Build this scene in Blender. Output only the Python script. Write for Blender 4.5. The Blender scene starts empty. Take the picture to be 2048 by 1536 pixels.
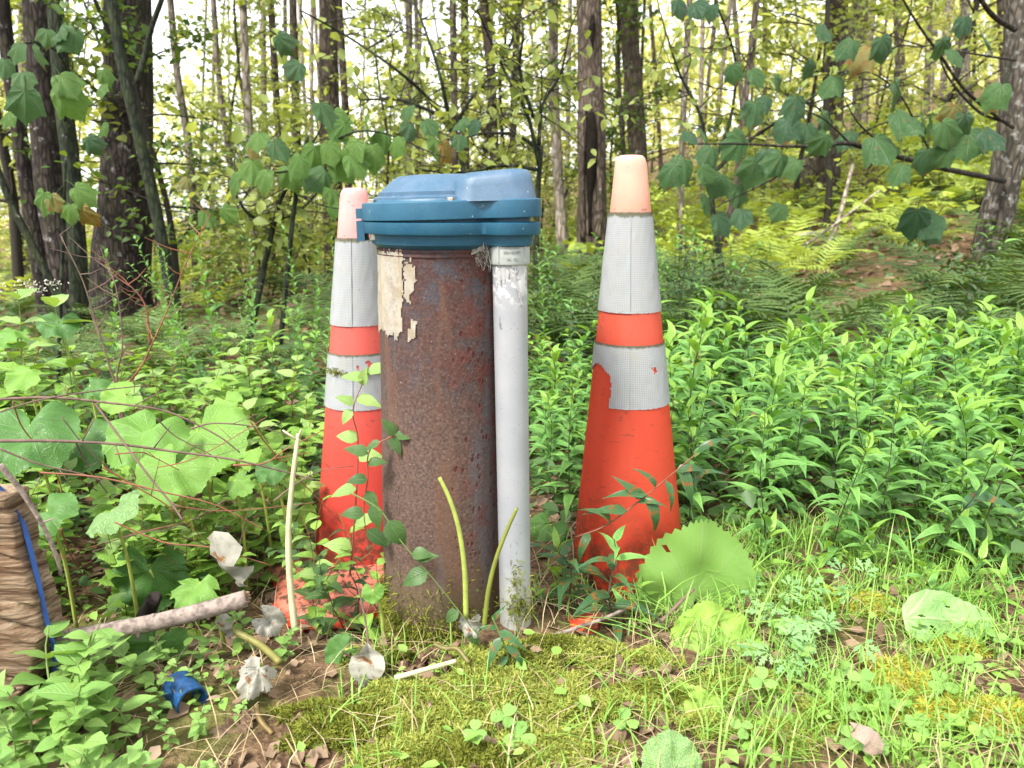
import bpy, bmesh, math, random
import numpy as np
from mathutils import Vector, Matrix, Euler, noise as mnoise

R = math.radians
S = bpy.context.scene
COL = S.collection
rnd = random.Random(7)
nrng = np.random.default_rng(11)

# ------------------------------------------------------------------ camera
CAM_H, PITCH, FPX = 0.60, R(13.5), 1535.0
cam_d = bpy.data.cameras.new('camera')
cam = bpy.data.objects.new('camera', cam_d)
COL.objects.link(cam)
cam.location = (0, 0, CAM_H)
cam.rotation_euler = (R(90) - PITCH, 0, 0)
cam_d.sensor_width = 36
cam_d.lens = 36 * FPX / 2048
cam_d.clip_start = 0.02
cam_d.clip_end = 400
cam_d.dof.use_dof = True
cam_d.dof.focus_distance = 1.12
cam_d.dof.aperture_fstop = 8.0
S.camera = cam

# ------------------------------------------------------------------ sky, sun, exposure
CLOUD = 3.3
SUN_ELEV, SUN_AZ = R(52), math.atan2(-0.55, -0.60)      # azimuth from +Y towards +X
world = bpy.data.worlds.new('World')
S.world = world
world.use_nodes = True
wn = world.node_tree
wn.nodes.clear()
w_out = wn.nodes.new('ShaderNodeOutputWorld')
w_bg = wn.nodes.new('ShaderNodeBackground')
w_sky = wn.nodes.new('ShaderNodeTexSky')
w_sky.sky_type = 'NISHITA'
w_sky.sun_disc = False
w_sky.sun_elevation = SUN_ELEV
w_sky.sun_rotation = SUN_AZ
w_sky.air_density = 1.0
w_sky.dust_density = 2.5
w_sky.ozone_density = 1.0
w_hs = wn.nodes.new('ShaderNodeHueSaturation')           # thin overcast: most of the blue is gone
w_hs.inputs['Saturation'].default_value = 0.25
wn.links.new(w_sky.outputs[0], w_hs.inputs['Color'])
w_tc = wn.nodes.new('ShaderNodeTexCoord')
w_nz = wn.nodes.new('ShaderNodeTexNoise')
w_nz.inputs['Scale'].default_value = 1.6
w_nz.inputs['Detail'].default_value = 5
wn.links.new(w_tc.outputs['Generated'], w_nz.inputs['Vector'])
w_rp = wn.nodes.new('ShaderNodeValToRGB')                 # bright cloud sheet, a little uneven
w_rp.color_ramp.elements[0].position, w_rp.color_ramp.elements[0].color = 0.3, (0.86, 0.88, 0.92, 1)
w_rp.color_ramp.elements[1].position, w_rp.color_ramp.elements[1].color = 0.7, (1.0, 0.985, 0.96, 1)
wn.links.new(w_nz.outputs[0], w_rp.inputs[0])
w_sc = wn.nodes.new('ShaderNodeMix'); w_sc.data_type = 'RGBA'; w_sc.blend_type = 'MULTIPLY'
w_sc.inputs[0].default_value = 1.0
wn.links.new(w_rp.outputs[0], w_sc.inputs[6])
w_sc.inputs[7].default_value = (CLOUD, CLOUD, CLOUD, 1)
w_mx = wn.nodes.new('ShaderNodeMix'); w_mx.data_type = 'RGBA'
w_mx.inputs[0].default_value = 0.75
wn.links.new(w_hs.outputs[0], w_mx.inputs[6])
wn.links.new(w_sc.outputs[2], w_mx.inputs[7])
wn.links.new(w_mx.outputs[2], w_bg.inputs[0])
w_bg.inputs[1].default_value = 0.15
wn.links.new(w_bg.outputs[0], w_out.inputs[0])

sun_d = bpy.data.lights.new('sun', 'SUN')
sun_d.energy = 1.5
sun_d.angle = R(11)
sun_d.color = (1.0, 0.95, 0.86)
sun = bpy.data.objects.new('sun', sun_d)
COL.objects.link(sun)
ce = math.cos(SUN_ELEV)
sun_dir = Vector((math.sin(SUN_AZ) * ce, math.cos(SUN_AZ) * ce, math.sin(SUN_ELEV)))
sun.rotation_euler = sun_dir.to_track_quat('Z', 'Y').to_euler()
sun.location = (-3, -3, 6)

S.view_settings.view_transform = 'Standard'
S.view_settings.look = 'None'
S.view_settings.gamma = 1.0
S.view_settings.use_curve_mapping = False
S.view_settings.exposure = 2.38
cy = S.cycles
cy.max_bounces = 7
cy.diffuse_bounces = 4
cy.glossy_bounces = 2
cy.transmission_bounces = 5
cy.transparent_max_bounces = 6
cy.caustics_reflective = False
cy.caustics_refractive = False
cy.use_denoising = True
cy.sample_clamp_indirect = 6.0

# ------------------------------------------------------------------ pixel -> place helpers (2048 x 1536 photograph)
CP, SP = math.cos(PITCH), math.sin(PITCH)
def dirv(px, py):
    a, b = (px - 1024) / FPX, (py - 768) / FPX
    return Vector((a, CP - b * SP, -SP - b * CP))
def at(px, py, Y):
    d = dirv(px, py)
    return Vector((d.x * Y / d.y, Y, CAM_H + d.z * Y / d.y))
def project(p):
    x, y, z = p[0], p[1], p[2] - CAM_H
    dep = y * CP - z * SP
    up = y * SP + z * CP
    return 1024 + FPX * x / dep, 768 - FPX * up / dep
def wid(px, py, Y):
    return px / FPX * Y / dirv(1024, py).y

def sstep(a, b, x):
    t = min(1.0, max(0.0, (x - a) / (b - a)))
    return t * t * (3 - 2 * t)
def terrain(x, y):
    z = 0.0
    z -= 0.075 * sstep(0.9, 1.12, y) * sstep(-0.05, -0.25, x)
    z -= 0.022 * math.exp(-((x - 0.17) ** 2 + (y - 1.09) ** 2) / 0.012)
    z += 0.025 * math.exp(-((x - 0.01) ** 2 + (y - 1.0) ** 2) / 0.006)
    z -= 0.02 * sstep(1.2, 1.8, y) * sstep(-0.1, 0.2, x)
    if y > 1.5:
        t = sstep(1.8, 5.5, y)
        z += t * (0.115 * max(0.0, x - 0.7) + 0.10 * max(0.0, x - 1.8))
        if y > 6:
            z += 0.055 * min(y - 6, 30) * sstep(0.5, 5, x)
        z -= 0.022 * min(y - 1.5, 22) * sstep(1.0, -2.5, x)
        z -= 0.055 * max(0.0, min(y, 45) - 6) * sstep(1.5, -1.5, x)
        z = min(z, 9.0)
    z += 0.022 * mnoise.noise((x * 2.1, y * 2.1, 3.3)) + 0.010 * mnoise.noise((x * 7, y * 7, 8.1))
    if y > 3:
        z += 0.06 * mnoise.noise((x * 0.6, y * 0.6, 1.7))
    return z
def ground_at(px, py):
    Y = 0.5
    while Y < 40:
        p = at(px, py, Y)
        if p.z < terrain(p.x, Y):
            return Vector((p.x, Y, terrain(p.x, Y)))
        Y *= 1.01
    return at(px, py, 40)

# ------------------------------------------------------------------ mesh helpers
class MB:
    def __init__(self):
        self.v, self.f, self.uv = [], [], []
    def add(self, vs, fs, uvs=None):
        o = len(self.v)
        self.v += [tuple(p) for p in vs]
        self.f += [tuple(i + o for i in f) for f in fs]
        self.uv += list(uvs) if uvs is not None else [(0.0, 0.0)] * len(vs)
    def tube(self, pts, rad, n=8, cap=True, wob=0.0, seed=0.0):
        pts = [Vector(p) for p in pts]
        k = len(pts)
        if not hasattr(rad, '__len__'):
            rad = [rad] * k
        vs, fs, uv = [], [], []
        ref = Vector((0, 0, 1)) if abs((pts[-1] - pts[0]).normalized().z) < 0.8 else Vector((1, 0, 0))
        for i, p in enumerate(pts):
            t = (pts[min(i + 1, k - 1)] - pts[max(i - 1, 0)]).normalized()
            a = ref.cross(t).normalized()
            b = t.cross(a)
            for j in range(n):
                th = 2 * math.pi * j / n
                r = rad[i]
                if wob:
                    r *= 1 + wob * mnoise.noise((math.cos(th) * 1.6 + seed, math.sin(th) * 1.6, p.z * 3 + p.x * 3))
                vs.append(p + a * (r * math.cos(th)) + b * (r * math.sin(th)))
                uv.append((j / n, i / max(1, k - 1)))
        for i in range(k - 1):
            for j in range(n):
                fs.append((i * n + j, i * n + (j + 1) % n, (i + 1) * n + (j + 1) % n, (i + 1) * n + j))
        if cap:
            fs.append(tuple(range(n))[::-1])
            fs.append(tuple((k - 1) * n + j for j in range(n)))
        self.add(vs, fs, uv)
    def box(self, c, s, rot=None):
        vs = []
        for dx in (-1, 1):
            for dy in (-1, 1):
                for dz in (-1, 1):
                    q = Vector((dx * s[0] / 2, dy * s[1] / 2, dz * s[2] / 2))
                    if rot:
                        q = rot @ q
                    vs.append(q + Vector(c))
        self.add(vs, [(0, 1, 3, 2), (4, 6, 7, 5), (0, 4, 5, 1), (2, 3, 7, 6), (0, 2, 6, 4), (1, 5, 7, 3)])
    def loft(self, rings, cap_bottom=True, cap_top=True):
        n = len(rings[0])
        vs = [p for r in rings for p in r]
        fs = []
        for i in range(len(rings) - 1):
            for j in range(n):
                fs.append((i * n + j, i * n + (j + 1) % n, (i + 1) * n + (j + 1) % n, (i + 1) * n + j))
        if cap_bottom:
            fs.append(tuple(range(n))[::-1])
        if cap_top:
            fs.append(tuple((len(rings) - 1) * n + j for j in range(n)))
        self.add(vs, fs)
    def mesh(self, name, mat, smooth=True, sharp=None):
        me = bpy.data.meshes.new(name)
        me.from_pydata(self.v, [], self.f)
        uvl = me.uv_layers.new(name='uv')
        li = np.empty(len(me.loops), dtype=np.int32)
        me.loops.foreach_get('vertex_index', li)
        uvl.data.foreach_set('uv', np.asarray(self.uv, dtype=np.float32)[li].ravel())
        if smooth:
            me.polygons.foreach_set('use_smooth', [True] * len(me.polygons))
        if mat:
            me.materials.append(mat)
        if sharp:
            me.set_sharp_from_angle(angle=R(sharp))
        me.update()
        return me
    def build(self, name, mat, parent=None, smooth=True, sharp=None):
        return put(name, self.mesh(name, mat, smooth, sharp), parent)

def put(name, me, parent=None):
    o = bpy.data.objects.new(name, me)
    COL.objects.link(o)
    if parent:
        o.parent = parent
    return o
def tag(o, label=None, cat=None, group=None, kind=None):
    if label: o['label'] = label
    if cat: o['category'] = cat
    if group: o['group'] = group
    if kind: o['kind'] = kind
    return o
def thing(name, label, cat, loc=(0, 0, 0), group=None):
    o = bpy.data.objects.new(name, None)
    o.empty_display_size = 0.02
    COL.objects.link(o)
    o.location = loc
    return tag(o, label, cat, group)
def dup(root, loc, rotz=0.0, scale=1.0, label=None, tilt=(0, 0)):
    r = root.copy(); COL.objects.link(r)
    r.location = loc
    r.rotation_euler = (tilt[0], tilt[1], rotz)
    r.scale = (scale, scale, scale)
    if label: r['label'] = label
    for ch in list(root.children):
        c = ch.copy(); COL.objects.link(c); c.parent = r
        for g in ch.children:
            d = g.copy(); COL.objects.link(d); d.parent = c
    return r
def np_mesh(name, V, F, mat, uv=None, smooth=False):
    """V (n,3), F (m,k) int array, all faces with k corners"""
    me = bpy.data.meshes.new(name)
    m, k = F.shape
    me.vertices.add(len(V)); me.vertices.foreach_set('co', np.asarray(V, np.float32).ravel())
    me.loops.add(m * k); me.loops.foreach_set('vertex_index', F.astype(np.int32).ravel())
    me.polygons.add(m); me.polygons.foreach_set('loop_start', np.arange(0, m * k, k, dtype=np.int32))
    if smooth:
        me.polygons.foreach_set('use_smooth', np.ones(m, bool))
    if uv is not None:
        l = me.uv_layers.new(name='uv')
        l.data.foreach_set('uv', np.asarray(uv, np.float32)[F.ravel()].ravel())
    me.materials.append(mat)
    me.update(calc_edges=True)
    return me
def spline(pts, n):
    """Catmull-Rom through 3-D points"""
    P = [Vector(p) for p in pts]
    P = [P[0] * 2 - P[1]] + P + [P[-1] * 2 - P[-2]]
    out = []
    segs = len(P) - 3
    for i in range(n):
        u = i / (n - 1) * segs
        k = min(int(u), segs - 1)
        t = u - k
        p0, p1, p2, p3 = P[k:k + 4]
        out.append(0.5 * ((2 * p1) + (p2 - p0) * t + (2 * p0 - 5 * p1 + 4 * p2 - p3) * t * t + (3 * p1 - p0 - 3 * p2 + p3) * t ** 3))
    return out

# ------------------------------------------------------------------ material helpers
class NT:
    def __init__(self, name):
        self.m = bpy.data.materials.new(name)
        self.m.use_nodes = True
        self.t = self.m.node_tree
        self.t.nodes.clear()
        self.out = self.t.nodes.new('ShaderNodeOutputMaterial')
    def node(self, typ, **kw):
        n = self.t.nodes.new(typ)
        for k, v in kw.items():
            setattr(n, k, v)
        return n
    def put(self, sock, v):
        if v is None: return
        if isinstance(v, bpy.types.NodeSocket):
            self.t.links.new(v, sock)
        else:
            if sock.type == 'RGBA' and hasattr(v, '__len__') and len(v) == 3:
                v = (*v, 1)
            sock.default_value = v
    def math(self, op, a, b=None, c=None, clamp=False):
        n = self.node('ShaderNodeMath', operation=op, use_clamp=clamp)
        for s, v in zip(n.inputs, (a, b, c)):
            self.put(s, v)
        return n.outputs[0]
    def coord(self, which='Object', scale=None):
        c = self.node('ShaderNodeTexCoord').outputs[which]
        if scale is None: return c
        m = self.node('ShaderNodeMapping')
        self.put(m.inputs['Vector'], c)
        m.inputs['Scale'].default_value = scale
        return m.outputs[0]
    def noise(self, vec, scale, detail=3, rough=0.55, dist=0.0):
        n = self.node('ShaderNodeTexNoise')
        self.put(n.inputs['Vector'], vec)
        n.inputs['Scale'].default_value = scale
        n.inputs['Detail'].default_value = detail
        n.inputs['Roughness'].default_value = rough
        n.inputs['Distortion'].default_value = dist
        return n.outputs[0]
    def voro(self, vec, scale, feature='F1', out='Distance'):
        n = self.node('ShaderNodeTexVoronoi', feature=feature)
        self.put(n.inputs['Vector'], vec)
        n.inputs['Scale'].default_value = scale
        return n.outputs[out]
    def ramp(self, fac, stops, interp='LINEAR'):
        n = self.node('ShaderNodeValToRGB')
        n.color_ramp.interpolation = interp
        e = n.color_ramp.elements
        while len(e) < len(stops): e.new(0.5)
        for el, (p, c) in zip(e, stops):
            el.position = p
            el.color = (*c, 1) if hasattr(c, '__len__') else (c, c, c, 1)
        self.put(n.inputs[0], fac)
        return n.outputs[0]
    def step(self, x, a, b):
        n = self.node('ShaderNodeMapRange', interpolation_type='SMOOTHSTEP')
        self.put(n.inputs[0], x)
        n.inputs[1].default_value, n.inputs[2].default_value = a, b
        return n.outputs[0]
    def mix(self, fac, a, b, blend='MIX'):
        n = self.node('ShaderNodeMix', data_type='RGBA', blend_type=blend)
        self.put(n.inputs[0], fac); self.put(n.inputs[6], a); self.put(n.inputs[7], b)
        return n.outputs[2]
    def bump(self, h, strength=0.5, dist=0.005):
        n = self.node('ShaderNodeBump')
        n.inputs['Strength'].default_value = strength
        n.inputs['Distance'].default_value = dist
        self.put(n.inputs['Height'], h)
        return n.outputs[0]
    def xyz(self, v):
        n = self.node('ShaderNodeSeparateXYZ')
        self.put(n.inputs[0], v)
        return n.outputs
    def pbr(self, col, rough=0.6, normal=None, spec=0.5, metal=0.0, link=True, sheen=None):
        b = self.node('ShaderNodeBsdfPrincipled')
        self.put(b.inputs['Base Color'], col)
        self.put(b.inputs['Roughness'], rough)
        self.put(b.inputs['Specular IOR Level'], spec)
        self.put(b.inputs['Metallic'], metal)
        if normal is not None: self.put(b.inputs['Normal'], normal)
        if link: self.t.links.new(b.outputs[0], self.out.inputs[0])
        return b.outputs[0]

def leaf_mat(name, c1, c2, vein=None, kind=None, rough=0.45, trans=0.35, tint=(1.25, 1.15, 0.45), brown=0.0, spec=0.35, holes=0.0, vary=0.35, vbump=0.5):
    q = NT(name)
    oi = q.node('ShaderNodeObjectInfo').outputs['Random']
    isl = q.node('ShaderNodeNewGeometry').outputs['Random Per Island']
    r = q.math('FRACT', q.math('ADD', oi, isl))
    col = q.mix(r, c1, c2)
    oc = q.coord('Object')
    nz = q.noise(oc, 9, 3)
    col = q.mix(q.math('MULTIPLY', q.step(nz, 0.3, 0.75), vary), col, (c1[0] * 0.55, c1[1] * 0.6, c1[2] * 0.6))
    normal = None
    if kind:
        uv = q.xyz(q.coord('UV'))
        if kind in ('pinnate', 'parallel'):
            s, v = uv[0], q.math('ABSOLUTE', q.math('SUBTRACT', uv[1], 0.5))
            mid = q.math('SUBTRACT', 1.0, q.step(v, 0.015, 0.06))
            if kind == 'parallel':
                side = q.math('SUBTRACT', 1.0, q.step(q.math('ABSOLUTE', q.math('SUBTRACT', v, 0.19)), 0.01, 0.045))
                side = q.math('MULTIPLY', side, 0.7)
            else:
                w = q.math('PINGPONG', q.math('SUBTRACT', q.math('MULTIPLY', s, 8.0), q.math('MULTIPLY', v, 6.0)), 0.5)
                side = q.math('MULTIPLY', q.math('SUBTRACT', 1.0, q.step(w, 0.03, 0.14)), 0.5)
            ln = q.math('MAXIMUM', mid, side)
        else:
            r_ = q.math('SQRT', q.math('ADD', q.math('MULTIPLY', uv[0], uv[0]), q.math('MULTIPLY', uv[1], uv[1])))
            ang = q.math('ARCTAN2', uv[1], uv[0])
            da = 0.66 if kind == 'palmate' else 0.45
            m = q.math('PINGPONG', q.math('DIVIDE', ang, da), 0.5)
            dist = q.math('MULTIPLY', m, q.math('MULTIPLY', r_, da))
            mid = q.math('SUBTRACT', 1.0, q.step(dist, 0.006, 0.02) if kind == 'palmate' else q.step(dist, 0.002, 0.011))
            w = q.math('PINGPONG', q.math('SUBTRACT', q.math('MULTIPLY', r_, 13.0), q.math('MULTIPLY', dist, 18.0)), 0.5)
            side = q.math('MULTIPLY', q.math('SUBTRACT', 1.0, q.step(w, 0.03, 0.16)), 0.45 if kind == 'palmate' else 0.12)
            ret = q.math('MULTIPLY', q.math('SUBTRACT', 1.0, q.step(q.voro(q.coord('UV'), 22, 'DISTANCE_TO_EDGE'), 0.0, 0.09)), 0.35)
            ln = q.math('MAXIMUM', q.math('MAXIMUM', mid, side), ret)
        col = q.mix(q.math('MULTIPLY', ln, 0.15 if kind == 'radial' else 0.55), col, vein or (c2[0] * 1.6, c2[1] * 1.4, c2[2] * 1.3))
        normal = q.bump(q.math('SUBTRACT', 1.0, ln), vbump, 0.02)
    if brown:
        b = q.step(q.noise(oc, 4.3, 4), 0.62 - 0.12 * brown, 0.72)
        col = q.mix(b, col, (0.20, 0.085, 0.02))
        b2 = q.step(q.noise(oc, 19, 2), 0.68, 0.74)
        col = q.mix(q.math('MULTIPLY', b2, brown), col, (0.16, 0.10, 0.03))
    pb = q.pbr(col, rough, normal, spec, link=False)
    tr = q.node('ShaderNodeBsdfTranslucent')
    tc = q.mix(1.0, col, tint, 'MULTIPLY')
    q.put(tr.inputs[0], tc)
    if normal is not None: q.put(tr.inputs[1], normal)
    mx = q.node('ShaderNodeMixShader')
    q.put(mx.inputs[0], trans); q.put(mx.inputs[1], pb); q.put(mx.inputs[2], tr.outputs[0])
    q.t.links.new(mx.outputs[0], q.out.inputs[0])
    return q.m

def plain(name, col, rough=0.6, var=0.3, scale=30, spec=0.4, bump=0.0, metal=0.0):
    q = NT(name)
    oc = q.coord('Object')
    n = q.noise(oc, scale, 4)
    c = q.mix(q.math('MULTIPLY', q.step(n, 0.35, 0.7), 1.0), col, tuple(x * (1 - var) for x in col))
    q.pbr(c, rough, q.bump(n, bump, 0.003) if bump else None, spec, metal)
    return q.m

def bark_mat(name, dark, light, scale=1.0, lichen=None, lamt=0.5, moss=0.0, ridges=1.0):
    q = NT(name)
    oc = q.coord('Object', (1, 1, 0.28))
    n1 = q.noise(oc, 22 * scale, 6, 0.65, 0.6)
    v = q.voro(oc, 38 * scale, 'DISTANCE_TO_EDGE')
    h = q.math('ADD', n1, q.math('MULTIPLY', q.step(v, 0.0, 0.25), 0.35))
    col = q.ramp(h, [(0.40, tuple(x * 0.45 for x in dark)), (0.62, dark), (0.9, light)])
    o2 = q.coord('Object')
    col = q.mix(q.math('MULTIPLY', q.step(q.noise(o2, 3.1, 3), 0.4, 0.65), 0.5), col, tuple((a + b) * 0.35 for a, b in zip(dark, light)))
    if lichen:
        l = q.step(q.noise(o2, 16 * scale, 5, 0.6), 0.66 - 0.16 * lamt, 0.70 - 0.12 * lamt)
        l2 = q.step(q.noise(o2, 90, 3), 0.35, 0.6)
        col = q.mix(q.math('MULTIPLY', q.math('MULTIPLY', l, l2), 0.8), col, lichen)
    if moss:
        l = q.step(q.noise(o2, 7, 4), 0.5, 0.65)
        col = q.mix(q.math('MULTIPLY', l, moss), col, (0.05, 0.07, 0.015))
    q.pbr(col, 0.9, q.bump(h, 1.0, 0.012 * ridges), 0.2)
    return q.m
# ================================================================== ground and sky-line setting
def ground_material():
    q = NT('forest_floor')
    oc = q.coord('Object')
    n1 = q.noise(oc, 3.0, 5); n2 = q.noise(oc, 28, 5); n3 = q.noise(oc, 120, 4)
    col = q.ramp(n2, [(0.30, (0.03, 0.018, 0.010)), (0.5, (0.10, 0.06, 0.035)), (0.68, (0.20, 0.125, 0.075)), (0.85, (0.30, 0.20, 0.12))])
    col = q.mix(q.math('MULTIPLY', q.step(n3, 0.45, 0.7), 0.5), col, (0.24, 0.16, 0.09))
    col = q.mix(q.math('MULTIPLY', q.step(n1, 0.5, 0.66), 0.75), col, (0.085, 0.11, 0.02))
    q.pbr(col, 0.95, q.bump(q.math('ADD', n2, n3), 0.9, 0.012), 0.15)
    return q.m
def build_ground():
    def axis(lo, hi, a, b, fine, grow):
        xs = list(np.arange(a, b, fine))
        s, x = fine, xs[-1]
        while x < hi:
            s *= grow; x += s; xs.append(x)
        s, x = fine, xs[0]
        while x > lo:
            s *= grow; x -= s; xs.insert(0, x)
        return xs
    xs = axis(-90, 90, -1.6, 2.2, 0.03, 1.09)
    ys = axis(-12, 130, 0.45, 3.2, 0.03, 1.09)
    V = np.array([(x, y, terrain(x, y)) for y in ys for x in xs], np.float32)
    nx = len(xs)
    i, j = np.meshgrid(np.arange(nx - 1), np.arange(len(ys) - 1))
    a = (j * nx + i).ravel()
    F = np.stack([a, a + 1, a + nx + 1, a + nx], 1)
    o = put('ground', np_mesh('ground', V, F, ground_material(), smooth=True))
    tag(o, kind='structure')
build_ground()

# ================================================================== well head
RC = 0.0858
CY = 1.03
cB, cT = Vector((-0.1036, CY, -0.04)), Vector((-0.0893, CY, 0.552))
def cas_c(z):
    return cB + (cT - cB) * ((z - cB.z) / (cT.z - cB.z))
def cyl_px(px, py, cen, rad, it=8):
    """pixel -> (theta, z) on an upright round body; theta 0 faces the lens, + to the right"""
    Y = cen(0.3).y - rad(0.3)
    for _ in range(it):
        p = at(px, py, Y)
        c = cen(p.z); r = rad(p.z)
        dx = max(-r * 0.999, min(r * 0.999, p.x - c.x))
        Y = c.y - math.sqrt(r * r - dx * dx)
    return math.atan2(dx, c.y - Y), p.z
def cyl_pt(th, z, cen, rad, off=0.0):
    c = cen(z); r = rad(z) + off
    return Vector((c.x + r * math.sin(th), c.y - r * math.cos(th), z))

def rust_material():
    q = NT('rusted_steel')
    oc = q.coord('Object'); st = q.coord('Object', (1, 1, 0.12))
    z = q.xyz(oc)[2]; x = q.xyz(oc)[0]
    fine = q.noise(oc, 260, 4, 0.7); mid = q.noise(oc, 42, 5, 0.65); big = q.noise(oc, 9, 4); streak = q.noise(st, 34, 4, 0.6)
    col = q.ramp(fine, [(0.30, (0.036, 0.022, 0.018)), (0.5, (0.080, 0.051, 0.041)), (0.72, (0.15, 0.100, 0.078))])
    # upper half: darker, purple red and slate scale; lower: tan brown
    up = q.step(q.math('ADD', z, q.math('MULTIPLY', big, 0.35)), 0.38, 0.72)
    dk = q.ramp(mid, [(0.36, (0.036, 0.041, 0.055)), (0.50, (0.040, 0.022, 0.022)), (0.62, (0.05, 0.017, 0.016))])
    dk = q.mix(q.math('MULTIPLY', q.step(fine, 0.45, 0.7), 0.5), dk, (0.115, 0.06, 0.048))
    col = q.mix(q.math('MULTIPLY', up, 0.85), col, dk)
    col = q.mix(q.math('MULTIPLY', q.step(streak, 0.50, 0.64), 0.55), col, (0.115, 0.058, 0.036))
    col = q.mix(q.math('MULTIPLY', q.step(q.noise(st, 20, 3), 0.56, 0.68), 0.55), col, (0.085, 0.085, 0.095))
    # deep red pits, mostly on the weather side
    wx = q.math('ADD', x, q.math('MULTIPLY', q.noise(oc, 13, 3), 0.10))
    pit = q.math('SUBTRACT', 1.0, q.step(q.voro(q.coord('Object', (1, 1, 0.55)), 120), 0.16, 0.34))
    pit = q.math('MULTIPLY', pit, q.math('MULTIPLY', q.step(wx, 0.055, 0.10), q.step(q.noise(oc, 55, 3), 0.45, 0.56)))
    col = q.mix(q.math('MULTIPLY', pit, 0.9), col, (0.055, 0.008, 0.007))
    wx2 = q.math('MULTIPLY', q.step(wx, 0.06, 0.13), q.step(mid, 0.46, 0.62))
    col = q.mix(q.math('MULTIPLY', wx2, 0.55), col, (0.10, 0.025, 0.02))
    # lower foot: ochre and mossy dirt
    low = q.step(q.math('ADD', z, q.math('MULTIPLY', mid, -0.16)), 0.06, -0.04)
    col = q.mix(q.math('MULTIPLY', low, 0.7), col, (0.10, 0.075, 0.035))
    speck = q.step(q.noise(oc, 420, 2), 0.70, 0.76)
    col = q.mix(q.math('MULTIPLY', speck, 0.6), col, (0.45, 0.38, 0.30))
    h = q.math('ADD', q.math('MULTIPLY', fine, 0.6), q.math('SUBTRACT', mid, q.math('MULTIPLY', pit, 0.8)))
    q.pbr(col, 0.85, q.bump(h, 0.5, 0.0025), 0.25)
    return q.m
M_rust = rust_material()
def blue_mat(name, col, chalk, amt):
    q = NT(name)
    oc = q.coord('Object')
    n = q.noise(oc, 30, 5, 0.6); f = q.noise(oc, 300, 3, 0.7)
    c = q.mix(q.math('MULTIPLY', q.step(n, 0.3, 0.75), amt), col, chalk)
    c = q.mix(q.math('MULTIPLY', q.step(f, 0.52, 0.7), amt * 0.5), c, tuple(min(1, x * 1.3) for x in chalk))
    c = q.mix(q.math('MULTIPLY', q.step(q.noise(oc, 170, 2), 0.72, 0.76), 0.7), c, (0.5, 0.52, 0.5))
    c = q.mix(q.math('MULTIPLY', q.step(q.noise(oc, 75, 4), 0.68, 0.75), 0.6), c, (0.03, 0.035, 0.03))
    q.pbr(c, 0.48, q.bump(f, 0.15, 0.001), 0.45)
    return q.m
M_blue = blue_mat('blue_plastic', (0.008, 0.066, 0.122), (0.022, 0.105, 0.165), 0.5)
M_bluedome = blue_mat('chalky_sky_lit_blue', (0.029, 0.080, 0.138), (0.075, 0.120, 0.185), 0.7)  # chalking and sky reflection are both put into the dome colour
M_steel = plain('stainless_bolt', (0.48, 0.45, 0.38), 0.4, 0.4, 200, 0.5, 0.1, 0.8)
def pvc_mat():
    q = NT('grey_white_conduit')
    oc = q.coord('Object')
    z = q.xyz(oc)[2]
    n = q.noise(oc, 14, 4); f = q.noise(oc, 380, 2, 0.5)
    col = q.mix(q.step(n, 0.35, 0.7), (0.235, 0.245, 0.265), (0.28, 0.288, 0.302))
    col = q.mix(q.math('MULTIPLY', q.step(f, 0.66, 0.72), 0.75), col, (0.12, 0.12, 0.11))
    low = q.step(q.math('ADD', z, q.math('MULTIPLY', n, -0.15)), 0.06, -0.04)
    col = q.mix(q.math('MULTIPLY', low, 0.45), col, (0.38, 0.38, 0.30))
    s = q.step(q.noise(q.coord('Object', (1, 1, 0.3)), 95, 2), 0.73, 0.76)
    col = q.mix(q.math('MULTIPLY', s, 0.8), col, (0.10, 0.10, 0.09))
    glue = q.math('MULTIPLY', q.step(z, 0.46, 0.505), q.step(q.noise(oc, 85, 4), 0.50, 0.56))
    col = q.mix(q.math('MULTIPLY', glue, 0.7), col, (0.62, 0.62, 0.62))
    q.pbr(col, 0.42, q.bump(n, 0.08, 0.002), 0.5)
    return q.m
M_pvc = pvc_mat()
M_coup = plain('conduit_coupling', (0.29, 0.315, 0.30), 0.5, 0.12, 60, 0.4)
def paper_mat():
    q = NT('peeling_paint_label')
    oc = q.coord('Object')
    uv = q.xyz(q.coord('UV'))
    n = q.noise(oc, 60, 5, 0.65); s = q.noise(q.coord('Object', (1, 1, 0.06)), 70, 4)
    col = q.mix(q.step(n, 0.4, 0.65), (0.56, 0.52, 0.44), (0.46, 0.38, 0.27))
    col = q.mix(q.math('MULTIPLY', q.step(s, 0.55, 0.68), 0.7), col, (0.40, 0.26, 0.12))
    # faded grey ruler-like print down the left edge
    l = q.math('MULTIPLY', q.step(uv[0], -0.95, -0.9), q.step(uv[0], -0.62, -0.67))
    t = q.math('MULTIPLY', q.step(q.noise(q.coord('Object', (1.0, 1.0, 0.8)), 330, 1), 0.56, 0.6), l)
    col = q.mix(q.math('MULTIPLY', t, 0.5), col, (0.30, 0.32, 0.36))
    q.pbr(col, 0.7, q.bump(n, 0.3, 0.002), 0.3)
    return q.m
M_paper = paper_mat()
M_moss = leaf_mat('moss_green', (0.22, 0.255, 0.05), (0.35, 0.38, 0.085), rough=0.8, trans=0.25, spec=0.1, vary=0.2)
M_mossd = leaf_mat('moss_olive', (0.12, 0.14, 0.022), (0.21, 0.23, 0.035), rough=0.8, trans=0.2, spec=0.1, vary=0.3)
M_mossy = leaf_mat('moss_yellow', (0.34, 0.33, 0.045), (0.45, 0.44, 0.08), rough=0.8, trans=0.25, spec=0.1, vary=0.2)

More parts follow.
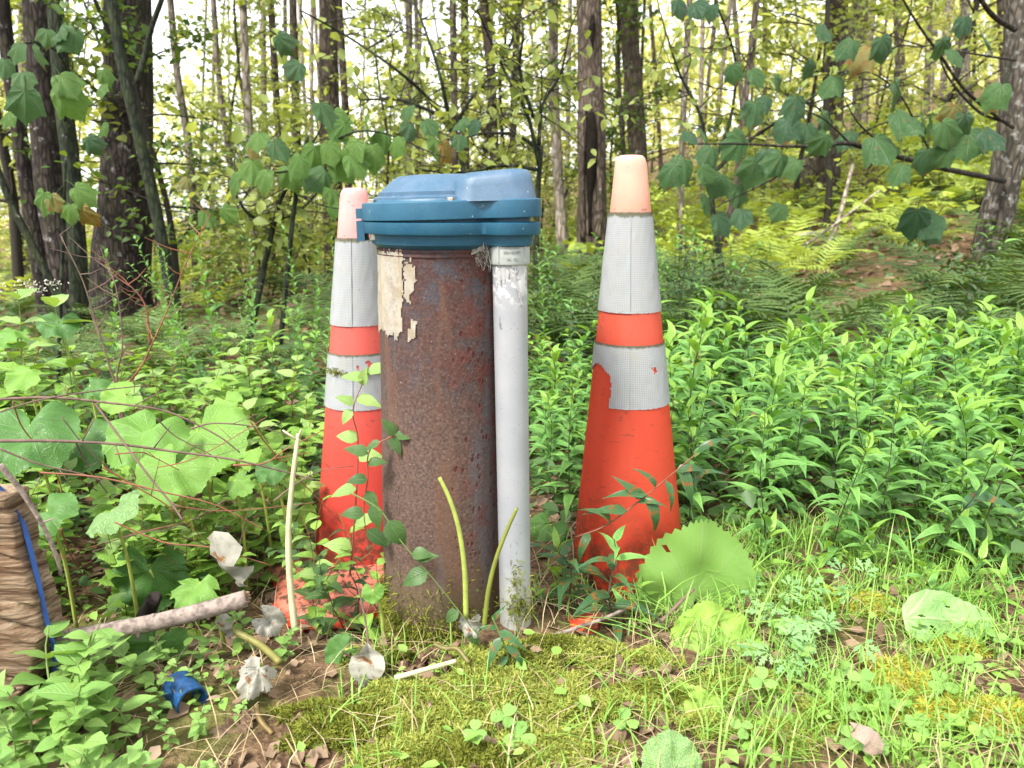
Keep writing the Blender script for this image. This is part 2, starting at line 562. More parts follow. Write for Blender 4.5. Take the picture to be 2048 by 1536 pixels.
WR = Vector((-0.1036, CY, 0.0))                                  # wellhead root
wellhead = thing('wellhead', 'rusty steel well casing under a blue plastic cap with white conduit at its side', 'well', WR)
def L(p, o=WR):
    return Vector(p) - o

mb = MB()
N = 72
zz = np.linspace(-0.04, 0.548, 40)
rings = []
for z in zz:
    c = cas_c(z)
    rings.append([L((c.x + RC * math.sin(2 * math.pi * j / N), c.y - RC * math.cos(2 * math.pi * j / N), z)) for j in range(N)])
mb.loft(rings)
casing = mb.build('casing', M_rust, wellhead, sharp=40)
for z0 in (0.532, 0.538, 0.543):                                 # worn thread turns right under the cap
    mb = MB()
    c = cas_c(z0)
    prof = [(-0.002, 0.0), (0, 0.0022), (0.002, 0.0)]
    mb.loft([[L((c.x + (RC + q_) * math.sin(2 * math.pi * j / N), c.y - (RC + q_) * math.cos(2 * math.pi * j / N), z0 + dz)) for j in range(N)] for dz, q_ in prof], False, False)
    mb.build('thread', M_rust, casing)

def inpoly(x, y, P):
    c = False
    j = len(P) - 1
    for i in range(len(P)):
        if (P[i][1] > y) != (P[j][1] > y) and x < (P[j][0] - P[i][0]) * (y - P[i][1]) / (P[j][1] - P[i][1]) + P[i][0]:
            c = not c
        j = i
    return c
def scrap(poly_px, name, mat, cen, rad, parent, off=0.0012, res=0.002, rough=0.0035, root=WR, thick=0.0008):
    """torn sheet lying on a round body: fine grid cut to an outline"""
    P = [cyl_px(x, y, cen, rad) for x, y in poly_px]
    r0 = rad(P[0][1])
    t0, t1 = min(p[0] for p in P) - 0.02, max(p[0] for p in P) + 0.02
    z0, z1 = min(p[1] for p in P) - 0.002, max(p[1] for p in P) + 0.002
    nt, nz = max(2, int((t1 - t0) * r0 / res)), max(2, int((z1 - z0) / res))
    bm = bmesh.new()
    uvl = bm.loops.layers.uv.new('uv')
    vid = {}
    def vert(i, j):
        if (i, j) not in vid:
            th, z = t0 + (t1 - t0) * i / nt, z0 + (z1 - z0) * j / nz
            lift = off + 0.0022 * max(0, mnoise.noise((th * 9, z * 40, 5.0)))
            vid[(i, j)] = bm.verts.new(cyl_pt(th, z, cen, rad, lift) - root)
        return vid[(i, j)]
    for i in range(nt):
        for j in range(nz):
            th, z = t0 + (t1 - t0) * (i + .5) / nt, z0 + (z1 - z0) * (j + .5) / nz
            a = mnoise.noise((th * 30, z * 160, 1.0)) * rough / r0
            b = mnoise.noise((th * 30, z * 160, 9.0)) * rough * 2
            if inpoly(th + a, z + b, P):
                f = bm.faces.new((vert(i, j), vert(i + 1, j), vert(i + 1, j + 1), vert(i, j + 1)))
                for l, (ii, jj) in zip(f.loops, ((i, j), (i + 1, j), (i + 1, j + 1), (i, j + 1))):
                    l[uvl].uv = (t0 + (t1 - t0) * ii / nt, z0 + (z1 - z0) * jj / nz)
    if not bm.faces:
        bm.free(); return None
    g = bmesh.ops.solidify(bm, geom=bm.faces[:], thickness=thick)
    me = bpy.data.meshes.new(name)
    bm.to_mesh(me); bm.free()
    me.materials.append(mat)
    me.polygons.foreach_set('use_smooth', [True] * len(me.polygons))
    me.set_sharp_from_angle(angle=R(50))
    return put(name, me, parent)
crad = lambda z: RC
for pl in ([(755, 502), (807, 502), (806, 560), (808, 585), (803, 625), (806, 655), (798, 672), (795, 681), (788, 666), (779, 672), (768, 660), (758, 664)],
           [(811, 520), (823, 517), (824, 521), (815, 527)],
           [(812, 533), (818, 528), (822, 536), (830, 530), (832, 560), (829, 580), (822, 582), (819, 608), (813, 601), (811, 590), (809, 580), (813, 560), (808, 550)],
           [(824, 641), (833, 642), (832, 672), (826, 681), (816, 675), (816, 660), (823, 655)]):
    scrap(pl, 'paint_flake', M_paper, cas_c, crad, casing)

# ---- cap: plan outline = big round plus lobe for the conduit
PC, PL_ = Vector((cT.x, CY)), Vector((-0.0035, 0.968))
R1, R2 = 0.1045, 0.0385
def sdf(p):
    a = (p - PC).length - R1
    b = (p - PL_).length - R2
    k = 0.009
    h = max(k - abs(a - b), 0) / k
    return min(a, b) - h * h * k * 0.25
def outline(off, n=120):
    o = Vector((-0.055, 1.003))
    out = []
    for j in range(n):
        th = 2 * math.pi * j / n
        d = Vector((math.cos(th), math.sin(th)))
        lo, hi = 0.0, 0.25
        for _ in range(26):
            m = (lo + hi) / 2
            if sdf(o + d * m) < off: lo = m
            else: hi = m
        out.append(o + d * lo)
    return out
def layer(offs_z, tiltz=0.0):
    rings = []
    cache = {}
    for off, z in offs_z:
        if off not in cache: cache[off] = outline(off)
        rings.append([L((p.x, p.y, z + tiltz * (p.x + 0.08))) for p in cache[off]])
    return rings
mb = MB()
mb.loft(layer([(-0.017, 0.541), (-0.010, 0.546), (-0.008, 0.5575), (-0.001, 0.5585), (0.0, 0.560), (0.0005, 0.5725), (-0.001, 0.5735), (-0.012, 0.574), (-0.012, 0.5820)]))
base_ = mb.build('cap_base', M_blue, wellhead, sharp=35)
mb = MB()
mb.loft(layer([(-0.002, 0.5768), (0.0015, 0.5773), (0.0018, 0.5785), (0.0005, 0.5975), (-0.001, 0.5988), (-0.0115, 0.5995), (-0.0135, 0.6035)], 0.028))
lid = mb.build('cap_lid', M_blue, wellhead, sharp=35)
def circ(c, r, z, n=72, sx=1, sy=1):
    return [L((c.x + r * sx * math.cos(2 * math.pi * j / n), c.y + r * sy * math.sin(2 * math.pi * j / n), z + 0.022 * (c.x + r * sx * math.cos(2 * math.pi * j / n) + 0.08))) for j in range(n)]
mb = MB()
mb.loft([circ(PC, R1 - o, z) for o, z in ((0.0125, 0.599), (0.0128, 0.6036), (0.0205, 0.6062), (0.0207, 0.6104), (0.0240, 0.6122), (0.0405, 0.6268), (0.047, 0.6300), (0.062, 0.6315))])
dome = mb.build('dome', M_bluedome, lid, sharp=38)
def rrect(x0, x1, y0, y1, r, z, n=14, slope=0.0):
    out = []
    for cx_, cy_, a0 in ((x1 - r, y1 - r, 0), (x0 + r, y1 - r, 90), (x0 + r, y0 + r, 180), (x1 - r, y0 + r, 270)):
        for k in range(n):
            a = R(a0 + 90 * k / (n - 1))
            xx = cx_ + r * math.cos(a)
            out.append(L((xx, cy_ + r * math.sin(a), z + slope * (xx - x1))))
    return out
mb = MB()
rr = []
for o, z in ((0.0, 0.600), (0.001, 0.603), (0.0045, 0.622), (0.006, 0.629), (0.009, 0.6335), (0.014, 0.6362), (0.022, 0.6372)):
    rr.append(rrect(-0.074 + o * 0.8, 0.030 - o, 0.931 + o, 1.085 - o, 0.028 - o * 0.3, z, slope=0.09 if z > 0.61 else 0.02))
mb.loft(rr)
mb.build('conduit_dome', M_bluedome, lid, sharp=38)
def bolt(p, parent):
    mb = MB()
    mb.loft([[p + Vector((0.0062 * math.cos(2 * math.pi * j / 20), 0.0062 * math.sin(2 * math.pi * j / 20), z)) for j in range(20)] for z in (0, 0.0016)])
    mb.loft([[p + Vector((r * math.cos(2 * math.pi * j / 6), r * math.sin(2 * math.pi * j / 6), z)) for j in range(6)] for r, z in ((0.0048, 0.0016), (0.0048, 0.0048), (0.0040, 0.0056))])
    return mb.build('bolt', M_steel, parent, smooth=False)
for a in (-154, -80, 60, 150):
    q_ = Vector((PC.x + (R1 - 0.0085) * math.cos(R(a)), PC.y + (R1 - 0.0085) * math.sin(R(a)), 0))
    bolt(L((q_.x, q_.y, 0.5972 + 0.022 * (q_.x + 0.08))), lid)
for a in (-154, 150):
    q_ = Vector((PC.x + (R1 - 0.010) * math.cos(R(a)), PC.y + (R1 - 0.010) * math.sin(R(a)), 0))
    mb = MB()
    mb.loft([[L((q_.x + 0.0058 * math.cos(2 * math.pi * j / 6), q_.y + 0.0058 * math.sin(2 * math.pi * j / 6), z)) for j in range(6)] for z in (0.5505, 0.5578)])
    mb.build('nut', M_steel, base_, smooth=False)
for par, z0, z1 in ((lid, 0.5765, 0.589), (base_, 0.5485, 0.5735)):           # small lugs at the left edge
    mb = MB()
    mb.box(L((PC.x - R1 - 0.0005, CY - 0.012, (z0 + z1) / 2)), (0.010, 0.030, z1 - z0))
    mb.build('lug', M_blue, par, smooth=False)

# ---- conduit
RP = 0.0217
pB, pT = Vector((0.0062, 0.972, -0.05)), Vector((-0.0035, 0.968, 0.556))
def pip_c(z):
    return pB + (pT - pB) * ((z - pB.z) / (pT.z - pB.z))
mb = MB()
mb.loft([[L(cyl_pt(2 * math.pi * j / 48, z, pip_c, lambda z: RP)) for j in range(48)] for z in np.linspace(-0.05, 0.55, 16)])
conduit = mb.build('conduit', M_pvc, wellhead, sharp=40)
ccz0, ccz1 = 0.5225, 0.5535
mb = MB()
mb.loft([[L(cyl_pt(2 * math.pi * j / 48, z, pip_c, lambda z: r)) for j in range(48)] for r, z in ((0.0245, ccz0 - 0.0005), (0.0250, ccz0), (0.0254, ccz0 + 0.001), (0.0252, ccz1 - 0.001), (0.0246, ccz1))])
coup = mb.build('coupling', M_coup, wellhead, sharp=40)
mb = MB()
mb.loft([[L(cyl_pt(2 * math.pi * j / 48, z, pip_c, lambda z: r)) for j in range(48)] for r, z in ((0.0215, ccz1 - 0.001), (0.0228, ccz1 + 0.0012), (0.0215, ccz1 + 0.0025), (0.0228, ccz1 + 0.0038), (0.0215, 0.5595))])
mb.build('thread', M_coup, coup)
for th in (-0.55, 0.85, 2.3, -2.3):
    mb = MB()
    for s in (-1, 1):
        pass
    vs = []
    for z in (ccz0 + 0.003, ccz1 - 0.001):
        for dth, o in ((-0.055, -0.0004), (-0.03, 0.0015), (0.03, 0.0015), (0.055, -0.0004)):
            vs.append(L(cyl_pt(th + dth, z, pip_c, lambda z: 0.0253, o)))
    mb.add(vs, [(0, 1, 5, 4), (1, 2, 6, 5), (2, 3, 7, 6), (0, 3, 2, 1), (4, 5, 6, 7)])
    mb.build('rib', M_coup, coup, smooth=False)
def raised_text(body, size, th0, z, parent, mat, cen, r):
    cu = bpy.data.curves.new('lettering', 'FONT')
    cu.body = body; cu.size = size; cu.extrude = 0.0007; cu.align_x = 'CENTER'; cu.resolution_u = 2
    tmp = bpy.data.objects.new('lettering_tmp', cu)
    COL.objects.link(tmp)
    bpy.context.view_layer.update()
    me = bpy.data.meshes.new_from_object(tmp.evaluated_get(bpy.context.evaluated_depsgraph_get()))
    bpy.data.objects.remove(tmp)
    me.name = 'lettering'
    for v in me.vertices:
        v.co = L(cyl_pt(th0 + v.co.x / r, z + v.co.y, cen, lambda z: r, 0.0004 + v.co.z))
    me.materials.clear(); me.materials.append(mat)
    o = put('lettering', me, parent)
    return o
raised_text('Carlon', 0.0078, 0.13, 0.5455, coup, M_coup, pip_c, 0.0253)
raised_text('1-1/4 TERM ADPT', 0.0026, 0.13, 0.5425, coup, M_coup, pip_c, 0.0253)
raised_text('SCH 40 PVC', 0.0040, 0.13, 0.5365, coup, M_coup, pip_c, 0.0253)
raised_text('UL  C6', 0.0048, 0.13, 0.5285, coup, M_coup, pip_c, 0.0253)
# glue run below the coupling
M_glue = plain('dried_glue', (0.62, 0.62, 0.62), 0.35, 0.1, 100, 0.5)
glue = scrap([(1022, 548), (1029, 546), (1038, 572), (1044, 600), (1046, 611), (1036, 611), (1040, 602), (1033, 578)], 'glue_run', M_glue, pip_c, lambda z: RP, conduit, off=0.0003, res=0.0012, rough=0.001)
glue = scrap([(986, 534), (1052, 534), (1040, 548), (1026, 547), (1016, 556), (1010, 563), (1000, 570), (992, 565), (996, 552)], 'glue_run', M_glue, pip_c, lambda z: RP, conduit, off=0.0003, res=0.0012, rough=0.004)

# ---- cobweb between cap and conduit
M_web = leaf_mat('cobweb_silk', (0.45, 0.42, 0.36), (0.6, 0.58, 0.52), rough=0.9, trans=0.5, tint=(1, 1, 1), spec=0.05)
mb = MB()
wb = at(962, 500, 0.955)
for k in range(70):
    a = at(rnd.uniform(938, 985), rnd.uniform(484, 498), 0.952 + rnd.uniform(0, 0.012))
    b = at(rnd.uniform(950, 984), rnd.uniform(495, 545), 0.952 + rnd.uniform(-0.004, 0.014))
    m = (a + b) / 2 + Vector((rnd.uniform(-.004, .004), 0, -0.004))
    mb.tube([a - wb, m - wb, b - wb], 0.00018, 3, False)
for k in range(14):
    c = at(rnd.uniform(944, 980), rnd.uniform(488, 520), 0.955) - wb
    vs = [c + Vector((rnd.gauss(0, .005), rnd.gauss(0, .003), rnd.gauss(0, .005))) for _ in range(3)]
    mb.add(vs, [(0, 1, 2)])
web = mb.build('cobweb', M_web)
web.location = wb
tag(web, 'ragged grey cobweb strung between the blue cap and the white conduit', 'cobweb')

# ================================================================== traffic cones
def cone_mat(name, stops, hi):
    q = NT(name)
    oc = q.coord('Object')
    z = q.xyz(oc)[2]
    n = q.noise(oc, 12, 4); f = q.noise(oc, 160, 3, 0.6)
    zz = q.math('ADD', z, q.math('MULTIPLY', q.math('SUBTRACT', n, 0.5), 0.03))
    col = q.ramp(q.math('DIVIDE', zz, 0.70), stops)
    col = q.mix(q.math('MULTIPLY', q.step(n, 0.45, 0.75), 0.25), col, hi)
    col = q.mix(q.math('MULTIPLY', q.step(q.noise(oc, 40, 5, 0.7), 0.6, 0.75), 0.35), col, (0.30, 0.07, 0.035))
    col = q.mix(q.math('MULTIPLY', q.step(f, 0.68, 0.74), 0.6), col, (0.12, 0.05, 0.03))
    st_ = q.noise(q.coord('Object', (1, 1, 0.10)), 60, 4, 0.6)
    col = q.mix(q.math('MULTIPLY', q.step(st_, 0.58, 0.70), 0.30), col, hi)
    sp_ = q.math('MULTIPLY', q.step(q.math('ADD', z, q.math('MULTIPLY', n, -0.22)), 0.05, -0.07), q.step(q.noise(oc, 70, 5, 0.75), 0.42, 0.56))
    col = q.mix(q.math('MULTIPLY', sp_, 0.75), col, (0.13, 0.075, 0.045))
    sc_ = q.math('MULTIPLY', q.step(q.noise(q.coord('Object', (1, 1, 3.0)), 26, 3, 0.5, 2.0), 0.66, 0.69), 0.35)
    col = q.mix(sc_, col, (0.16, 0.06, 0.045))
    pb = q.pbr(col, 0.42, q.bump(n, 0.1, 0.004), 0.45, link=False)
    tr = q.node('ShaderNodeBsdfTranslucent')
    q.put(tr.inputs[0], col)
    mx = q.node('ShaderNodeMixShader')
    q.put(mx.inputs[0], 0.12); q.put(mx.inputs[1], pb); q.put(mx.inputs[2], tr.outputs[0])
    q.t.links.new(mx.outputs[0], q.out.inputs[0])
    return q.m
M_coneR = cone_mat('faded_orange_plastic', [(0.0, (0.74, 0.08, 0.03)), (0.25, (0.76, 0.115, 0.06)), (0.55, (0.76, 0.105, 0.05)), (0.60, (0.78, 0.15, 0.09)), (0.80, (0.80, 0.15, 0.085)), (0.845, (0.78, 0.42, 0.31)), (0.90, (0.80, 0.55, 0.43)), (1.0, (0.80, 0.62, 0.51))], (0.80, 0.16, 0.10))
M_coneL = cone_mat('pink_faded_plastic', [(0.0, (0.76, 0.085, 0.06)), (0.3, (0.78, 0.12, 0.09)), (0.60, (0.79, 0.18, 0.145)), (0.80, (0.79, 0.17, 0.135)), (0.845, (0.82, 0.45, 0.42)), (0.92, (0.85, 0.55, 0.53)), (1.0, (0.84, 0.48, 0.46))], (0.80, 0.22, 0.17))
def collar_mat():
    q = NT('reflective_sheeting')
    uv = q.coord('UV'); oc = q.coord('Object')
    u = q.xyz(uv)
    a = q.math('SINE', q.math('MULTIPLY', q.math('ADD', u[0], u[1]), 1150.0))
    b = q.math('SINE', q.math('MULTIPLY', q.math('SUBTRACT', u[0], u[1]), 1150.0))
    cell = q.step(q.math('MULTIPLY', a, b), -0.35, 0.35)
    n = q.noise(oc, 40, 5, 0.65)
    col = q.mix(q.math('MULTIPLY', cell, 0.75), (0.42, 0.44, 0.45), (0.59, 0.62, 0.64))
    col = q.mix(q.math('MULTIPLY', q.step(n, 0.52, 0.72), 0.55), col, (0.50, 0.49, 0.42))
    edge = q.math('ADD', u[2] if False else u[1], 0.0)
    oc2 = q.noise(oc, 75, 4, 0.7)
    col = q.mix(q.math('MULTIPLY', q.step(oc2, 0.66, 0.72), 0.7), col, (0.20, 0.19, 0.15))
    at_ = q.node('ShaderNodeAttribute', attribute_name='edge').outputs['Fac']
    e = q.math('MULTIPLY', q.step(q.math('ADD', at_, q.math('MULTIPLY', q.math('SUBTRACT', oc2, 0.5), 0.9)), 0.62, 0.95), 0.9)
    col = q.mix(e, col, (0.13, 0.125, 0.06))
    q.pbr(col, 0.38, q.bump(cell, 0.25, 0.0006), 0.5)
    return q.m
M_collar = collar_mat()
M_damp = plain('black_grime', (0.03, 0.028, 0.02), 0.9, 0.4, 60, 0.1)

def cone(name, label, loc, mat, zb, lean, collars, holes, seam, flip=1):
    root = thing(name, label, 'cone', loc, 'weathered traffic cones')
    H = 0.690
    def rad(z): return 0.5 * (0.0477 + (H - 0.025 - z) * 0.217) if z < H - 0.025 else 0.5 * 0.0477
    def cen(z): return Vector((lean[0] * z, lean[1] * z, z))
    wcen = lambda z: cen(z - loc[2]) + Vector(loc)
    wrad = lambda z: rad(z - loc[2])
    n = 96
    bm = bmesh.new()
    rows = []
    zs = list(np.linspace(0, 1, 46))
    for t in zs:
        row = []
        for j in range(n):
            th = 2 * math.pi * j / n
            thc = th if th < math.pi else th - 2 * math.pi
            z0 = zb(thc)
            z = z0 + (H - 0.027 - z0) * t
            p = cyl_pt(th, z, cen, rad)
            row.append(bm.verts.new(p))
        rows.append(row)
    for dz, k in ((0.005, 0.965), (0.0095, 0.91), (0.0135, 0.82), (0.0158, 0.70), (0.0165, 0.5)):
        rows.append([bm.verts.new(cen(H - 0.027 + dz) + Vector((0.5 * 0.0482 * k * math.sin(2 * math.pi * j / n), -0.5 * 0.0482 * k * math.cos(2 * math.pi * j / n), 0))) for j in range(n)])
    for a, b in zip(rows, rows[1:]):
        for j in range(n):
            bm.faces.new((a[j], a[(j + 1) % n], b[(j + 1) % n], b[j]))
    bmesh.ops.solidify(bm, geom=bm.faces[:], thickness=0.003)
    me = bpy.data.meshes.new('body'); bm.to_mesh(me); bm.free()
    me.materials.append(mat)
    me.polygons.foreach_set('use_smooth', [True] * len(me.polygons))
    me.set_sharp_from_angle(angle=R(50))
    put('body', me, root)
    for (z0, z1), hp in zip(collars, holes):
        bm = bmesh.new()
        uvl = bm.loops.layers.uv.new('uv')
        el = bm.verts.layers.float.new('edge')
        nt, nz = 170, int((z1 - z0) / 0.0026)
        polys = [[(cyl_px(x, y, wcen, wrad) if x > 1165 or x < 900 else (-2.0, cyl_px(x + 25, y, wcen, wrad)[1])) for x, y in P] for P in hp]
        vid = {}
        def vert(i, j):
            if (i, j) not in vid:
                th = seam + 2 * math.pi * 1.03 * i / nt
                z = z0 + (z1 - z0) * j / nz
                wob = 0.0012 * mnoise.noise((th * 3, z * 9, 2.0)) if 0 < j < nz else 0.0015 * mnoise.noise((th * 14, j * 5.0, 4.0))
                o = 0.0012 + 0.0016 * i / nt + 0.0006 * mnoise.noise((th * 5, z * 60, 7.7))
                p = cyl_pt(th, z + (wob if j in (0, nz) else 0), cen, rad, o)
                v = bm.verts.new(p)
                tt = j / nz
                v[el] = max(sstep(0.86, 1.0, tt), 0.55 * sstep(0.07, 0.0, tt), 0.5 * sstep(0.02, 0.0, i / nt))
                vid[(i, j)] = v
            return vid[(i, j)]
        for i in range(nt):
            for j in range(nz):
                th = seam + 2 * math.pi * 1.03 * (i + .5) / nt
                thw = (th + math.pi) % (2 * math.pi) - math.pi
                z = loc[2] + z0 + (z1 - z0) * (j + .5) / nz
                jt = 0.03 * mnoise.noise((thw * 25, z * 140, 3)); jz = 0.004 * mnoise.noise((thw * 25, z * 140, 13))
                if any(inpoly(thw + jt, z + jz, P) for P in polys):
                    continue
                f = bm.faces.new((vert(i, j), vert(i + 1, j), vert(i + 1, j + 1), vert(i, j + 1)))
                for l, (ii, jj) in zip(f.loops, ((i, j), (i + 1, j), (i + 1, j + 1), (i, j + 1))):
                    l[uvl].uv = (2 * math.pi * ii / nt * 0.05, z0 + (z1 - z0) * jj / nz)
        bmesh.ops.solidify(bm, geom=bm.faces[:], thickness=0.0008)
        me = bpy.data.meshes.new('reflective_collar'); bm.to_mesh(me); bm.free()
        me.materials.append(M_collar)
        me.polygons.foreach_set('use_smooth', [True] * len(me.polygons))
        me.set_sharp_from_angle(angle=R(50))
        put('reflective_collar', me, root)
    return root
def zbR(t):
    pts = [(-math.pi, .02), (-1.6, 0.05), (-1.2, 0.035), (-0.75, 0.03), (-0.5, 0.0), (0.0, -0.012), (0.4, -0.01), (0.8, 0.02), (1.2, 0.055), (1.5, 0.085), (math.pi, 0.02)]
    for (a, za), (b, zb_) in zip(pts, pts[1:]):
        if a <= t <= b:
            return za + (zb_ - za) * (t - a) / (b - a) + 0.024 * mnoise.noise((t * 6, 0.3, 0)) + 0.012 * mnoise.noise((t * 19, 4.3, 0))
    return 0.0
cR = Vector((at(1261, 1000, 1.19).x, 1.19, -0.015))
coneR = cone('traffic_cone', 'right traffic cone, orange with peach tip and a torn lower reflective collar', cR, M_coneR, zbR, (-0.028, 0.0),
             [(0.449, 0.597), (0.304, 0.401)], [[], [[(1160, 748), (1191, 730), (1199, 726), (1211, 737), (1222, 752), (1224, 775), (1218, 828), (1160, 828)], [(1302, 737), (1308, 734), (1313, 740), (1308, 748)]]], -0.33)
cL = Vector((at(727, 1000, 1.34).x, 1.345, -0.060))
coneL = cone('traffic_cone', 'left traffic cone, pinkish orange, standing behind the rusty well casing', cL, M_coneL, lambda t: 0.012 + 0.01 * mnoise.noise((t * 6, 3, 1)), (0.012, 0.0),
             [(0.449, 0.597), (0.304, 0.401)], [[], [[(730, 722), (738, 720), (746, 731), (741, 736), (734, 731)], [(725, 744), (732, 742), (735, 750), (728, 753)], [(712, 732), (716, 730), (718, 737), (714, 738)]]], -0.22)
# moulded foot of the left cone
def foot_outline(half, r, wav, z, n=140):
    out = []
    for j in range(n):
        th = 2 * math.pi * j / n
        c, s = math.cos(th), math.sin(th)
        k = 1 / ((abs(c) ** 4.5 + abs(s) ** 4.5) ** (1 / 4.5))
        rr = half * k * (1 + wav * math.sin(th * 38)) * (1 - 0.03 * math.cos(th * 8))
        out.append(Vector((0.90 * rr * math.cos(th + 0.35), 0.90 * rr * math.sin(th + 0.35), z)))
    return out
mb = MB()
fz = 0.0
mb.loft([foot_outline(h, 0, w, z) for h, w, z in ((0.176, 0.006, -0.012), (0.181, 0.018, -0.004), (0.182, 0.012, 0.004), (0.180, 0.006, 0.014), (0.176, 0.002, 0.021), (0.166, 0, 0.026), (0.12, 0, 0.029), (0.094, 0, 0.033))])
foot = mb.build('foot', None, coneL, sharp=50)
def foot_mat():
    q = NT('dirty_orange_foot')
    oc = q.coord('Object')
    z = q.xyz(oc)[2]
    n = q.noise(oc, 18, 5, 0.65); f = q.noise(oc, 45, 6, 0.7)
    top = q.step(q.math('ADD', z, q.math('MULTIPLY', n, 0.006)), 0.012, 0.024)
    col = q.mix(top, (0.72, 0.05, 0.02), (0.50, 0.15, 0.10))
    col = q.mix(q.math('MULTIPLY', q.step(f, 0.46, 0.58), 0.9), col, (0.055, 0.035, 0.022))
    col = q.mix(q.step(q.math('ADD', z, q.math('MULTIPLY', n, -0.004)), -0.002, -0.006), col, (0.03, 0.02, 0.015))
    q.pbr(col, 0.5, q.bump(n, 0.2, 0.004), 0.4)
    return q.m
M_foot = foot_mat()
foot.data.materials.clear(); foot.data.materials.append(M_foot)
foot.location = (0.014, -0.068, -0.006)
# torn-off foot fragment right of the conduit
fr = ground_at(1160, 1272)
mb = MB()
fo = []
for h, z in ((0.052, -0.01), (0.054, 0.0), (0.053, 0.008), (0.047, 0.012)):
    fo.append([Vector(((h + 0.012 * mnoise.noise((j * 0.35, 1, 0))) * 0.55 * math.cos(2 * math.pi * j / 40), (h + 0.012 * mnoise.noise((j * 0.35, 1, 0))) * 0.4 * math.sin(2 * math.pi * j / 40), z + 0.008 * math.cos(2 * math.pi * j / 40))) for j in range(40)])
mb.loft(fo)
frag = mb.build('cone_foot_fragment', M_foot, sharp=50)
frag.location = fr + Vector((0.0, 0.02, -0.004))
tag(frag, 'faded orange plastic fragment half buried in litter beside the white conduit', 'fragment')
# ================================================================== leaves (shared meshes)
def lance(name, W, droop, fold, mat, n=7, a0=0.35, serr=0.0, wave=0.0, shape=(0.55, 1.0), twist=0.0, seed=0):
    """leaf of length 1 along +X, bending down; UV = (along, across)"""
    vs, uv, fs = [], [], []
    x = z = 0.0
    for i in range(n + 1):
        s = i / n
        a = a0 - droop * s
        if i:
            x += math.cos(a) / n; z += math.sin(a) / n
        w = W * 0.5 * (math.sin(math.pi * min(1.0, s ** shape[0]) ** shape[1]) if 0 < s < 1 else 0.0)
        w = max(w * ((1.15 - 0.55 * s) if shape[0] < 0.6 else 1.0), 0.004)
        if serr and 0 < i < n: w *= 1 + serr * (1 if i % 2 else -1)
        tw = twist * s
        for k, q in ((-1, 0.0), (0, 0.5), (1, 1.0)):
            ww = wave * mnoise.noise((s * 5 + seed, k * 2.0, seed)) * W
            vs.append((x - math.sin(a) * fold * abs(k) * w * -1 * 0, k * w * math.cos(tw), z + fold * abs(k) * w + k * w * math.sin(tw) + ww * abs(k)))
            uv.append((s, q))
    for i in range(n):
        for k in (0, 1):
            o = i * 3 + k
            fs.append((o, o + 3, o + 4, o + 1))
    mb = MB(); mb.add(vs, fs, uv)
    return mb.mesh(name, mat)

def polar_leaf(name, outline, mat, bend=0.4, cup=0.3, pleat=0.03, npl=5, rings=(0.3, 0.6, 0.85, 1.0), tooth=0.0, seed=0, sub=3, wave=0.0, holes=()):
    """leaf from an outline round its stalk point (0,0), reaching to +X; UV = flat position"""
    half = outline
    pts = [Vector((x, y, 0)) for x, y in half]
    dense = []
    for a, b in zip(pts, pts[1:]):
        for k in range(sub):
            dense.append(a.lerp(b, k / sub))
    dense.append(pts[-1])
    full = [(p.x, p.y) for p in dense] + [(p.x, -p.y) for p in dense[-2:0:-1]]
    n = len(full)
    if tooth:
        full = [(x * (1 + tooth * (1 if k % 2 else -1)), y * (1 + tooth * (1 if k % 2 else -1))) for k, (x, y) in enumerate(full)]
    def bendp(x, y):
        r = math.hypot(x, y)
        a = math.atan2(y, x)
        z = -bend * max(0, x) ** 2 - cup * y * y + pleat * r * math.cos(a * npl * 2) + wave * mnoise.noise((x * 3 + seed, y * 3, seed))
        xx = x * (1 - 0.25 * bend * max(0, x))
        return (xx, y * (1 - 0.15 * abs(cup) * abs(y)), z)
    vs, uv = [(0.02, 0, 0)], [(0.02, 0)]
    for s in rings:
        for x, y in full:
            vs.append(bendp(x * s + 0.02 * (1 - s), y * s)); uv.append((x * s, y * s))
    fs = []
    for j in range(n):
        fs.append((0, 1 + j, 1 + (j + 1) % n))
    for i in range(len(rings) - 1):
        for j in range(n):
            a, b = 1 + i * n + j, 1 + i * n + (j + 1) % n
            fs.append((a, a + n, b + n, b))
    if holes:
        keep = []
        for f in fs:
            cx = sum(uv[k][0] for k in f) / len(f); cy_ = sum(uv[k][1] for k in f) / len(f)
            if not any((cx - hx) ** 2 + (cy_ - hy) ** 2 < hr * hr for hx, hy, hr in holes): keep.append(f)
        fs = keep
    mb = MB(); mb.add(vs, fs, uv)
    if npl == 5 and tooth == 0.02:
        mb.tube([(0.03, 0, 0), (-0.16, 0.02, 0.05), (-0.36, 0.01, 0.16)], [0.016, 0.012, 0.012], 4, False)
    return mb.mesh(name, mat)
MAPLE = [(0.0, 0.0), (-0.09, 0.10), (-0.10, 0.22), (0.0, 0.34), (0.20, 0.43), (0.42, 0.47), (0.63, 0.54), (0.66, 0.47), (0.64, 0.36), (0.74, 0.26), (0.86, 0.14), (0.97, 0.04), (1.06, 0.0)]
ROUND = [(0.05, 0.0)] + [(( -0.10 + 0.60 * math.cos(R(a)) + 0.22) * (1.0 if a < 140 else 1.0), 0.58 * math.sin(R(a))) for a in range(165, -1, -15)]
ROUND = [(0.0, 0.0), (-0.20, 0.10), (-0.36, 0.24), (-0.34, 0.40), (-0.18, 0.52), (0.02, 0.58), (0.22, 0.58), (0.40, 0.50), (0.55, 0.38), (0.65, 0.22), (0.72, 0.10), (0.74, 0.0)]
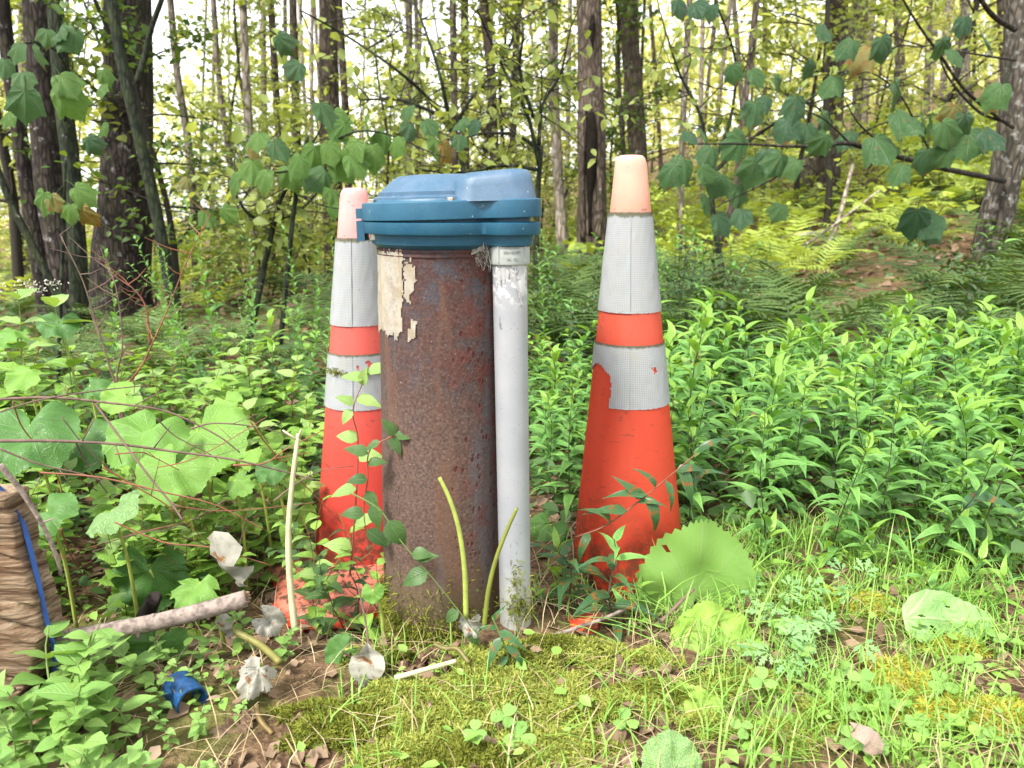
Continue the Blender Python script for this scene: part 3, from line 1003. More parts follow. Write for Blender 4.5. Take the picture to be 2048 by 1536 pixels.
LOBED = [(0.0, 0.0), (-0.16, 0.14), (-0.10, 0.34), (0.06, 0.46), (0.12, 0.34), (0.26, 0.52), (0.44, 0.50), (0.46, 0.32), (0.66, 0.30), (0.76, 0.16), (0.92, 0.0)]
HEART = [(0.0, 0.0), (-0.14, 0.12), (-0.14, 0.28), (0.02, 0.38), (0.24, 0.40), (0.50, 0.30), (0.74, 0.14), (1.0, 0.0)]

ML_gold = leaf_mat('goldenrod_leaf', (0.136, 0.315, 0.077), (0.208, 0.427, 0.102), (0.16, 0.30, 0.09), 'parallel', 0.42, 0.35)
ML_goldtip = leaf_mat('young_goldenrod_leaf', (0.196, 0.380, 0.057), (0.276, 0.483, 0.086), (0.3, 0.46, 0.12), 'parallel', 0.42, 0.4)
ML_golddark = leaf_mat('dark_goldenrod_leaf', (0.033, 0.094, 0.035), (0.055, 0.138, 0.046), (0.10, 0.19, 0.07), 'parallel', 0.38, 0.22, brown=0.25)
ML_weed = leaf_mat('weed_leaf', (0.187, 0.349, 0.056), (0.287, 0.491, 0.081), (0.26, 0.42, 0.12), 'pinnate', 0.45, 0.35)
ML_weedd = leaf_mat('shaded_weed_leaf', (0.043, 0.099, 0.029), (0.072, 0.143, 0.038), (0.12, 0.22, 0.07), 'pinnate', 0.45, 0.28)  # darker copy of the weed leaf, with shade put into its colour
ML_pale = leaf_mat('pale_weed_leaf', (0.22, 0.36, 0.10), (0.30, 0.45, 0.13), (0.38, 0.5, 0.22), 'pinnate', 0.5, 0.35, vary=0.2)
ML_clear = leaf_mat('clearweed_leaf', (0.182, 0.345, 0.083), (0.266, 0.440, 0.110), (0.28, 0.44, 0.15), 'pinnate', 0.4, 0.35, vary=0.2)
ML_maple = leaf_mat('maple_leaf', (0.055, 0.135, 0.047), (0.085, 0.185, 0.055), (0.12, 0.22, 0.09), 'palmate', 0.5, 0.32, brown=0.15, vbump=0.8)
ML_mapleb = leaf_mat('bright_maple_leaf', (0.10, 0.215, 0.045), (0.15, 0.28, 0.06), (0.18, 0.32, 0.09), 'palmate', 0.5, 0.4, vbump=0.8)
ML_mapled = leaf_mat('shaded_maple_leaf', (0.032, 0.092, 0.042), (0.06, 0.14, 0.055), (0.09, 0.17, 0.08), 'palmate', 0.45, 0.25, brown=0.2, vbump=0.8)  # maple leaf in a darker green, its shade held in the colour
ML_maplebrown = leaf_mat('browning_maple_leaf', (0.13, 0.17, 0.05), (0.22, 0.16, 0.04), (0.3, 0.2, 0.06), 'palmate', 0.55, 0.35, brown=1.3)
ML_big = leaf_mat('broad_leaf', (0.119, 0.257, 0.044), (0.176, 0.326, 0.052), (0.30, 0.46, 0.11), 'radial', 0.5, 0.3, vbump=0.3, vary=0.15)
ML_bigd = leaf_mat('deep_green_broad_leaf', (0.060, 0.155, 0.032), (0.085, 0.20, 0.04), (0.13, 0.25, 0.07), 'radial', 0.45, 0.25, vbump=0.3, vary=0.2)
ML_bigy = leaf_mat('yellowing_broad_leaf', (0.218, 0.361, 0.050), (0.272, 0.413, 0.070), (0.24, 0.30, 0.06), 'radial', 0.55, 0.3, vbump=0.12, vary=0.25, brown=0.1)
ML_dock = leaf_mat('dock_leaf', (0.19, 0.34, 0.12), (0.23, 0.38, 0.14), (0.50, 0.66, 0.36), 'radial', 0.5, 0.25, vbump=0.6, vary=0.2)
ML_fern = leaf_mat('fern_leaf', (0.058, 0.119, 0.033), (0.115, 0.174, 0.043), rough=0.55, trans=0.32, vary=0.3)
ML_fernb = leaf_mat('sunlit_fern_leaf', (0.32, 0.43, 0.075), (0.46, 0.55, 0.11), rough=0.55, trans=0.4, vary=0.3)  # sunlight on the slope is put into this lighter fern colour
ML_grass = leaf_mat('grass_blade', (0.188, 0.375, 0.069), (0.300, 0.500, 0.100), rough=0.45, trans=0.35, vary=0.2)
ML_dry = leaf_mat('dry_leaf', (0.110, 0.061, 0.033), (0.198, 0.132, 0.083), (0.42, 0.3, 0.2), 'pinnate', 0.8, 0.1, tint=(1.1, 0.9, 0.7), vary=0.5)
ML_white = leaf_mat('bleached_leaf', (0.29, 0.28, 0.235), (0.41, 0.395, 0.335), rough=0.85, trans=0.2, tint=(1, 1, 1), vary=0.5, brown=0.35)
ML_white_old = leaf_mat('bleached_leaf', (0.465, 0.465, 0.413), (0.555, 0.547, 0.503), (0.5, 0.48, 0.42), 'radial', 0.7, 0.15, tint=(1, 1, 1), vary=0.12, vbump=1.0)
ML_crown = leaf_mat('understory_leaf', (0.20, 0.26, 0.065), (0.36, 0.42, 0.12), rough=0.5, trans=0.5, tint=(1.3, 1.2, 0.65))
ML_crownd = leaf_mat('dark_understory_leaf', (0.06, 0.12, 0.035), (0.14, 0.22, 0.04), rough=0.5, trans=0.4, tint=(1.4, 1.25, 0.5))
ML_crowny = leaf_mat('backlit_yellow_leaf', (0.46, 0.50, 0.17), (0.66, 0.65, 0.26), rough=0.5, trans=0.5, tint=(1.25, 1.2, 0.7))  # pale autumn yellow, with the far wood's backlit glow in the colour
M_stem = plain('green_stem', (0.13, 0.19, 0.05), 0.6, 0.3, 40)
M_stemr = plain('reddish_stem', (0.22, 0.075, 0.04), 0.6, 0.4, 40)
M_stemd = plain('dark_stem', (0.055, 0.05, 0.03), 0.7, 0.3, 40)
M_stemp = plain('pale_dry_stalk', (0.46, 0.44, 0.27), 0.6, 0.25, 40)
M_petiole = plain('yellow_green_stalk', (0.30, 0.36, 0.075), 0.5, 0.25, 60)
M_twig = plain('dry_twig', (0.16, 0.105, 0.085), 0.85, 0.4, 60, 0.2, 0.3)
M_twigd = plain('dark_twig', (0.035, 0.03, 0.024), 0.85, 0.4, 60, 0.2, 0.3)

LANCE = [lance('leaf', w, d, f, ML_gold, a0=a, wave=0.10, seed=s, twist=t) for w, d, f, a, s, t in ((0.25, 1.1, 0.30, 0.45, 1, 0.2), (0.22, 1.5, 0.40, 0.55, 2, -0.3), (0.27, 0.8, 0.2, 0.25, 3, 0.4), (0.24, 1.9, 0.25, 0.6, 4, 0.1))]
def remat(me, mat, name='leaf'):
    m = me.copy(); m.name = name
    m.materials.clear(); m.materials.append(mat)
    return m
LANCET = [remat(m, ML_goldtip) for m in LANCE]
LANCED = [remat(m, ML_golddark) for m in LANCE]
OVATE = [lance('leaf', w, d, f, ML_weed, n=6, a0=a, wave=0.12, seed=s, shape=(0.62, 1.0)) for w, d, f, a, s in ((0.55, 0.7, 0.25, 0.2, 5), (0.62, 1.1, 0.2, 0.35, 6), (0.50, 0.4, 0.35, 0.1, 7))]
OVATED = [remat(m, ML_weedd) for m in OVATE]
OVATEP = [remat(m, ML_pale) for m in OVATE]
CLEARL = [lance('leaf', w, d, f, ML_clear, n=7, a0=a, wave=0.08, seed=s, shape=(0.75, 1.0)) for w, d, f, a, s in ((0.62, 0.5, 0.15, 0.15, 8), (0.70, 0.8, 0.1, 0.25, 9), (0.58, 0.3, 0.25, 0.05, 10))]
HEARTL = [polar_leaf('leaf', HEART, ML_weed, 0.25, 0.2, 0.02, 3, (0.4, 0.75, 1.0), seed=s, sub=1, wave=0.06) for s in (1, 2)]
HEARTP = [remat(m, ML_pale) for m in HEARTL]
MAPLEL = [polar_leaf('leaf', MAPLE, ML_maple, b, c, 0.035, 5, (0.3, 0.62, 0.86, 1.0), 0.02, s, 3, 0.07) for b, c, s in ((0.30, 0.35, 1), (0.5, 0.6, 2), (0.15, 0.9, 3), (0.55, 0.2, 4))]
MAPLEB = [remat(m, ML_mapleb) for m in MAPLEL]
MAPLED = [remat(m, ML_mapled) for m in MAPLEL]
MAPLEW = [remat(m, ML_maplebrown) for m in MAPLEL]

def frond_mesh(name, mat, pairs=17, arch=0.9, pw=0.30, m=7, seed=0, a0=1.0):
    """fern frond of length 1: rachis and toothed pinnae"""
    r = random.Random(seed)
    V, F = [], []
    x = z = 0.0
    path = []
    K = 40
    for i in range(K + 1):
        a = a0 - (a0 * 0.6 + arch) * (i / K) ** 1.2
        if i: x += math.cos(a) / K; z += math.sin(a) / K
        path.append((x, z, a))
    mb = MB()
    mb.tube([(p[0], 0, p[1]) for p in path[::4]], [0.007 * (1 - 0.85 * i / 10) for i in range(11)], 4, False)
    for k in range(pairs):
        s = 0.20 + 0.80 * (k + 0.5) / pairs
        i = int(s * K); px, pz, pa = path[min(i, K)]
        t = (s - 0.2) / 0.8
        ln = pw * (min(1.0, 0.45 + 2.2 * t) * (1 - t) ** 0.75 + 0.04)
        w = min(0.052, 0.8 / pairs * 0.85) * (1 - 0.5 * t)
        for sd in (-1, 1):
            ang = R(68 - 18 * t) + r.uniform(-.1, .1)
            dx, dy = math.cos(ang), sd * math.sin(ang)
            dr = r.uniform(0.25, 0.6)
            tl = r.uniform(-.25, .25)
            base = len(mb.v)
            vs, fs = [], []
            rows = m * 2
            for q in range(rows + 1):
                u = q / rows
                ww = w * 0.5 * (1 - u) ** 0.8 * (1.0 if q % 2 else 0.45) + 0.001
                L_ = ln * u
                ox = px + math.cos(pa) * dx * L_ ; oz = pz + math.sin(pa) * dx * L_ - dr * L_ * L_ * 1.6
                oy = dy * L_
                ex, ey = -sd * dy, sd * dx            # across the pinna, in the frond plane
                for e in (-1, 0, 1):
                    vs.append((ox + math.cos(pa) * ex * e * ww, oy + ey * e * ww, oz + math.sin(pa) * ex * e * ww + tl * e * ww - 0.15 * abs(e) * ww))
            for q in range(rows):
                for e in (0, 1):
                    o = q * 3 + e
                    fs.append((o, o + 3, o + 4, o + 1))
            mb.add(vs, fs)
    return mb.mesh(name, mat, smooth=False)
FROND = [frond_mesh('frond', ML_fern, arch=a, seed=s, a0=b, pw=0.34) for a, s, b in ((0.8, 1, 1.25), (1.1, 2, 1.35), (0.6, 3, 1.1))]
FRONDB = [remat(m, ML_fernb, 'frond') for m in FROND]
FRONDLO = [frond_mesh('frond', ML_fern, pairs=11, arch=a, seed=s, a0=b, m=2, pw=0.32) for a, s, b in ((0.7, 1, 1.0), (1.0, 2, 1.2))]
FRONDLOB = [remat(m, ML_fernb, 'frond') for m in FRONDLO]

# ================================================================== trees
BK = {
 'dark': bark_mat('dark_scaly_bark', (0.018, 0.014, 0.012), (0.060, 0.047, 0.042), 1.0, (0.28, 0.27, 0.25), 0.25, 0.15),
 'brown': bark_mat('brown_bark', (0.050, 0.037, 0.029), (0.13, 0.10, 0.078), 0.8, (0.30, 0.29, 0.25), 0.15, 0.1),
 'grey': bark_mat('grey_bark', (0.10, 0.085, 0.065), (0.22, 0.19, 0.145), 0.7, (0.34, 0.33, 0.28), 0.35),
 'pale': bark_mat('pale_birch_bark', (0.17, 0.14, 0.11), (0.38, 0.33, 0.27), 0.6, (0.45, 0.43, 0.38), 0.5, 0, 0.5),
 'lichen': bark_mat('lichen_spotted_bark', (0.05, 0.043, 0.035), (0.13, 0.11, 0.09), 1.0, (0.25, 0.25, 0.23), 0.7, 0.1),
 'green': bark_mat('striped_green_bark', (0.012, 0.016, 0.010), (0.034, 0.042, 0.024), 1.3, (0.2, 0.2, 0.17), 0.1, 0.2, 0.4),
}
def px_path(pts, Y, top_extra=1.6, sink=0.06):
    P = [at(x, y, Y) for x, y in pts]
    d = (P[0] - P[1]).normalized()
    P.insert(0, P[0] + d * top_extra)
    d = (P[-1] - P[-2]).normalized()
    g = terrain(P[-1].x, Y) - sink
    if P[-1].z > g + 0.02:
        dz = P[-1].z - g
        P.append(P[-1] + Vector((d.x / max(0.3, -d.z) * dz, 0, -dz)))
    P.reverse()
    return P
def trunk_mesh(P, r0, r1, n=14, flare=0.0, wob=0.10, rings=None, seed=0.0):
    H = max(0.3, (P[-1] - P[0]).length)
    K = rings or max(12, int(H / 0.12))
    pts = spline(P, K)
    mb = MB()
    rad = []
    for i in range(K):
        t = i / (K - 1)
        h = t * H
        rad.append((r0 + (r1 - r0) * t) * (1 + flare * math.exp(-h / (3.2 * r0))))
    mb.tube(pts, rad, n, True, wob, seed)
    return mb
def tree(name, label, pts, Y, w_top, w_base, bark, group=None, flare=0.25, n=16, wob=0.12, extra=1.6, cat='tree'):
    P = px_path(pts, Y, extra)
    root = thing(name, label, cat, P[0].copy(), group)
    r0 = wid(w_base, pts[-1][1], Y) / 2; r1 = wid(w_top, pts[0][1], Y) / 2
    mb = trunk_mesh([p - P[0] for p in P], r0, r1 * 0.93, n, flare, wob, seed=Y * 3.1 + pts[0][0])
    root['_Y'] = Y
    tr = mb.build('trunk', BK[bark], root)
    return root, P
def limb(root, P, rads, bark='dark', n=6, name='branch', mat=None):
    o = root.location
    mb = MB()
    pts = spline([Vector(p) - o for p in P], max(6, len(P) * 4))
    k = len(pts)
    mb.tube(pts, [rads[0] + (rads[1] - rads[0]) * i / (k - 1) for i in range(k)], n, True, 0.15, rnd.random() * 9)
    return mb.build(name, mat or BK[bark], root)
def twiggy(root, start, dirn, length, r, depth, mat, seed, droop=0.0, name='branch', n=5, mb=None, tips=None, kink=0.35):
    """zigzag twig with side twigs, collected into one branch mesh"""
    q = random.Random(seed)
    own = mb is None
    if own: mb = MB()
    d = Vector(dirn).normalized()
    p = Vector(start)
    pts = [p.copy()]
    K = 7
    for i in range(K):
        d = (d + Vector((q.gauss(0, kink), q.gauss(0, kink), q.gauss(0, kink) - droop)) * 0.45).normalized()
        p = p + d * (length / K)
        pts.append(p.copy())
        if depth > 0 and i > 0 and q.random() < 0.75:
            sd = Vector((q.gauss(0, 1), q.gauss(0, 1), q.gauss(0.2, 0.6))).normalized()
            twiggy(root, p, d * 0.8 + sd * 0.9, length * q.uniform(0.3, 0.6) * (1 - i / K * 0.5), r * 0.5, depth - 1, mat, q.randint(0, 10 ** 6), droop, mb=mb, tips=tips, kink=kink)
    mb.tube(pts, [r * (1 - 0.75 * i / K) for i in range(K + 1)], n, False)
    if tips is not None: tips += pts[2:]
    if own:
        return mb.build(name, mat, root)

def leaf_matrix(p, d, nrm, s):
    x = Vector(d).normalized()
    z = Vector(nrm); z = (z - x * z.dot(x)).normalized()
    y = z.cross(x)
    return Matrix.Translation(p) @ Matrix((x, y, z)).transposed().to_4x4() @ Matrix.Scale(s, 4)
def hang_leaf(root, px, py, Y, size_px, meshes, q, spin=None, label=None, face=0.7, petiole=True, down=None):
    """one large leaf of a bough; px,py = where its stalk meets the blade"""
    p = at(px, py, Y) - root.location
    s = wid(size_px, py, Y)
    a = q.uniform(-0.9, 0.9) if spin is None else spin
    dn = q.uniform(0.5, 1.0) if down is None else down
    d = Vector((math.sin(a), -0.35 + q.gauss(0, 0.25), -dn))
    nrm = Vector((q.gauss(0, 0.35), -face + q.gauss(0, 0.25), 0.65))
    o = put('leaf', q.choice(meshes), root)
    o.matrix_local = leaf_matrix(p, d, nrm, s)
    if label: o['label'] = label
    return o

q = random.Random(3)
# --- the near trunks, left to right
tA, PA = tree('hardwood_tree', 'dark flaky trunk with pale lichen at its foot, middle of the far left cluster', [(72, -20), (85, 200), (105, 400), (140, 590)], 4.6, 48, 62, 'dark', flare=0.35)
tB, PB = tree('hardwood_tree', 'slim almost black trunk on the right of the cluster at the far left', [(108, -20), (127, 200), (150, 420), (158, 590)], 4.4, 32, 36, 'green', flare=0.15)
tC, PC_ = tree('hardwood_tree', 'slim dark trunk leaning in from the left edge of the frame', [(2, -20), (15, 100), (42, 290), (62, 420), (88, 590)], 4.9, 26, 34, 'dark', flare=0.2)
tC2, _ = tree('hardwood_tree', 'thin dark leaning stem at the left edge behind the leaning trunk', [(-40, 250), (20, 400), (80, 520), (120, 600)], 4.2, 12, 18, 'green', flare=0.1)
tD, PD = tree('hardwood_tree', 'thickest trunk, dark scaly bark and flared foot, left of the cones', [(257, -20), (256, 200), (252, 380), (240, 560)], 5.2, 84, 108, 'dark', flare=0.45, n=28, wob=0.10)
tE, PE = tree('striped_maple_sapling', 'slender dark green leaning maple stem crossing the thickest trunk', [(218, -20), (245, 130), (275, 260), (307, 400), (345, 590)], 4.2, 22, 25, 'green', flare=0.1)
limb(tE, [at(272, 168, 4.2), at(290, 110, 4.2), at(303, 55, 4.18), at(326, -10, 4.15), at(335, -60, 4.1)], (0.016, 0.012), 'green')
T = []
def bg(name, label, pts, Y, wt, wb, bark, **k):
    t, P = tree(name, label, pts, Y, wt, wb, bark, **k)
    T.append((t, P)); return t, P
bg('hardwood_tree', 'dark brown trunk rising behind the left cone tip', [(655, -20), (660, 240), (668, 490)], 8.6, 36, 44, 'brown', extra=2.5)
bg('hardwood_tree', 'thin brown trunk pressed against the dark trunk behind the left cone', [(676, -20), (692, 240), (698, 400)], 9.2, 14, 18, 'brown', extra=2.5)
bg('hardwood_tree', 'narrow straight grey trunk above the left side of the blue cap', [(818, -20), (818, 150), (817, 345)], 8.0, 13, 15, 'grey', extra=2.5)
bg('hardwood_tree', 'narrow dark trunk above the middle of the blue cap', [(905, -20), (908, 150), (910, 345)], 7.4, 13, 16, 'brown', extra=2.5)
bg('hardwood_tree', 'grey brown trunk above the raised end of the blue cap', [(966, -20), (982, 140), (990, 350)], 8.3, 18, 20, 'brown', extra=2.5)
bg('hardwood_tree', 'thin grey trunk just right of the one above the raised cap end', [(1038, -20), (1030, 140), (1024, 350)], 9.6, 14, 16, 'grey', extra=2.5)
bg('birch_tree', 'pale slender trunk left of the hollow trunk', [(1106, -20), (1108, 200), (1124, 480)], 8.0, 20, 24, 'pale', extra=2.5)
tH, PH = bg('hollow_tree', 'grey trunk with a long dark hollow down its front, right of the cap', [(1178, -20), (1181, 200), (1184, 340), (1183, 500)], 6.4, 48, 62, 'brown', flare=0.25, n=22)
bg('hardwood_tree', 'brown trunk rising directly behind the right cone tip', [(1252, -20), (1268, 180), (1280, 420)], 7.8, 36, 40, 'brown', extra=2.5)
bg('hardwood_tree', 'thin grey stem right of the right cone', [(1380, -20), (1366, 250), (1360, 470)], 6.6, 12, 13, 'grey')
bg('hardwood_tree', 'stout brown trunk on the slope behind the maple bough', [(1680, -20), (1668, 200), (1660, 300), (1652, 470)], 8.8, 34, 44, 'brown', extra=2.5, flare=0.35)
bg('hardwood_tree', 'slanting grey trunk leaning against the slope behind the bough', [(1668, 180), (1640, 280), (1610, 370), (1588, 470)], 9.4, 22, 34, 'grey')
tR, PR = tree('hardwood_tree', 'lichen spotted trunk leaning at the right edge of the frame', [(2042, -20), (2036, 130), (2026, 260), (2008, 360), (1978, 500)], 4.4, 58, 60, 'lichen', flare=0.25, n=24)
for lab, pts, Y, wt, wb, bk in (
    ('slim grey trunk bending right of the thickest trunk', [(338, -20), (355, 150), (382, 330), (392, 560)], 7.5, 13, 17, 'grey'),
    ('thin leaning grey trunk between the thickest trunk and the left cone', [(425, -20), (440, 180), (470, 400), (478, 560)], 9.0, 11, 14, 'grey'),
    ('smooth pale grey trunk standing left of the left cone', [(490, 100), (497, 250), (508, 400), (510, 560)], 7.0, 15, 22, 'pale'),
    ('thin brown trunk left of the dark trunk by the left cone', [(540, -20), (556, 250), (570, 560)], 10, 13, 17, 'brown'),
    ('brown trunk nearest the left cone on its left side', [(585, -20), (592, 250), (600, 560)], 9.5, 15, 20, 'brown'),
    ('thin pale stem far behind the hollow trunk', [(1140, -20), (1136, 250), (1130, 470)], 14, 9, 11, 'pale'),
    ('thin brown stem on the slope left of the stout brown trunk', [(1530, -20), (1528, 250), (1526, 430)], 9.5, 8, 10, 'grey'),
    ('thin leaning stem on the slope under the maple bough', [(1480, 300), (1470, 390), (1440, 480)], 6.0, 12, 17, 'brown'),
    ('thin grey trunk on the slope near the right edge', [(1790, -20), (1800, 250), (1812, 400)], 10.5, 9, 11, 'grey'),
    ('thin grey stem on the slope between bough and lichen trunk', [(1860, -20), (1855, 150), (1850, 330)], 13, 11, 13, 'grey')):
    bg('hardwood_tree', lab, pts, Y, wt, wb, bk, extra=2.5)
# the hollow: no recess, its dark inside is a near-black tube between raised lips
M_hollow = plain('dark_hollow_fill', (0.012, 0.009, 0.007), 0.95, 0.5, 20, 0.1, 0.4)
mb = MB()
for pts, rr_ in (([(1186, 30), (1184, 70), (1186, 100)], 0.024), ([(1180, 225), (1183, 270), (1182, 330), (1180, 400), (1181, 470)], 0.048)):
    pp = [at(x, y, 6.4 - 0.118) - tH.location for x, y in pts]
    k = len(pp)
    mb.tube(spline(pp, 14), [rr_ * (0.35 + 0.65 * math.sin(math.pi * min(1, (i + 1) / 11))) for i in range(14)], 8, True, 0.3, 2)
mb.build('hollow', M_hollow, tH)
for x0 in (-1, 1):
    pp = [at(1181 + x0 * (16 + 3 * math.sin(y_ * .02)), y_, 6.4 - 0.105) for y_ in (215, 260, 320, 390, 480)]
    limb(tH, pp, (0.022, 0.028), 'brown', name='bark_lip')
# distant stems, past the named trunks: still one by one
for i in range(54):
    Y = q.uniform(10, 24)
    px = q.uniform(-60, 2110)
    if any(abs(px - s) < 14 for s in (250, 1181, 1660)): continue
    lean = q.gauss(0, 26)
    w = q.uniform(0.05, 0.16) * FPX / Y
    side = 'left of the cones' if px < 650 else ('behind the blue cap' if px < 1200 else 'on the slope at right')
    t, P = tree('distant_tree', 'thin distant trunk among many in the woods ' + side, [(px + lean, -40), (px + lean * 0.4, 200), (px, 420)], Y, w * 0.8, w, q.choice(['grey', 'grey', 'brown', 'pale']), 'distant trunks ' + side, n=7, wob=0.05, extra=2.5, flare=0.15)
# ================================================================== understory foliage
def leaf_cloud(C, D, Nn, Sz, name, mat, wr=0.32):
    """C centres of the stalk ends, D directions, Nn normals, Sz lengths (numpy): six-cornered folded leaves"""
    D = D / np.linalg.norm(D, axis=1, keepdims=True)
    Nn = Nn - D * (Nn * D).sum(1, keepdims=True)
    Nn /= np.linalg.norm(Nn, axis=1, keepdims=True) + 1e-9
    W = np.cross(Nn, D)
    Sz = Sz[:, None]
    P = [C, C + Sz * (0.30 * D + wr * W + 0.06 * Nn), C + Sz * (0.68 * D + wr * 0.8 * W + 0.02 * Nn), C + Sz * (D - 0.12 * Nn),
         C + Sz * (0.68 * D - wr * 0.8 * W + 0.02 * Nn), C + Sz * (0.30 * D - wr * W + 0.06 * Nn)]
    V = np.stack(P, 1).reshape(-1, 3)
    n = len(C)
    b = np.arange(n)[:, None] * 6
    F = np.concatenate([b + np.array([[0, 3, 2, 1]]), b + np.array([[0, 5, 4, 3]])], 0)
    return np_mesh(name, V, F, mat)
def sapling_meshes(seed, H, nbr, spread, nleaf, lsize, z0=0.18, up=0.35):
    q = random.Random(seed)
    mb = MB()
    d = Vector((q.gauss(0, .06), q.gauss(0, .06), 1))
    p = Vector((0, 0, -0.1)); pts = [p.copy()]
    K = 12
    for i in range(K):
        d = (d + Vector((q.gauss(0, .09), q.gauss(0, .09), 0.12))).normalized()
        p = p + d * ((H + 0.1) / K); pts.append(p.copy())
    r = 0.007 * H + 0.004
    mb.tube(spline(pts, 26), [r * (1 - 0.85 * i / 25) for i in range(26)], 6, True)
    tr = mb.mesh('trunk', M_twigd)
    mb = MB()
    tips = []
    for k in range(nbr):
        t = z0 + (1 - z0) * (k + q.random()) / nbr
        b = pts[min(K, int(t * K))]
        a = k * 2.4 + q.uniform(-.5, .5)
        ln = spread * (1.1 - 0.75 * t) * q.uniform(0.6, 1.15)
        tp = []
        twiggy(None, b, (math.cos(a), math.sin(a), up + q.gauss(0, .15)), ln, r * 0.35 * (1.2 - t), 1, None, q.randint(0, 9 ** 7), droop=0.05, mb=mb, tips=tp, n=4, kink=0.30)
        tips += tp
    br = mb.mesh('branches', M_twigd)
    g = np.random.default_rng(seed)
    tp = np.array([tuple(t) for t in tips])
    idx = g.integers(0, len(tp), nleaf)
    C = tp[idx] + g.normal(0, 0.055, (nleaf, 3)) * np.array([1.3, 1.3, 0.7])
    D = np.stack([g.normal(0, 1, nleaf), g.normal(0, 1, nleaf), g.normal(-0.35, 0.35, nleaf)], 1)
    Nn = np.stack([g.normal(0, .45, nleaf), g.normal(0, .45, nleaf), np.ones(nleaf)], 1)
    Sz = lsize * g.uniform(0.6, 1.25, nleaf)
    return tr, br, (C, D, Nn, Sz)
SAP = []
for sd, H, nbr, sp, nl, ls in ((1, 3.4, 22, 1.1, 1500, 0.068), (2, 4.2, 26, 1.2, 1900, 0.068), (3, 2.6, 20, 0.9, 1100, 0.060), (4, 4.8, 26, 1.5, 2100, 0.076), (5, 3.0, 24, 1.2, 1500, 0.062)):
    tr, br, cl = sapling_meshes(sd, H, nbr, sp, nl, ls)
    SAP.append((tr, br, leaf_cloud(*cl, 'crown', ML_crown)))
SAPY = [(a, b, remat(c, ML_crowny, 'crown')) for a, b, c in SAP]
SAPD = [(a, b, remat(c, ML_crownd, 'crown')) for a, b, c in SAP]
def place_sapling(kind, k, loc, rz, sc, label, group):
    root = thing('sapling', label, 'tree', loc, group)
    root.rotation_euler = (0, 0, rz); root.scale = (sc, sc, sc)
    tr, br, cr = kind[k]
    put('trunk', tr, root)
    put('branches', br, root)['kind'] = 'stuff'; put('crown', cr, root)['kind'] = 'stuff'
    return root
q = random.Random(21)
SAPN = 0
def zone(px):
    return 'left of the blue cap' if px < 700 else ('behind the blue cap' if px < 1200 else 'on the slope right of the cones')
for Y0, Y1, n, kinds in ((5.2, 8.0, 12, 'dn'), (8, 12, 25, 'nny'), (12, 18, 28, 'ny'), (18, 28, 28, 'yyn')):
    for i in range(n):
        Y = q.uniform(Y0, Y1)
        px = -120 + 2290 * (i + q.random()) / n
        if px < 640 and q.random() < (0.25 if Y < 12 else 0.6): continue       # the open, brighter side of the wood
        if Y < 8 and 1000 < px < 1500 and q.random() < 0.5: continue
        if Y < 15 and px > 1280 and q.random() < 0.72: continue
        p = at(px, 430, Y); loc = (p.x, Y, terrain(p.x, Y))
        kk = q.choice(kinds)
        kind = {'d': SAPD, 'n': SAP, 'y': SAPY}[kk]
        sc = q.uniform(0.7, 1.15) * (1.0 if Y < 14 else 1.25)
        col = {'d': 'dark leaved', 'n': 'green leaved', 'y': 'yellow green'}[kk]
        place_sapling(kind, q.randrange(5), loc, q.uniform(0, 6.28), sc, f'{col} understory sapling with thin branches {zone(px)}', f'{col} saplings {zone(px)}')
# the wood goes on beyond both edges of the frame
for i in range(34):
    Y = q.uniform(5.5, 20)
    px = q.uniform(-1300, -120) if i % 2 else q.uniform(2170, 3300)
    p = at(px, 430, Y); kk = i % 3
    place_sapling((SAP, SAPD, SAPY)[kk], q.randrange(5), (p.x, Y, terrain(p.x, Y)), q.uniform(0, 6.28), q.uniform(0.8, 1.2), ('green leaved', 'dark leaved', 'yellow green')[kk] + ' understory sapling with thin branches beyond the edge of the wood', 'saplings at the sides of the wood')
# low bushy growth between the trunks (crowns near the ground)
BUSH = []
for sd in (31, 32, 33):
    tr, br, cl = sapling_meshes(sd, 1.0, 14, 0.7, 420, 0.07, z0=0.05, up=0.8)
    BUSH.append((tr, br, leaf_cloud(*cl, 'crown', ML_crown)))
BUSHY = [(a, b, remat(c, ML_fernb, 'crown')) for a, b, c in BUSH]
for i in range(70):
    Y = q.uniform(5.5, 16)
    px = -100 + 2250 * (i + q.random()) / 70
    p = at(px, 480, Y)
    kk = q.random() < 0.6
    if px > 1300 and q.random() < 0.6: continue
    root = thing('bush', f"{'pale' if kk else 'green'} low leafy bush on the forest floor {zone(px)}", 'bush', (p.x, Y, terrain(p.x, Y)), f"{'pale' if kk else 'green'} low bushes {zone(px)}")
    root.rotation_euler = (0, 0, q.uniform(0, 6.28)); s_ = q.uniform(0.45, 0.9) * (1 if px > 600 else 0.8); root.scale = (s_ * 1.3, s_ * 1.3, s_)
    tr, br, cr = (BUSHY if kk else BUSH)[i % 3]
    put('stem', tr, root)
    put('branches', br, root)['kind'] = 'stuff'; put('crown', cr, root)['kind'] = 'stuff'
# crowns of the named trunks, above
CROWN = []
for sd in (41, 42):
    tr, br, cl = sapling_meshes(sd, 2.6, 26, 1.7, 1300, 0.12, z0=0.0, up=0.2)
    CROWN.append((br, leaf_cloud(*cl, 'crown', ML_crown)))
for i, (t, P) in enumerate(T):
    top = P[-1] - t.location
    b, c = CROWN[i % 2]
    for nm, me in (('branches', b), ('crown', c)):
        o = put(nm, me, t); o['kind'] = 'stuff'; o.location = top - Vector((0, 0, 0.15)); o.rotation_euler = (0, 0, i * 1.7)
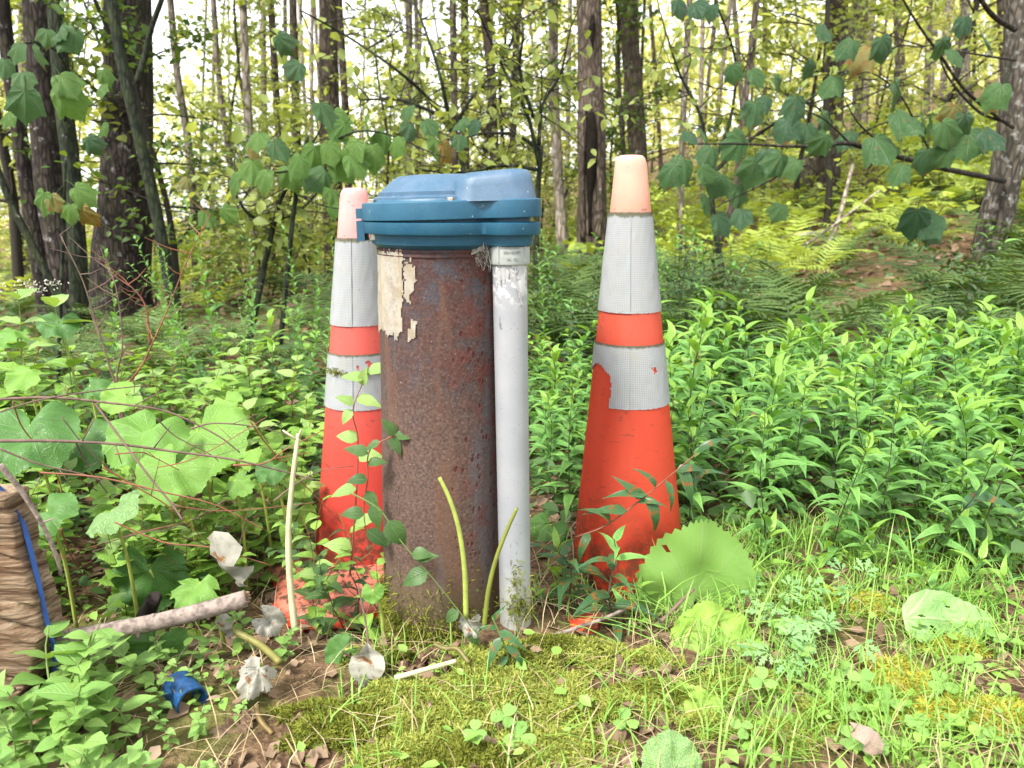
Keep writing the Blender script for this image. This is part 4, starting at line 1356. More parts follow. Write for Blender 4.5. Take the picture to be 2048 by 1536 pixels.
# far wood: one mass of leaves nobody could count
g = np.random.default_rng(5)
n = 58000
Yf = g.uniform(26, 62, n)
pxf = g.uniform(-1500, 3500, n)
Xf = (pxf - 1024) / FPX * Yf * 1.0
zt = np.array([terrain(a, b) for a, b in zip(Xf, Yf)])
hh = g.beta(1.1, 1.5, n) * (4 + 0.17 * Yf)
keep = (mk := np.array([mnoise.noise((a * 0.22, b * 0.22, c * 0.35)) for a, b, c in zip(Xf, Yf, hh)])) > -0.06
keep &= (mk > 0.02) | (pxf > 800) | (hh < 1.2)
keep |= (pxf > 1250) & (hh < 5)
C = np.stack([Xf, Yf, zt + hh], 1)[keep]
m = len(C)
far = put('far_woods', leaf_cloud(C, g.normal(0, 1, (m, 3)), g.normal(0, 1, (m, 3)) + np.array([0, -0.3, .8]), g.uniform(0.22, 0.5, m), 'far_woods', ML_crowny))
tag(far, kind='stuff')

# ================================================================== dark wiry saplings close behind the cap
q = random.Random(77)
for lab, base, Y, limbs in (
    ('dark crooked sapling with zigzag branches, right of the blue cap', [(1082, 300), (1075, 400), (1072, 520)], 3.6,
     [[(1078, 330), (1055, 230), (1020, 165), (985, 90), (955, 20)], [(1078, 290), (1085, 210), (1120, 150), (1140, 60)], [(1080, 300), (1030, 270), (960, 268), (880, 285)], [(1066, 235), (1040, 140), (1046, 60), (1030, -20)], [(1076, 340), (1010, 330), (930, 345), (830, 340)]]),
    ('dark forked sapling behind the left cone, bare lower stem', [(560, 400), (540, 480), (515, 600)], 3.2,
     [[(545, 450), (500, 430), (470, 380), (470, 300)], [(556, 410), (590, 350), (640, 300), (700, 260)], [(550, 440), (600, 420), (650, 370)]]),
    ('arching bare sapling over the blue cap, long dark twigs', [(900, 250), (925, 330), (940, 470)], 4.4,
     [[(905, 270), (860, 200), (780, 130), (690, 70), (600, 20)], [(900, 250), (880, 150), (850, 60), (820, -20)], [(905, 262), (940, 200), (985, 150)], [(880, 230), (800, 200), (720, 200)]]),
    ('thin dark arching sapling on the slope, twigs toward the lichen trunk', [(1420, 330), (1425, 420), (1440, 520)], 4.0,
     [[(1422, 350), (1500, 280), (1590, 220), (1700, 140), (1800, 90)], [(1420, 330), (1400, 230), (1360, 150), (1330, 60)], [(1421, 340), (1460, 240), (1470, 120), (1430, 0)]])):
    t, P = tree('bare_sapling', lab, base, Y, 8, 15, 'green', extra=0.01, flare=0.1, n=8)
    tips = []
    for lb in limbs:
        pts = [at(x, y, Y + q.uniform(-.12, .12) * (k > 0)) for k, (x, y) in enumerate(lb)]
        limb(t, pts, (wid(9, lb[0][1], Y) / 2, wid(3.5, lb[-1][1], Y) / 2), 'green', 5)
        o = t.location
        for p in spline(pts, 9)[2:]:
            for _ in range(2):
                twiggy(t, p - o, (q.gauss(0, 1), q.gauss(0, .5), q.gauss(0.1, .5)), q.uniform(0.15, 0.5) * Y / 4, wid(3, 300, Y) / 2, 1, M_twigd, q.randint(0, 10 ** 7), tips=tips, n=4)
    gg = np.random.default_rng(int(Y * 100))
    tp = np.array([tuple(t_) for t_ in tips])
    k = min(260, len(tp))
    idx = gg.choice(len(tp), k, False)
    C = tp[idx]
    put('crown', leaf_cloud(C, gg.normal(0, 1, (k, 3)) - np.array([0, 0, .4]), gg.normal(0, .5, (k, 3)) + np.array([0, -.2, 1]), gg.uniform(0.035, 0.075, k), 'crown', ML_crown), t)['kind'] = 'stuff'

# ================================================================== maple boughs with large leaves
q = random.Random(15)
# right: long bough from the lichen trunk, leaves hanging under it
o_ = tR.location
for P_, r_ in (([at(2008, 362, 4.3), at(1960, 352, 4.0), at(1880, 335, 3.6), at(1790, 312, 3.35), at(1700, 287, 3.2), at(1640, 293, 3.15), at(1560, 292, 3.1), at(1480, 288, 3.05), at(1385, 288, 3.0)], (0.022, 0.004)),
               ([at(1700, 287, 3.2), at(1650, 240, 3.15), at(1600, 215, 3.1), at(1560, 180, 3.05)], (0.006, 0.002)),
               ([at(1880, 335, 3.6), at(1842, 270, 3.5), at(1800, 190, 3.4), at(1740, 145, 3.3), at(1690, 160, 3.2)], (0.008, 0.003)),
               ([at(1790, 312, 3.35), at(1720, 250, 3.2), at(1690, 200, 3.1)], (0.007, 0.003)),
               ([at(1640, 293, 3.15), at(1560, 350, 3.0), at(1470, 395, 2.95), at(1420, 420, 2.9)], (0.006, 0.002)),
               ([at(2026, 255, 4.3), at(1990, 230, 4.1), at(1930, 180, 3.9), at(1880, 110, 3.7), at(1830, 40, 3.5), at(1790, -30, 3.4)], (0.014, 0.006)),
               ([at(2030, 60, 4.3), at(1985, 30, 4.1), at(1950, -20, 4.0)], (0.02, 0.014)),
               ([at(2018, 245, 4.3), at(1960, 225, 4.0), at(1900, 160, 3.8), at(1870, 90, 3.6)], (0.012, 0.004)),
               ([at(2030, 120, 4.3), at(1960, 110, 4.0), at(1880, 95, 3.7)], (0.01, 0.003))):
    limb(tR, P_, (r_[0] * 0.72, r_[1] * 0.7), 'dark', 6)
for px, py, s in ((1395, 268, 62), (1378, 275, 50), (1420, 305, 66), (1462, 272, 58), (1480, 290, 60), (1505, 215, 58), (1460, 140, 56), (1500, 150, 48), (1545, 165, 50), (1530, 205, 56), (1590, 205, 54), (1575, 245, 60), (1610, 260, 70), (1640, 240, 62), (1665, 165, 74), (1700, 90, 66), (1735, 105, 70), (1760, 85, 58), (1650, 280, 58), (1700, 275, 56), (1745, 285, 88), (1785, 175, 68), (1790, 235, 76), (1840, 240, 60), (1860, 245, 56), (1880, 255, 70), (1905, 220, 62), (1925, 240, 64), (1935, 270, 72), (1965, 270, 60), (1850, 310, 60), (1895, 305, 70), (1960, 80, 66), (1925, 45, 60), (1880, 90, 56), (1895, 110, 48), (2000, 180, 58), (1365, 330, 66), (1400, 345, 52), (1440, 360, 56), (1470, 380, 60), (1510, 330, 64), (1530, 310, 58), (1560, 320, 56), (1590, 330, 60), (1480, 430, 58), (1430, 440, 64), (1405, 400, 50), (1345, 340, 56), (1800, 340, 54), (1830, 430, 66), (1870, 440, 62), (1845, 460, 50), (1350, 10, 56), (1385, 15, 60), (1425, 20, 50), (1640, 60, 48), (1620, 130, 46), (1560, 420, 48)):
    hang_leaf(tR, px + 4, py - 10, 3.05 + q.uniform(-.2, .3) + 0.0006 * max(0, px - 1600), s * q.uniform(0.72, 1.08), MAPLED if q.random() < 0.36 else (MAPLEL if q.random() < 0.95 else MAPLEW), q)
# left: broad leaves in front of the far left cluster
for px, py, s, ms in ((40, 88, 46, MAPLEL), (68, 92, 50, MAPLEL), (95, 60, 40, MAPLEL), (125, 48, 46, MAPLEL), (150, 60, 60, MAPLEL), (45, 145, 48, MAPLEL), (120, 150, 62, MAPLEB), (122, 175, 74, MAPLEB), (50, 180, 72, MAPLEL), (10, 120, 42, MAPLEL), (25, 225, 40, MAPLEB), (175, 275, 44, MAPLED), (205, 140, 36, MAPLEB), (210, 245, 36, MAPLEB)):
    hang_leaf(tB, px, py, 2.6 + q.uniform(-.15, .15), s, ms, q)
limb(tB, [at(130, 240, 4.35), at(140, 180, 3.6), at(120, 110, 2.9), at(70, 85, 2.65), at(20, 95, 2.6)], (0.010, 0.003), 'green', 5)
t, P = tree('maple_sapling', 'small maple sapling with green brown-edged leaves before the dark cluster', [(130, 330), (128, 420), (120, 640)], 2.5, 5, 9, 'green', extra=0.01, n=6)
limb(t, [at(129, 370, 2.5), at(110, 388, 2.48), at(90, 392, 2.45)], (0.003, 0.0015), 'green', 5)
limb(t, [at(129, 360, 2.5), at(150, 372, 2.48), at(175, 395, 2.45)], (0.003, 0.0015), 'green', 5)
for px, py, s, ms in ((88, 385, 56, MAPLEB), (100, 392, 40, MAPLEW), (150, 375, 54, MAPLEB), (160, 415, 52, MAPLEW), (140, 410, 44, MAPLEB), (205, 170, 34, MAPLEB)):
    hang_leaf(t, px, py, 2.45, s, ms, q)
# middle: pale green maple sapling left of and above the left cone
t, P = tree('maple_sapling', 'maple sapling with broad light green leaves above the left cone', [(610, 300), (590, 400), (565, 640)], 2.9, 7, 12, 'green', extra=0.05, n=7)
for L_, r_ in (([(608, 310), (660, 285), (720, 262), (780, 270), (850, 300), (890, 315)], 0.005), ([(606, 330), (560, 345), (510, 340), (470, 350)], 0.005), ([(600, 350), (640, 345), (700, 320), (740, 290)], 0.004), ([(608, 310), (640, 260), (650, 215)], 0.004), ([(596, 390), (640, 410), (690, 420)], 0.004)):
    limb(t, [at(x, y, 2.9 - 0.05 * k) for k, (x, y) in enumerate(L_)], (r_, 0.0018), 'green', 5)
for px, py, s, ms in ((640, 215, 58, MAPLEL), (668, 232, 54, MAPLEB), (600, 135, 46, MAPLED), (555, 80, 50, MAPLED), (520, 275, 50, MAPLEB), (548, 290, 52, MAPLEL), (480, 355, 52, MAPLEB), (505, 330, 56, MAPLEB), (535, 350, 50, MAPLEB), (575, 340, 58, MAPLEB), (600, 320, 56, MAPLEB), (630, 300, 56, MAPLEB), (655, 295, 52, MAPLEB), (615, 345, 62, MAPLEB), (650, 350, 60, MAPLEL), (660, 385, 40, MAPLEB), (690, 255, 52, MAPLEB), (735, 240, 58, MAPLEB), (715, 290, 58, MAPLEB), (745, 300, 56, MAPLEB), (770, 275, 50, MAPLEB), (700, 320, 56, MAPLEB), (670, 325, 62, MAPLEB), (740, 320, 46, MAPLEB), (800, 285, 46, MAPLEB), (820, 255, 46, MAPLED), (850, 250, 42, MAPLEL), (870, 285, 56, MAPLEB), (885, 295, 50, MAPLEW), (920, 280, 36, MAPLEL), (505, 300, 36, MAPLEW), (375, 365, 30, MAPLEW), (820, 220, 40, MAPLEL), (930, 245, 38, MAPLEL), (955, 250, 36, MAPLED), (660, 415, 44, MAPLEB), (700, 440, 40, MAPLEB), (445, 425, 44, MAPLEB), (410, 430, 42, MAPLEB)):
    hang_leaf(t, px, py - 8, 2.75 + q.uniform(-.2, .15), s, ms, q, face=0.55)

# ================================================================== ferns
def fern_plant(kind, nfr, size, seed, label, group, loc):
    q = random.Random(seed)
    root = thing('fern', label, 'fern', loc, group)
    for k in range(nfr):
        o = put('frond', q.choice(kind), root)
        s_ = size * q.uniform(0.75, 1.15)
        o.matrix_local = Matrix.Rotation(k * 2 * math.pi / nfr + q.uniform(-.4, .4), 4, 'Z') @ Matrix.Rotation(q.uniform(-.2, .2), 4, 'X') @ Matrix.Rotation(q.uniform(-.25, .2), 4, 'Y') @ Matrix.Scale(s_, 4)
    return root
q = random.Random(8)
FP = [fern_plant(FROND, 7, 0.52, 1, 'fern', 'g', (0, 0, 0)), fern_plant(FROND, 6, 0.45, 2, 'fern', 'g', (0, 0, 0)), fern_plant(FRONDB, 6, 0.45, 3, 'fern', 'g', (0, 0, 0)), fern_plant(FRONDLO, 6, 0.5, 4, 'fern', 'g', (0, 0, 0)), fern_plant(FRONDLOB, 6, 0.5, 5, 'fern', 'g', (0, 0, 0))]
used = set()
def place_fern(k, x, y, sc, label, group):
    z = terrain(x, y)
    if k not in used:
        used.add(k); r = FP[k]; r.location = (x, y, z); r.rotation_euler = (0, 0, q.uniform(0, 6.28)); r.scale = (sc,) * 3; r['label'] = label
    else:
        r = dup(FP[k], (x, y, z), q.uniform(0, 6.28), sc, label)
    r['group'] = group
# right-hand fern bank, then the slope beyond, then the darker ground behind the cap and on the left
def fzone(px, bank): return ('in the fern bank between the cones and the lichen trunk' if px > 1330 else ('in the ferns behind the well casing' if px > 700 else 'in the shaded ferns left of the cones')) if bank else ('on the sunlit slope at right' if px > 1200 else 'under the trees behind the cap' if px > 700 else 'under the trees at left')
for i in range(98):
    y = q.uniform(2.6, 5.2) if i % 2 else q.uniform(2.5, 3.4); px = q.uniform(1060, 2140) if i < 66 else q.uniform(-80, 1060)
    x = at(px, 560, y).x
    if math.hypot(x - 0.35, y - 1.2) < 0.4: continue
    if 1640 < px < 1780 and 2.5 < y < 3.9: continue
    k = q.choice((0, 1, 0, 1, 0, 2 if px > 1300 else 1))
    lab = ('bright yellow green' if k == 2 else 'lacy dark green') + ' fern ' + fzone(px, True)
    place_fern(k, x, y, q.uniform(0.8, 1.25) * (0.66 if px < 700 else 1.0), lab, lab + 's')
for i in range(230):
    y = 5.2 + 14 * q.random() ** 1.5; px = q.uniform(1150, 2150) if i < 180 else q.uniform(-80, 1150)
    x = at(px, 450, y).x
    k = q.choice((4, 4, 4, 3)) if px > 1250 else q.choice((3, 3, 4))
    lab = ('bright yellow green' if k == 4 else 'green') + ' fern ' + fzone(px, False)
    place_fern(k, x, y, q.uniform(0.8, 1.25), lab, lab + 's')

# ================================================================== leafy stalks (goldenrod, weeds)
def stalk(name, label, cat, group, H, lean, bend, nleaf, lens, meshes, stem_mat, r0, z0=0.12, opp=False, elev=(0.1, 0.6), tipmesh=None, ntip=0, seed=0, side=0, sidelen=0.1):
    q = random.Random(seed)
    root = thing(name, label, cat, (0, 0, 0), group)
    pts = []
    for i in range(9):
        t = i / 8
        pts.append(Vector((lean * t + bend * t * t + 0.008 * math.sin(t * 7 + seed), 0.006 * math.sin(t * 5 + seed * 2), H * t - 0.02)))
    mb = MB()
    mb.tube(pts, [r0 * (1 - 0.65 * i / 8) for i in range(9)], 5, False)
    att = []
    for s_ in range(side):
        t = q.uniform(0.35, 0.85)
        a = q.uniform(0, 6.28)
        p = pts[int(t * 8)]
        e = p + Vector((math.cos(a) * sidelen, math.sin(a) * sidelen, sidelen * q.uniform(0.5, 1.1)))
        m = (p + e) / 2 + Vector((0, 0, -0.01))
        mb.tube([p, m, e], [r0 * 0.5, r0 * 0.4, r0 * 0.25], 4, False)
        for u in (0.45, 0.7, 0.9, 1.0): att.append((p.lerp(e, u), a + q.uniform(-1.5, 1.5), q.uniform(0.55, 0.8)))
    mb.build('stem', stem_mat, root)
    def interp(t):
        f = t * 8; i = min(7, int(f)); return pts[i].lerp(pts[i + 1], f - i)
    for k in range(nleaf):
        kk = k // 2 if opp else k
        nn = (nleaf + 1) // 2 if opp else nleaf
        t = z0 + (1 - z0) * (kk + 0.5) / nn
        a = (kk * 1.57 + (math.pi if k % 2 else 0)) if opp else k * 2.4
        a += q.uniform(-.35, .35)
        ln = lens[0] + (lens[1] - lens[0]) * t
        ln *= q.uniform(0.8, 1.2) * (0.75 + 0.25 * math.sin(math.pi * min(1, t * 1.1)))
        o = put('leaf', q.choice(tipmesh if (tipmesh and t > 1 - ntip) else meshes), root)
        o.matrix_local = Matrix.Translation(interp(t)) @ Matrix.Rotation(a, 4, 'Z') @ Matrix.Rotation(-(elev[0] + (elev[1] - elev[0]) * t + q.uniform(-.15, .15)), 4, 'Y') @ Matrix.Rotation(q.uniform(-.3, .3), 4, 'X') @ Matrix.Scale(ln, 4)
    for p, a, s_ in att:
        o = put('leaf', q.choice(meshes), root)
        o.matrix_local = Matrix.Translation(p) @ Matrix.Rotation(a, 4, 'Z') @ Matrix.Rotation(-0.2, 4, 'Y') @ Matrix.Scale(lens[1] * s_, 4)
    return root
protos = {}
def scatter(key, protos_, spots, labels):
    """first use moves the prototypes themselves, later ones are copies; spots = (x, y, scale, label, group)"""
    q = random.Random(len(spots))
    usedp = set()
    for x, y, sc, lab, grp in spots:
        k = q.randrange(len(protos_))
        z = terrain(x, y)
        tl = (q.gauss(0, .13), q.gauss(0, .13))
        if k not in usedp:
            usedp.add(k); r = protos_[k]
            r.location = (x, y, z); r.rotation_euler = (tl[0], tl[1], q.uniform(0, 6.28)); r.scale = (sc,) * 3; r['label'] = lab
        else:
            r = dup(protos_[k], (x, y, z), q.uniform(0, 6.28), sc, lab, tl)
        r['group'] = grp
    for k, p in enumerate(protos_):
        if k not in usedp:
            for c in list(p.children): bpy.data.objects.remove(c)
            bpy.data.objects.remove(p)
q = random.Random(44)
def gz(px): return 'between the white conduit and the right cone' if px < 1200 else ('just right of the right cone' if px < 1560 else 'at the right edge of the patch' if px > 1850 else 'mid patch right of the cones')
GP = [stalk('goldenrod', 'g', 'plant', 'g', 0.36, q.uniform(-.06, .06), q.uniform(-.08, .08), 20 + (s * 5) % 11, (0.105 + 0.006 * (s % 4), 0.090 + 0.005 * (s % 3)), LANCE if s % 3 else LANCE + LANCED[:1], M_stemd, 0.0020, 0.04, elev=(-0.05, 0.55 + 0.1 * (s % 3)), tipmesh=LANCET, ntip=0.13, seed=s) for s in range(8)]
spots = []
for k in range(22):
    y = q.uniform(1.3, 2.3); x = at(q.uniform(2200, 2900), 850, y).x
    spots.append((x, y, q.uniform(0.6, 1.0), 'green goldenrod with narrow pointed leaves beyond the right edge of the patch', 'goldenrods past the right edge'))
tries = 0
while len(spots) < 197 and tries < 9000:
    tries += 1
    y = q.uniform(1.15, 2.35)
    px = q.uniform(1060, 2200)
    x = at(px, 850, y).x
    if y < 1.42 and 1150 < px < 1400: continue
    if math.hypot(x - cR.x, y - cR.y) < 0.13: continue
    if y < 1.5 and px < 1140: continue
    front = 1.19 + 0.06 * math.sin(px * 0.006) - (0.03 if px > 1700 else 0)
    if y < front: continue
    if any((x - a) ** 2 + (y - b) ** 2 < 0.055 ** 2 for a, b, *_ in spots): continue
    if mnoise.noise((x * 3.5, y * 3.5, 12)) > 0.38: continue
    h = 0.68 + 0.13 * sstep(1.25, 1.8, y) + q.uniform(-.20, .22)
    if px < 1200: h *= 0.88
    row = 'tall' if h > 0.80 else 'short'
    spots.append((x, y, h, f'{row} green goldenrod with narrow pointed leaves {gz(px)}', f'{row} goldenrods {gz(px)}'))
scatter('gold', GP, spots, None)
# leafy stalks behind the right cone, shade put into their darker leaf colour
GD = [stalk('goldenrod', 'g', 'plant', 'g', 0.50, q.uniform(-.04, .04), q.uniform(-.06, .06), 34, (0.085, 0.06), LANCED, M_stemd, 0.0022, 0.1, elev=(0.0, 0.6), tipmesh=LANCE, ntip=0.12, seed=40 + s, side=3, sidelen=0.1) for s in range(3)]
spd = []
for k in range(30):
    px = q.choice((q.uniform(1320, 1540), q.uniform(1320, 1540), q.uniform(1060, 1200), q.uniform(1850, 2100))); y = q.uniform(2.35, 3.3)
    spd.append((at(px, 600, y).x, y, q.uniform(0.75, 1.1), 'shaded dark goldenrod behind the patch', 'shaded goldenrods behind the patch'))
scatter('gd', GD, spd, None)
# a few taller stalks standing out of the patch
for px, py, Y, lab in ((1395, 600, 1.42, 'tallest goldenrod just right of the right cone, bright young top'), (1560, 640, 1.9, 'goldenrod top standing up behind the patch, right of centre'), (1790, 610, 1.75, 'tall arching goldenrod near the right of the patch'), (1108, 690, 1.75, 'goldenrod beside the white conduit with upright young leaves'), (1830, 580, 2.1, 'slender branching stalk above the patch near the right edge'), (2010, 640, 1.6, 'leafy goldenrod top at the right edge of the frame')):
    p = at(px, py, Y); z = terrain(p.x, Y)
    r = stalk('goldenrod', lab, 'plant', 'tall single goldenrods', p.z - z, 0.0, q.uniform(-.03, .03), 26, (0.09, 0.085), LANCE, M_stemd, 0.0025, 0.1, elev=(0.15, 0.9), tipmesh=LANCET, ntip=0.3, seed=int(px))
    r.location = (p.x, Y, z)
# dark goldenrod in front of the right cone, with a side shoot crossing it
r = stalk('goldenrod', 'dark green narrow leaved plant standing in front of the right cone', 'plant', None, 0.155, 0.0, -0.01, 17, (0.085, 0.07), LANCED, M_stemd, 0.0022, 0.05, elev=(-0.2, 0.5), tipmesh=LANCE, ntip=0.2, seed=900)
r.location = (at(1232, 1150, 1.0).x, 1.0, terrain(0.14, 1.0))
r = stalk('goldenrod', 'low dark narrow leaved plant at the left foot of the right cone', 'plant', None, 0.12, -0.02, -0.02, 13, (0.085, 0.08), LANCED, M_stemd, 0.002, 0.05, elev=(-0.3, 0.3), seed=901)
r.location = (at(1165, 1150, 1.04).x, 1.04, terrain(0.09, 1.04))
def vine(name, label, cat, px_pts, Y, r, mat, leaves, meshes, seed=0, Ys=None):
    q = random.Random(seed)
    P = [at(x, y, (Ys[k] if Ys else Y)) for k, (x, y) in enumerate(px_pts)]
    root = thing(name, label, cat, P[0].copy())
    pts = spline([p - P[0] for p in P], max(10, 5 * len(P)))
    mb = MB(); mb.tube(pts, [r * (1 - 0.6 * i / (len(pts) - 1)) for i in range(len(pts))], 5, True)
    mb.build('stem', mat, root)
    for (t, ln, d) in leaves:
        p = pts[min(len(pts) - 1, int(t * (len(pts) - 1)))]
        o = put('leaf', q.choice(meshes), root)
        o.matrix_local = leaf_matrix(p, Vector(d), Vector((q.gauss(0, .3), -0.6, 0.8)), ln)
    return root
vine('goldenrod_shoot', 'brown stemmed shoot crossing the lower right cone diagonally', 'plant', [(1150, 1075), (1210, 1052), (1275, 1005), (1330, 960), (1395, 905)], 1.06, 0.0018, M_stemr,
     [(0.45, 0.07, (-0.8, -.2, .1)), (0.55, 0.06, (-0.6, 0, .5)), (0.6, 0.075, (.3, -.3, -.8)), (0.62, 0.07, (-1, -.1, .05)), (0.7, 0.05, (-.5, 0, .6)), (0.75, 0.06, (.2, -.2, -.7)), (0.85, 0.06, (1, -.1, .2)), (0.9, 0.07, (.3, -.2, -.9)), (1.0, 0.06, (.8, 0, .5)), (0.3, 0.065, (-.4, -.3, .5)), (0.5, 0.05, (.7, -.3, .1)), (0.15, 0.06, (-.3, -.3, -.5))], LANCED, 5)
vine('trailing_stalk', 'thin leafy stalk drooping across the lower rusty casing', 'plant', [(700, 985), (760, 1020), (800, 1080), (860, 1150), (920, 1225), (965, 1285)], 0.90, 0.0013, M_stem,
     [(0.15, 0.036, (.3, -.2, -.9)), (0.28, 0.045, (.5, -.1, -.8)), (0.36, 0.022, (-.3, -.2, -.6)), (0.5, 0.03, (.8, -.2, .1)), (0.55, 0.03, (.9, -.1, .3)), (0.6, 0.04, (-.9, -.2, -.3)), (0.8, 0.028, (-.7, 0, -.5)), (0.9, 0.03, (.2, -.2, -.8))], OVATED, 6)
vine('trailing_stalk', 'fine reddish stalk curving in front of the left cone', 'plant', [(790, 870), (740, 900), (735, 960), (728, 1030), (745, 1130)], 0.96, 0.0012, M_stemr,
     [(0.0, 0.036, (1, -.1, .1)), (0.03, 0.03, (-.4, -.2, .7)), (0.08, 0.028, (.5, -.3, -.7)), (0.15, 0.026, (-.8, -.1, -.4)), (0.3, 0.035, (-.9, 0, .3)), (0.38, 0.028, (.9, -.1, .2)), (0.5, 0.03, (-.8, -.2, .1)), (0.6, 0.034, (.5, -.3, -.8)), (0.75, 0.034, (-1, -.1, .2)), (0.85, 0.04, (.7, 0, -.5))], OVATED, 7)
vine('trailing_stalk', 'pale green topped weed rising in front of the left cone collar', 'plant', [(700, 1150), (712, 1000), (716, 880), (706, 820), (735, 745)], 1.04, 0.0014, M_stemr,
     [(1.0, 0.04, (.9, -.1, .3)), (0.97, 0.035, (-.9, -.1, .2)), (0.94, 0.03, (.2, -.2, .7)), (0.85, 0.04, (.9, -.2, -.2)), (0.8, 0.03, (-.7, -.1, .4)), (0.78, 0.028, (-.5, -.2, -.5)), (0.5, 0.035, (-.9, 0, .3)), (0.45, 0.04, (.8, -.2, .2)), (0.3, 0.04, (-.8, -.2, -.1)), (0.2, 0.045, (.7, -.2, .3)), (0.1, 0.045, (-.6, -.2, .3))], OVATEP, 8)
# ================================================================== weeds on the left
q = random.Random(101)
def wz(px): return 'at the left edge' if px < 180 else ('left of the left cone' if px > 430 else 'mid left among the broad leaves')
WB = [stalk('weed', 'w', 'plant', 'g', 0.30, q.uniform(-.05, .05), q.uniform(-.06, .06), 15, (0.070, 0.050), (OVATE + HEARTL), M_stemr, 0.0016, 0.12, opp=bool(s % 2), elev=(0.0, 0.5), tipmesh=OVATEP, ntip=0.2, seed=50 + s, side=2, sidelen=0.08) for s in range(5)]
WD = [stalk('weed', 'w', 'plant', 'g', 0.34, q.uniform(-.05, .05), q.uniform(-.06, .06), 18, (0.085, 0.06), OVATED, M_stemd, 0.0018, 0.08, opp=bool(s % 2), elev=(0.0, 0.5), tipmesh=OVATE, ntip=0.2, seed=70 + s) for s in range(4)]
WA = [stalk('aster', 'a', 'plant', 'g', 0.62, q.uniform(-.04, .04), q.uniform(-.05, .05), 52, (0.075, 0.035), LANCE, M_stem, 0.0017, 0.12, elev=(0.2, 0.8), tipmesh=LANCE, ntip=0.55, seed=90 + s, side=5, sidelen=0.09) for s in range(3)]
sp_b, sp_d, sp_a = [], [], []
for k in range(40):
    y = q.uniform(1.1, 3.0); px = q.uniform(-900, -120); x = at(px, 850, y).x
    (sp_b if k % 2 else sp_d).append((x, y, q.uniform(0.6, 1.1), ('bright green' if k % 2 else 'dark green') + ' weed with oval leaves past the left edge', 'weeds past the left edge'))
def blocked(x, y, px, lim=640):
    if math.hypot(x - cL.x, y - cL.y) < 0.13: return True
    if y < 1.22 and -0.43 < x < -0.08: return True            # keep the cone foot in view
    if math.hypot(x - WR.x, y - WR.y) < 0.13: return True
    return False
tries = 0
while len(sp_b) < 105 and tries < 6000:
    tries += 1
    y = q.uniform(1.0, 2.0); px = q.uniform(-120, 640)
    x = at(px, 900, y).x
    if blocked(x, y, px): continue
    if y < 1.14 and px < 210: continue
    h = (0.62 + 0.42 * sstep(1.0, 1.7, y)) * q.uniform(0.8, 1.2) * (1.12 if px < 150 else 1.0)
    if px > 540 and y < 1.3: h *= 0.75
    c = 'tall' if h > 0.9 else 'low'
    sp_b.append((x, y, h, f'{c} bright green weed with oval leaves on red stems {wz(px)}', f'{c} bright weeds {wz(px)}'))
tries = 0
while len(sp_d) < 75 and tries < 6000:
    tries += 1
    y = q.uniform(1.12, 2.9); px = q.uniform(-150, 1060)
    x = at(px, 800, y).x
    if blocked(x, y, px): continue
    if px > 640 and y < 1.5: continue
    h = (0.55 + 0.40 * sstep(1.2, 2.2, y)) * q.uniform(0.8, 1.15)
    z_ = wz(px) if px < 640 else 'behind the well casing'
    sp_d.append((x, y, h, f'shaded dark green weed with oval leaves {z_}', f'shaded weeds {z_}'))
for px, Y, h in ((455, 2.1, 1.15), (400, 2.0, 0.95), (520, 2.2, 0.95), (600, 2.0, 0.92), (620, 2.3, 1.0), (480, 1.9, 0.8), (560, 1.85, 0.8), (350, 2.2, 0.9), (640, 1.8, 0.75), (430, 2.4, 1.0), (700, 2.4, 0.95), (220, 2.0, 0.95), (1090, 2.3, 0.8), (1150, 2.7, 0.9), (1390, 2.7, 0.85), (1330, 2.9, 0.85)):
    z_ = 'left of the left cone' if px < 640 else 'behind the patch'
    sp_a.append((at(px, 700, Y).x, Y, h, f'feathery narrow leaved aster stalk {z_}', f'aster stalks {z_}'))
for k in range(26):                                          # other plants mixed into the goldenrod patch
    y = q.uniform(1.2, 2.2); px = q.uniform(1080, 2100)
    x = at(px, 850, y).x
    if math.hypot(x - cR.x, y - cR.y) < 0.16 or (y < 1.45 and px < 1420): continue
    if k % 2: sp_b.append((x, y, q.uniform(0.6, 1.0), 'pale oval leaved weed mixed into the goldenrods', 'oval leaved weeds in the patch'))
    else: sp_d.append((x, y, q.uniform(0.5, 0.8), 'dark oval leaved weed mixed into the goldenrods', 'dark weeds in the patch'))
scatter('wb', WB, sp_b, None); scatter('wd', WD, sp_d, None); scatter('wa', WA, sp_a, None)
r = stalk('goldenrod', 'goldenrod with bright upright tip left of the left cone collar', 'plant', None, 0.40, 0, 0.01, 20, (0.09, 0.07), LANCED, M_stem, 0.0022, 0.2, elev=(0.2, 0.9), tipmesh=LANCET, ntip=0.25, seed=555)
p = at(525, 615, 1.85); r.location = (p.x, 1.85, terrain(p.x, 1.85)); r.scale = ((p.z - terrain(p.x, 1.85)) / 0.40,) * 3
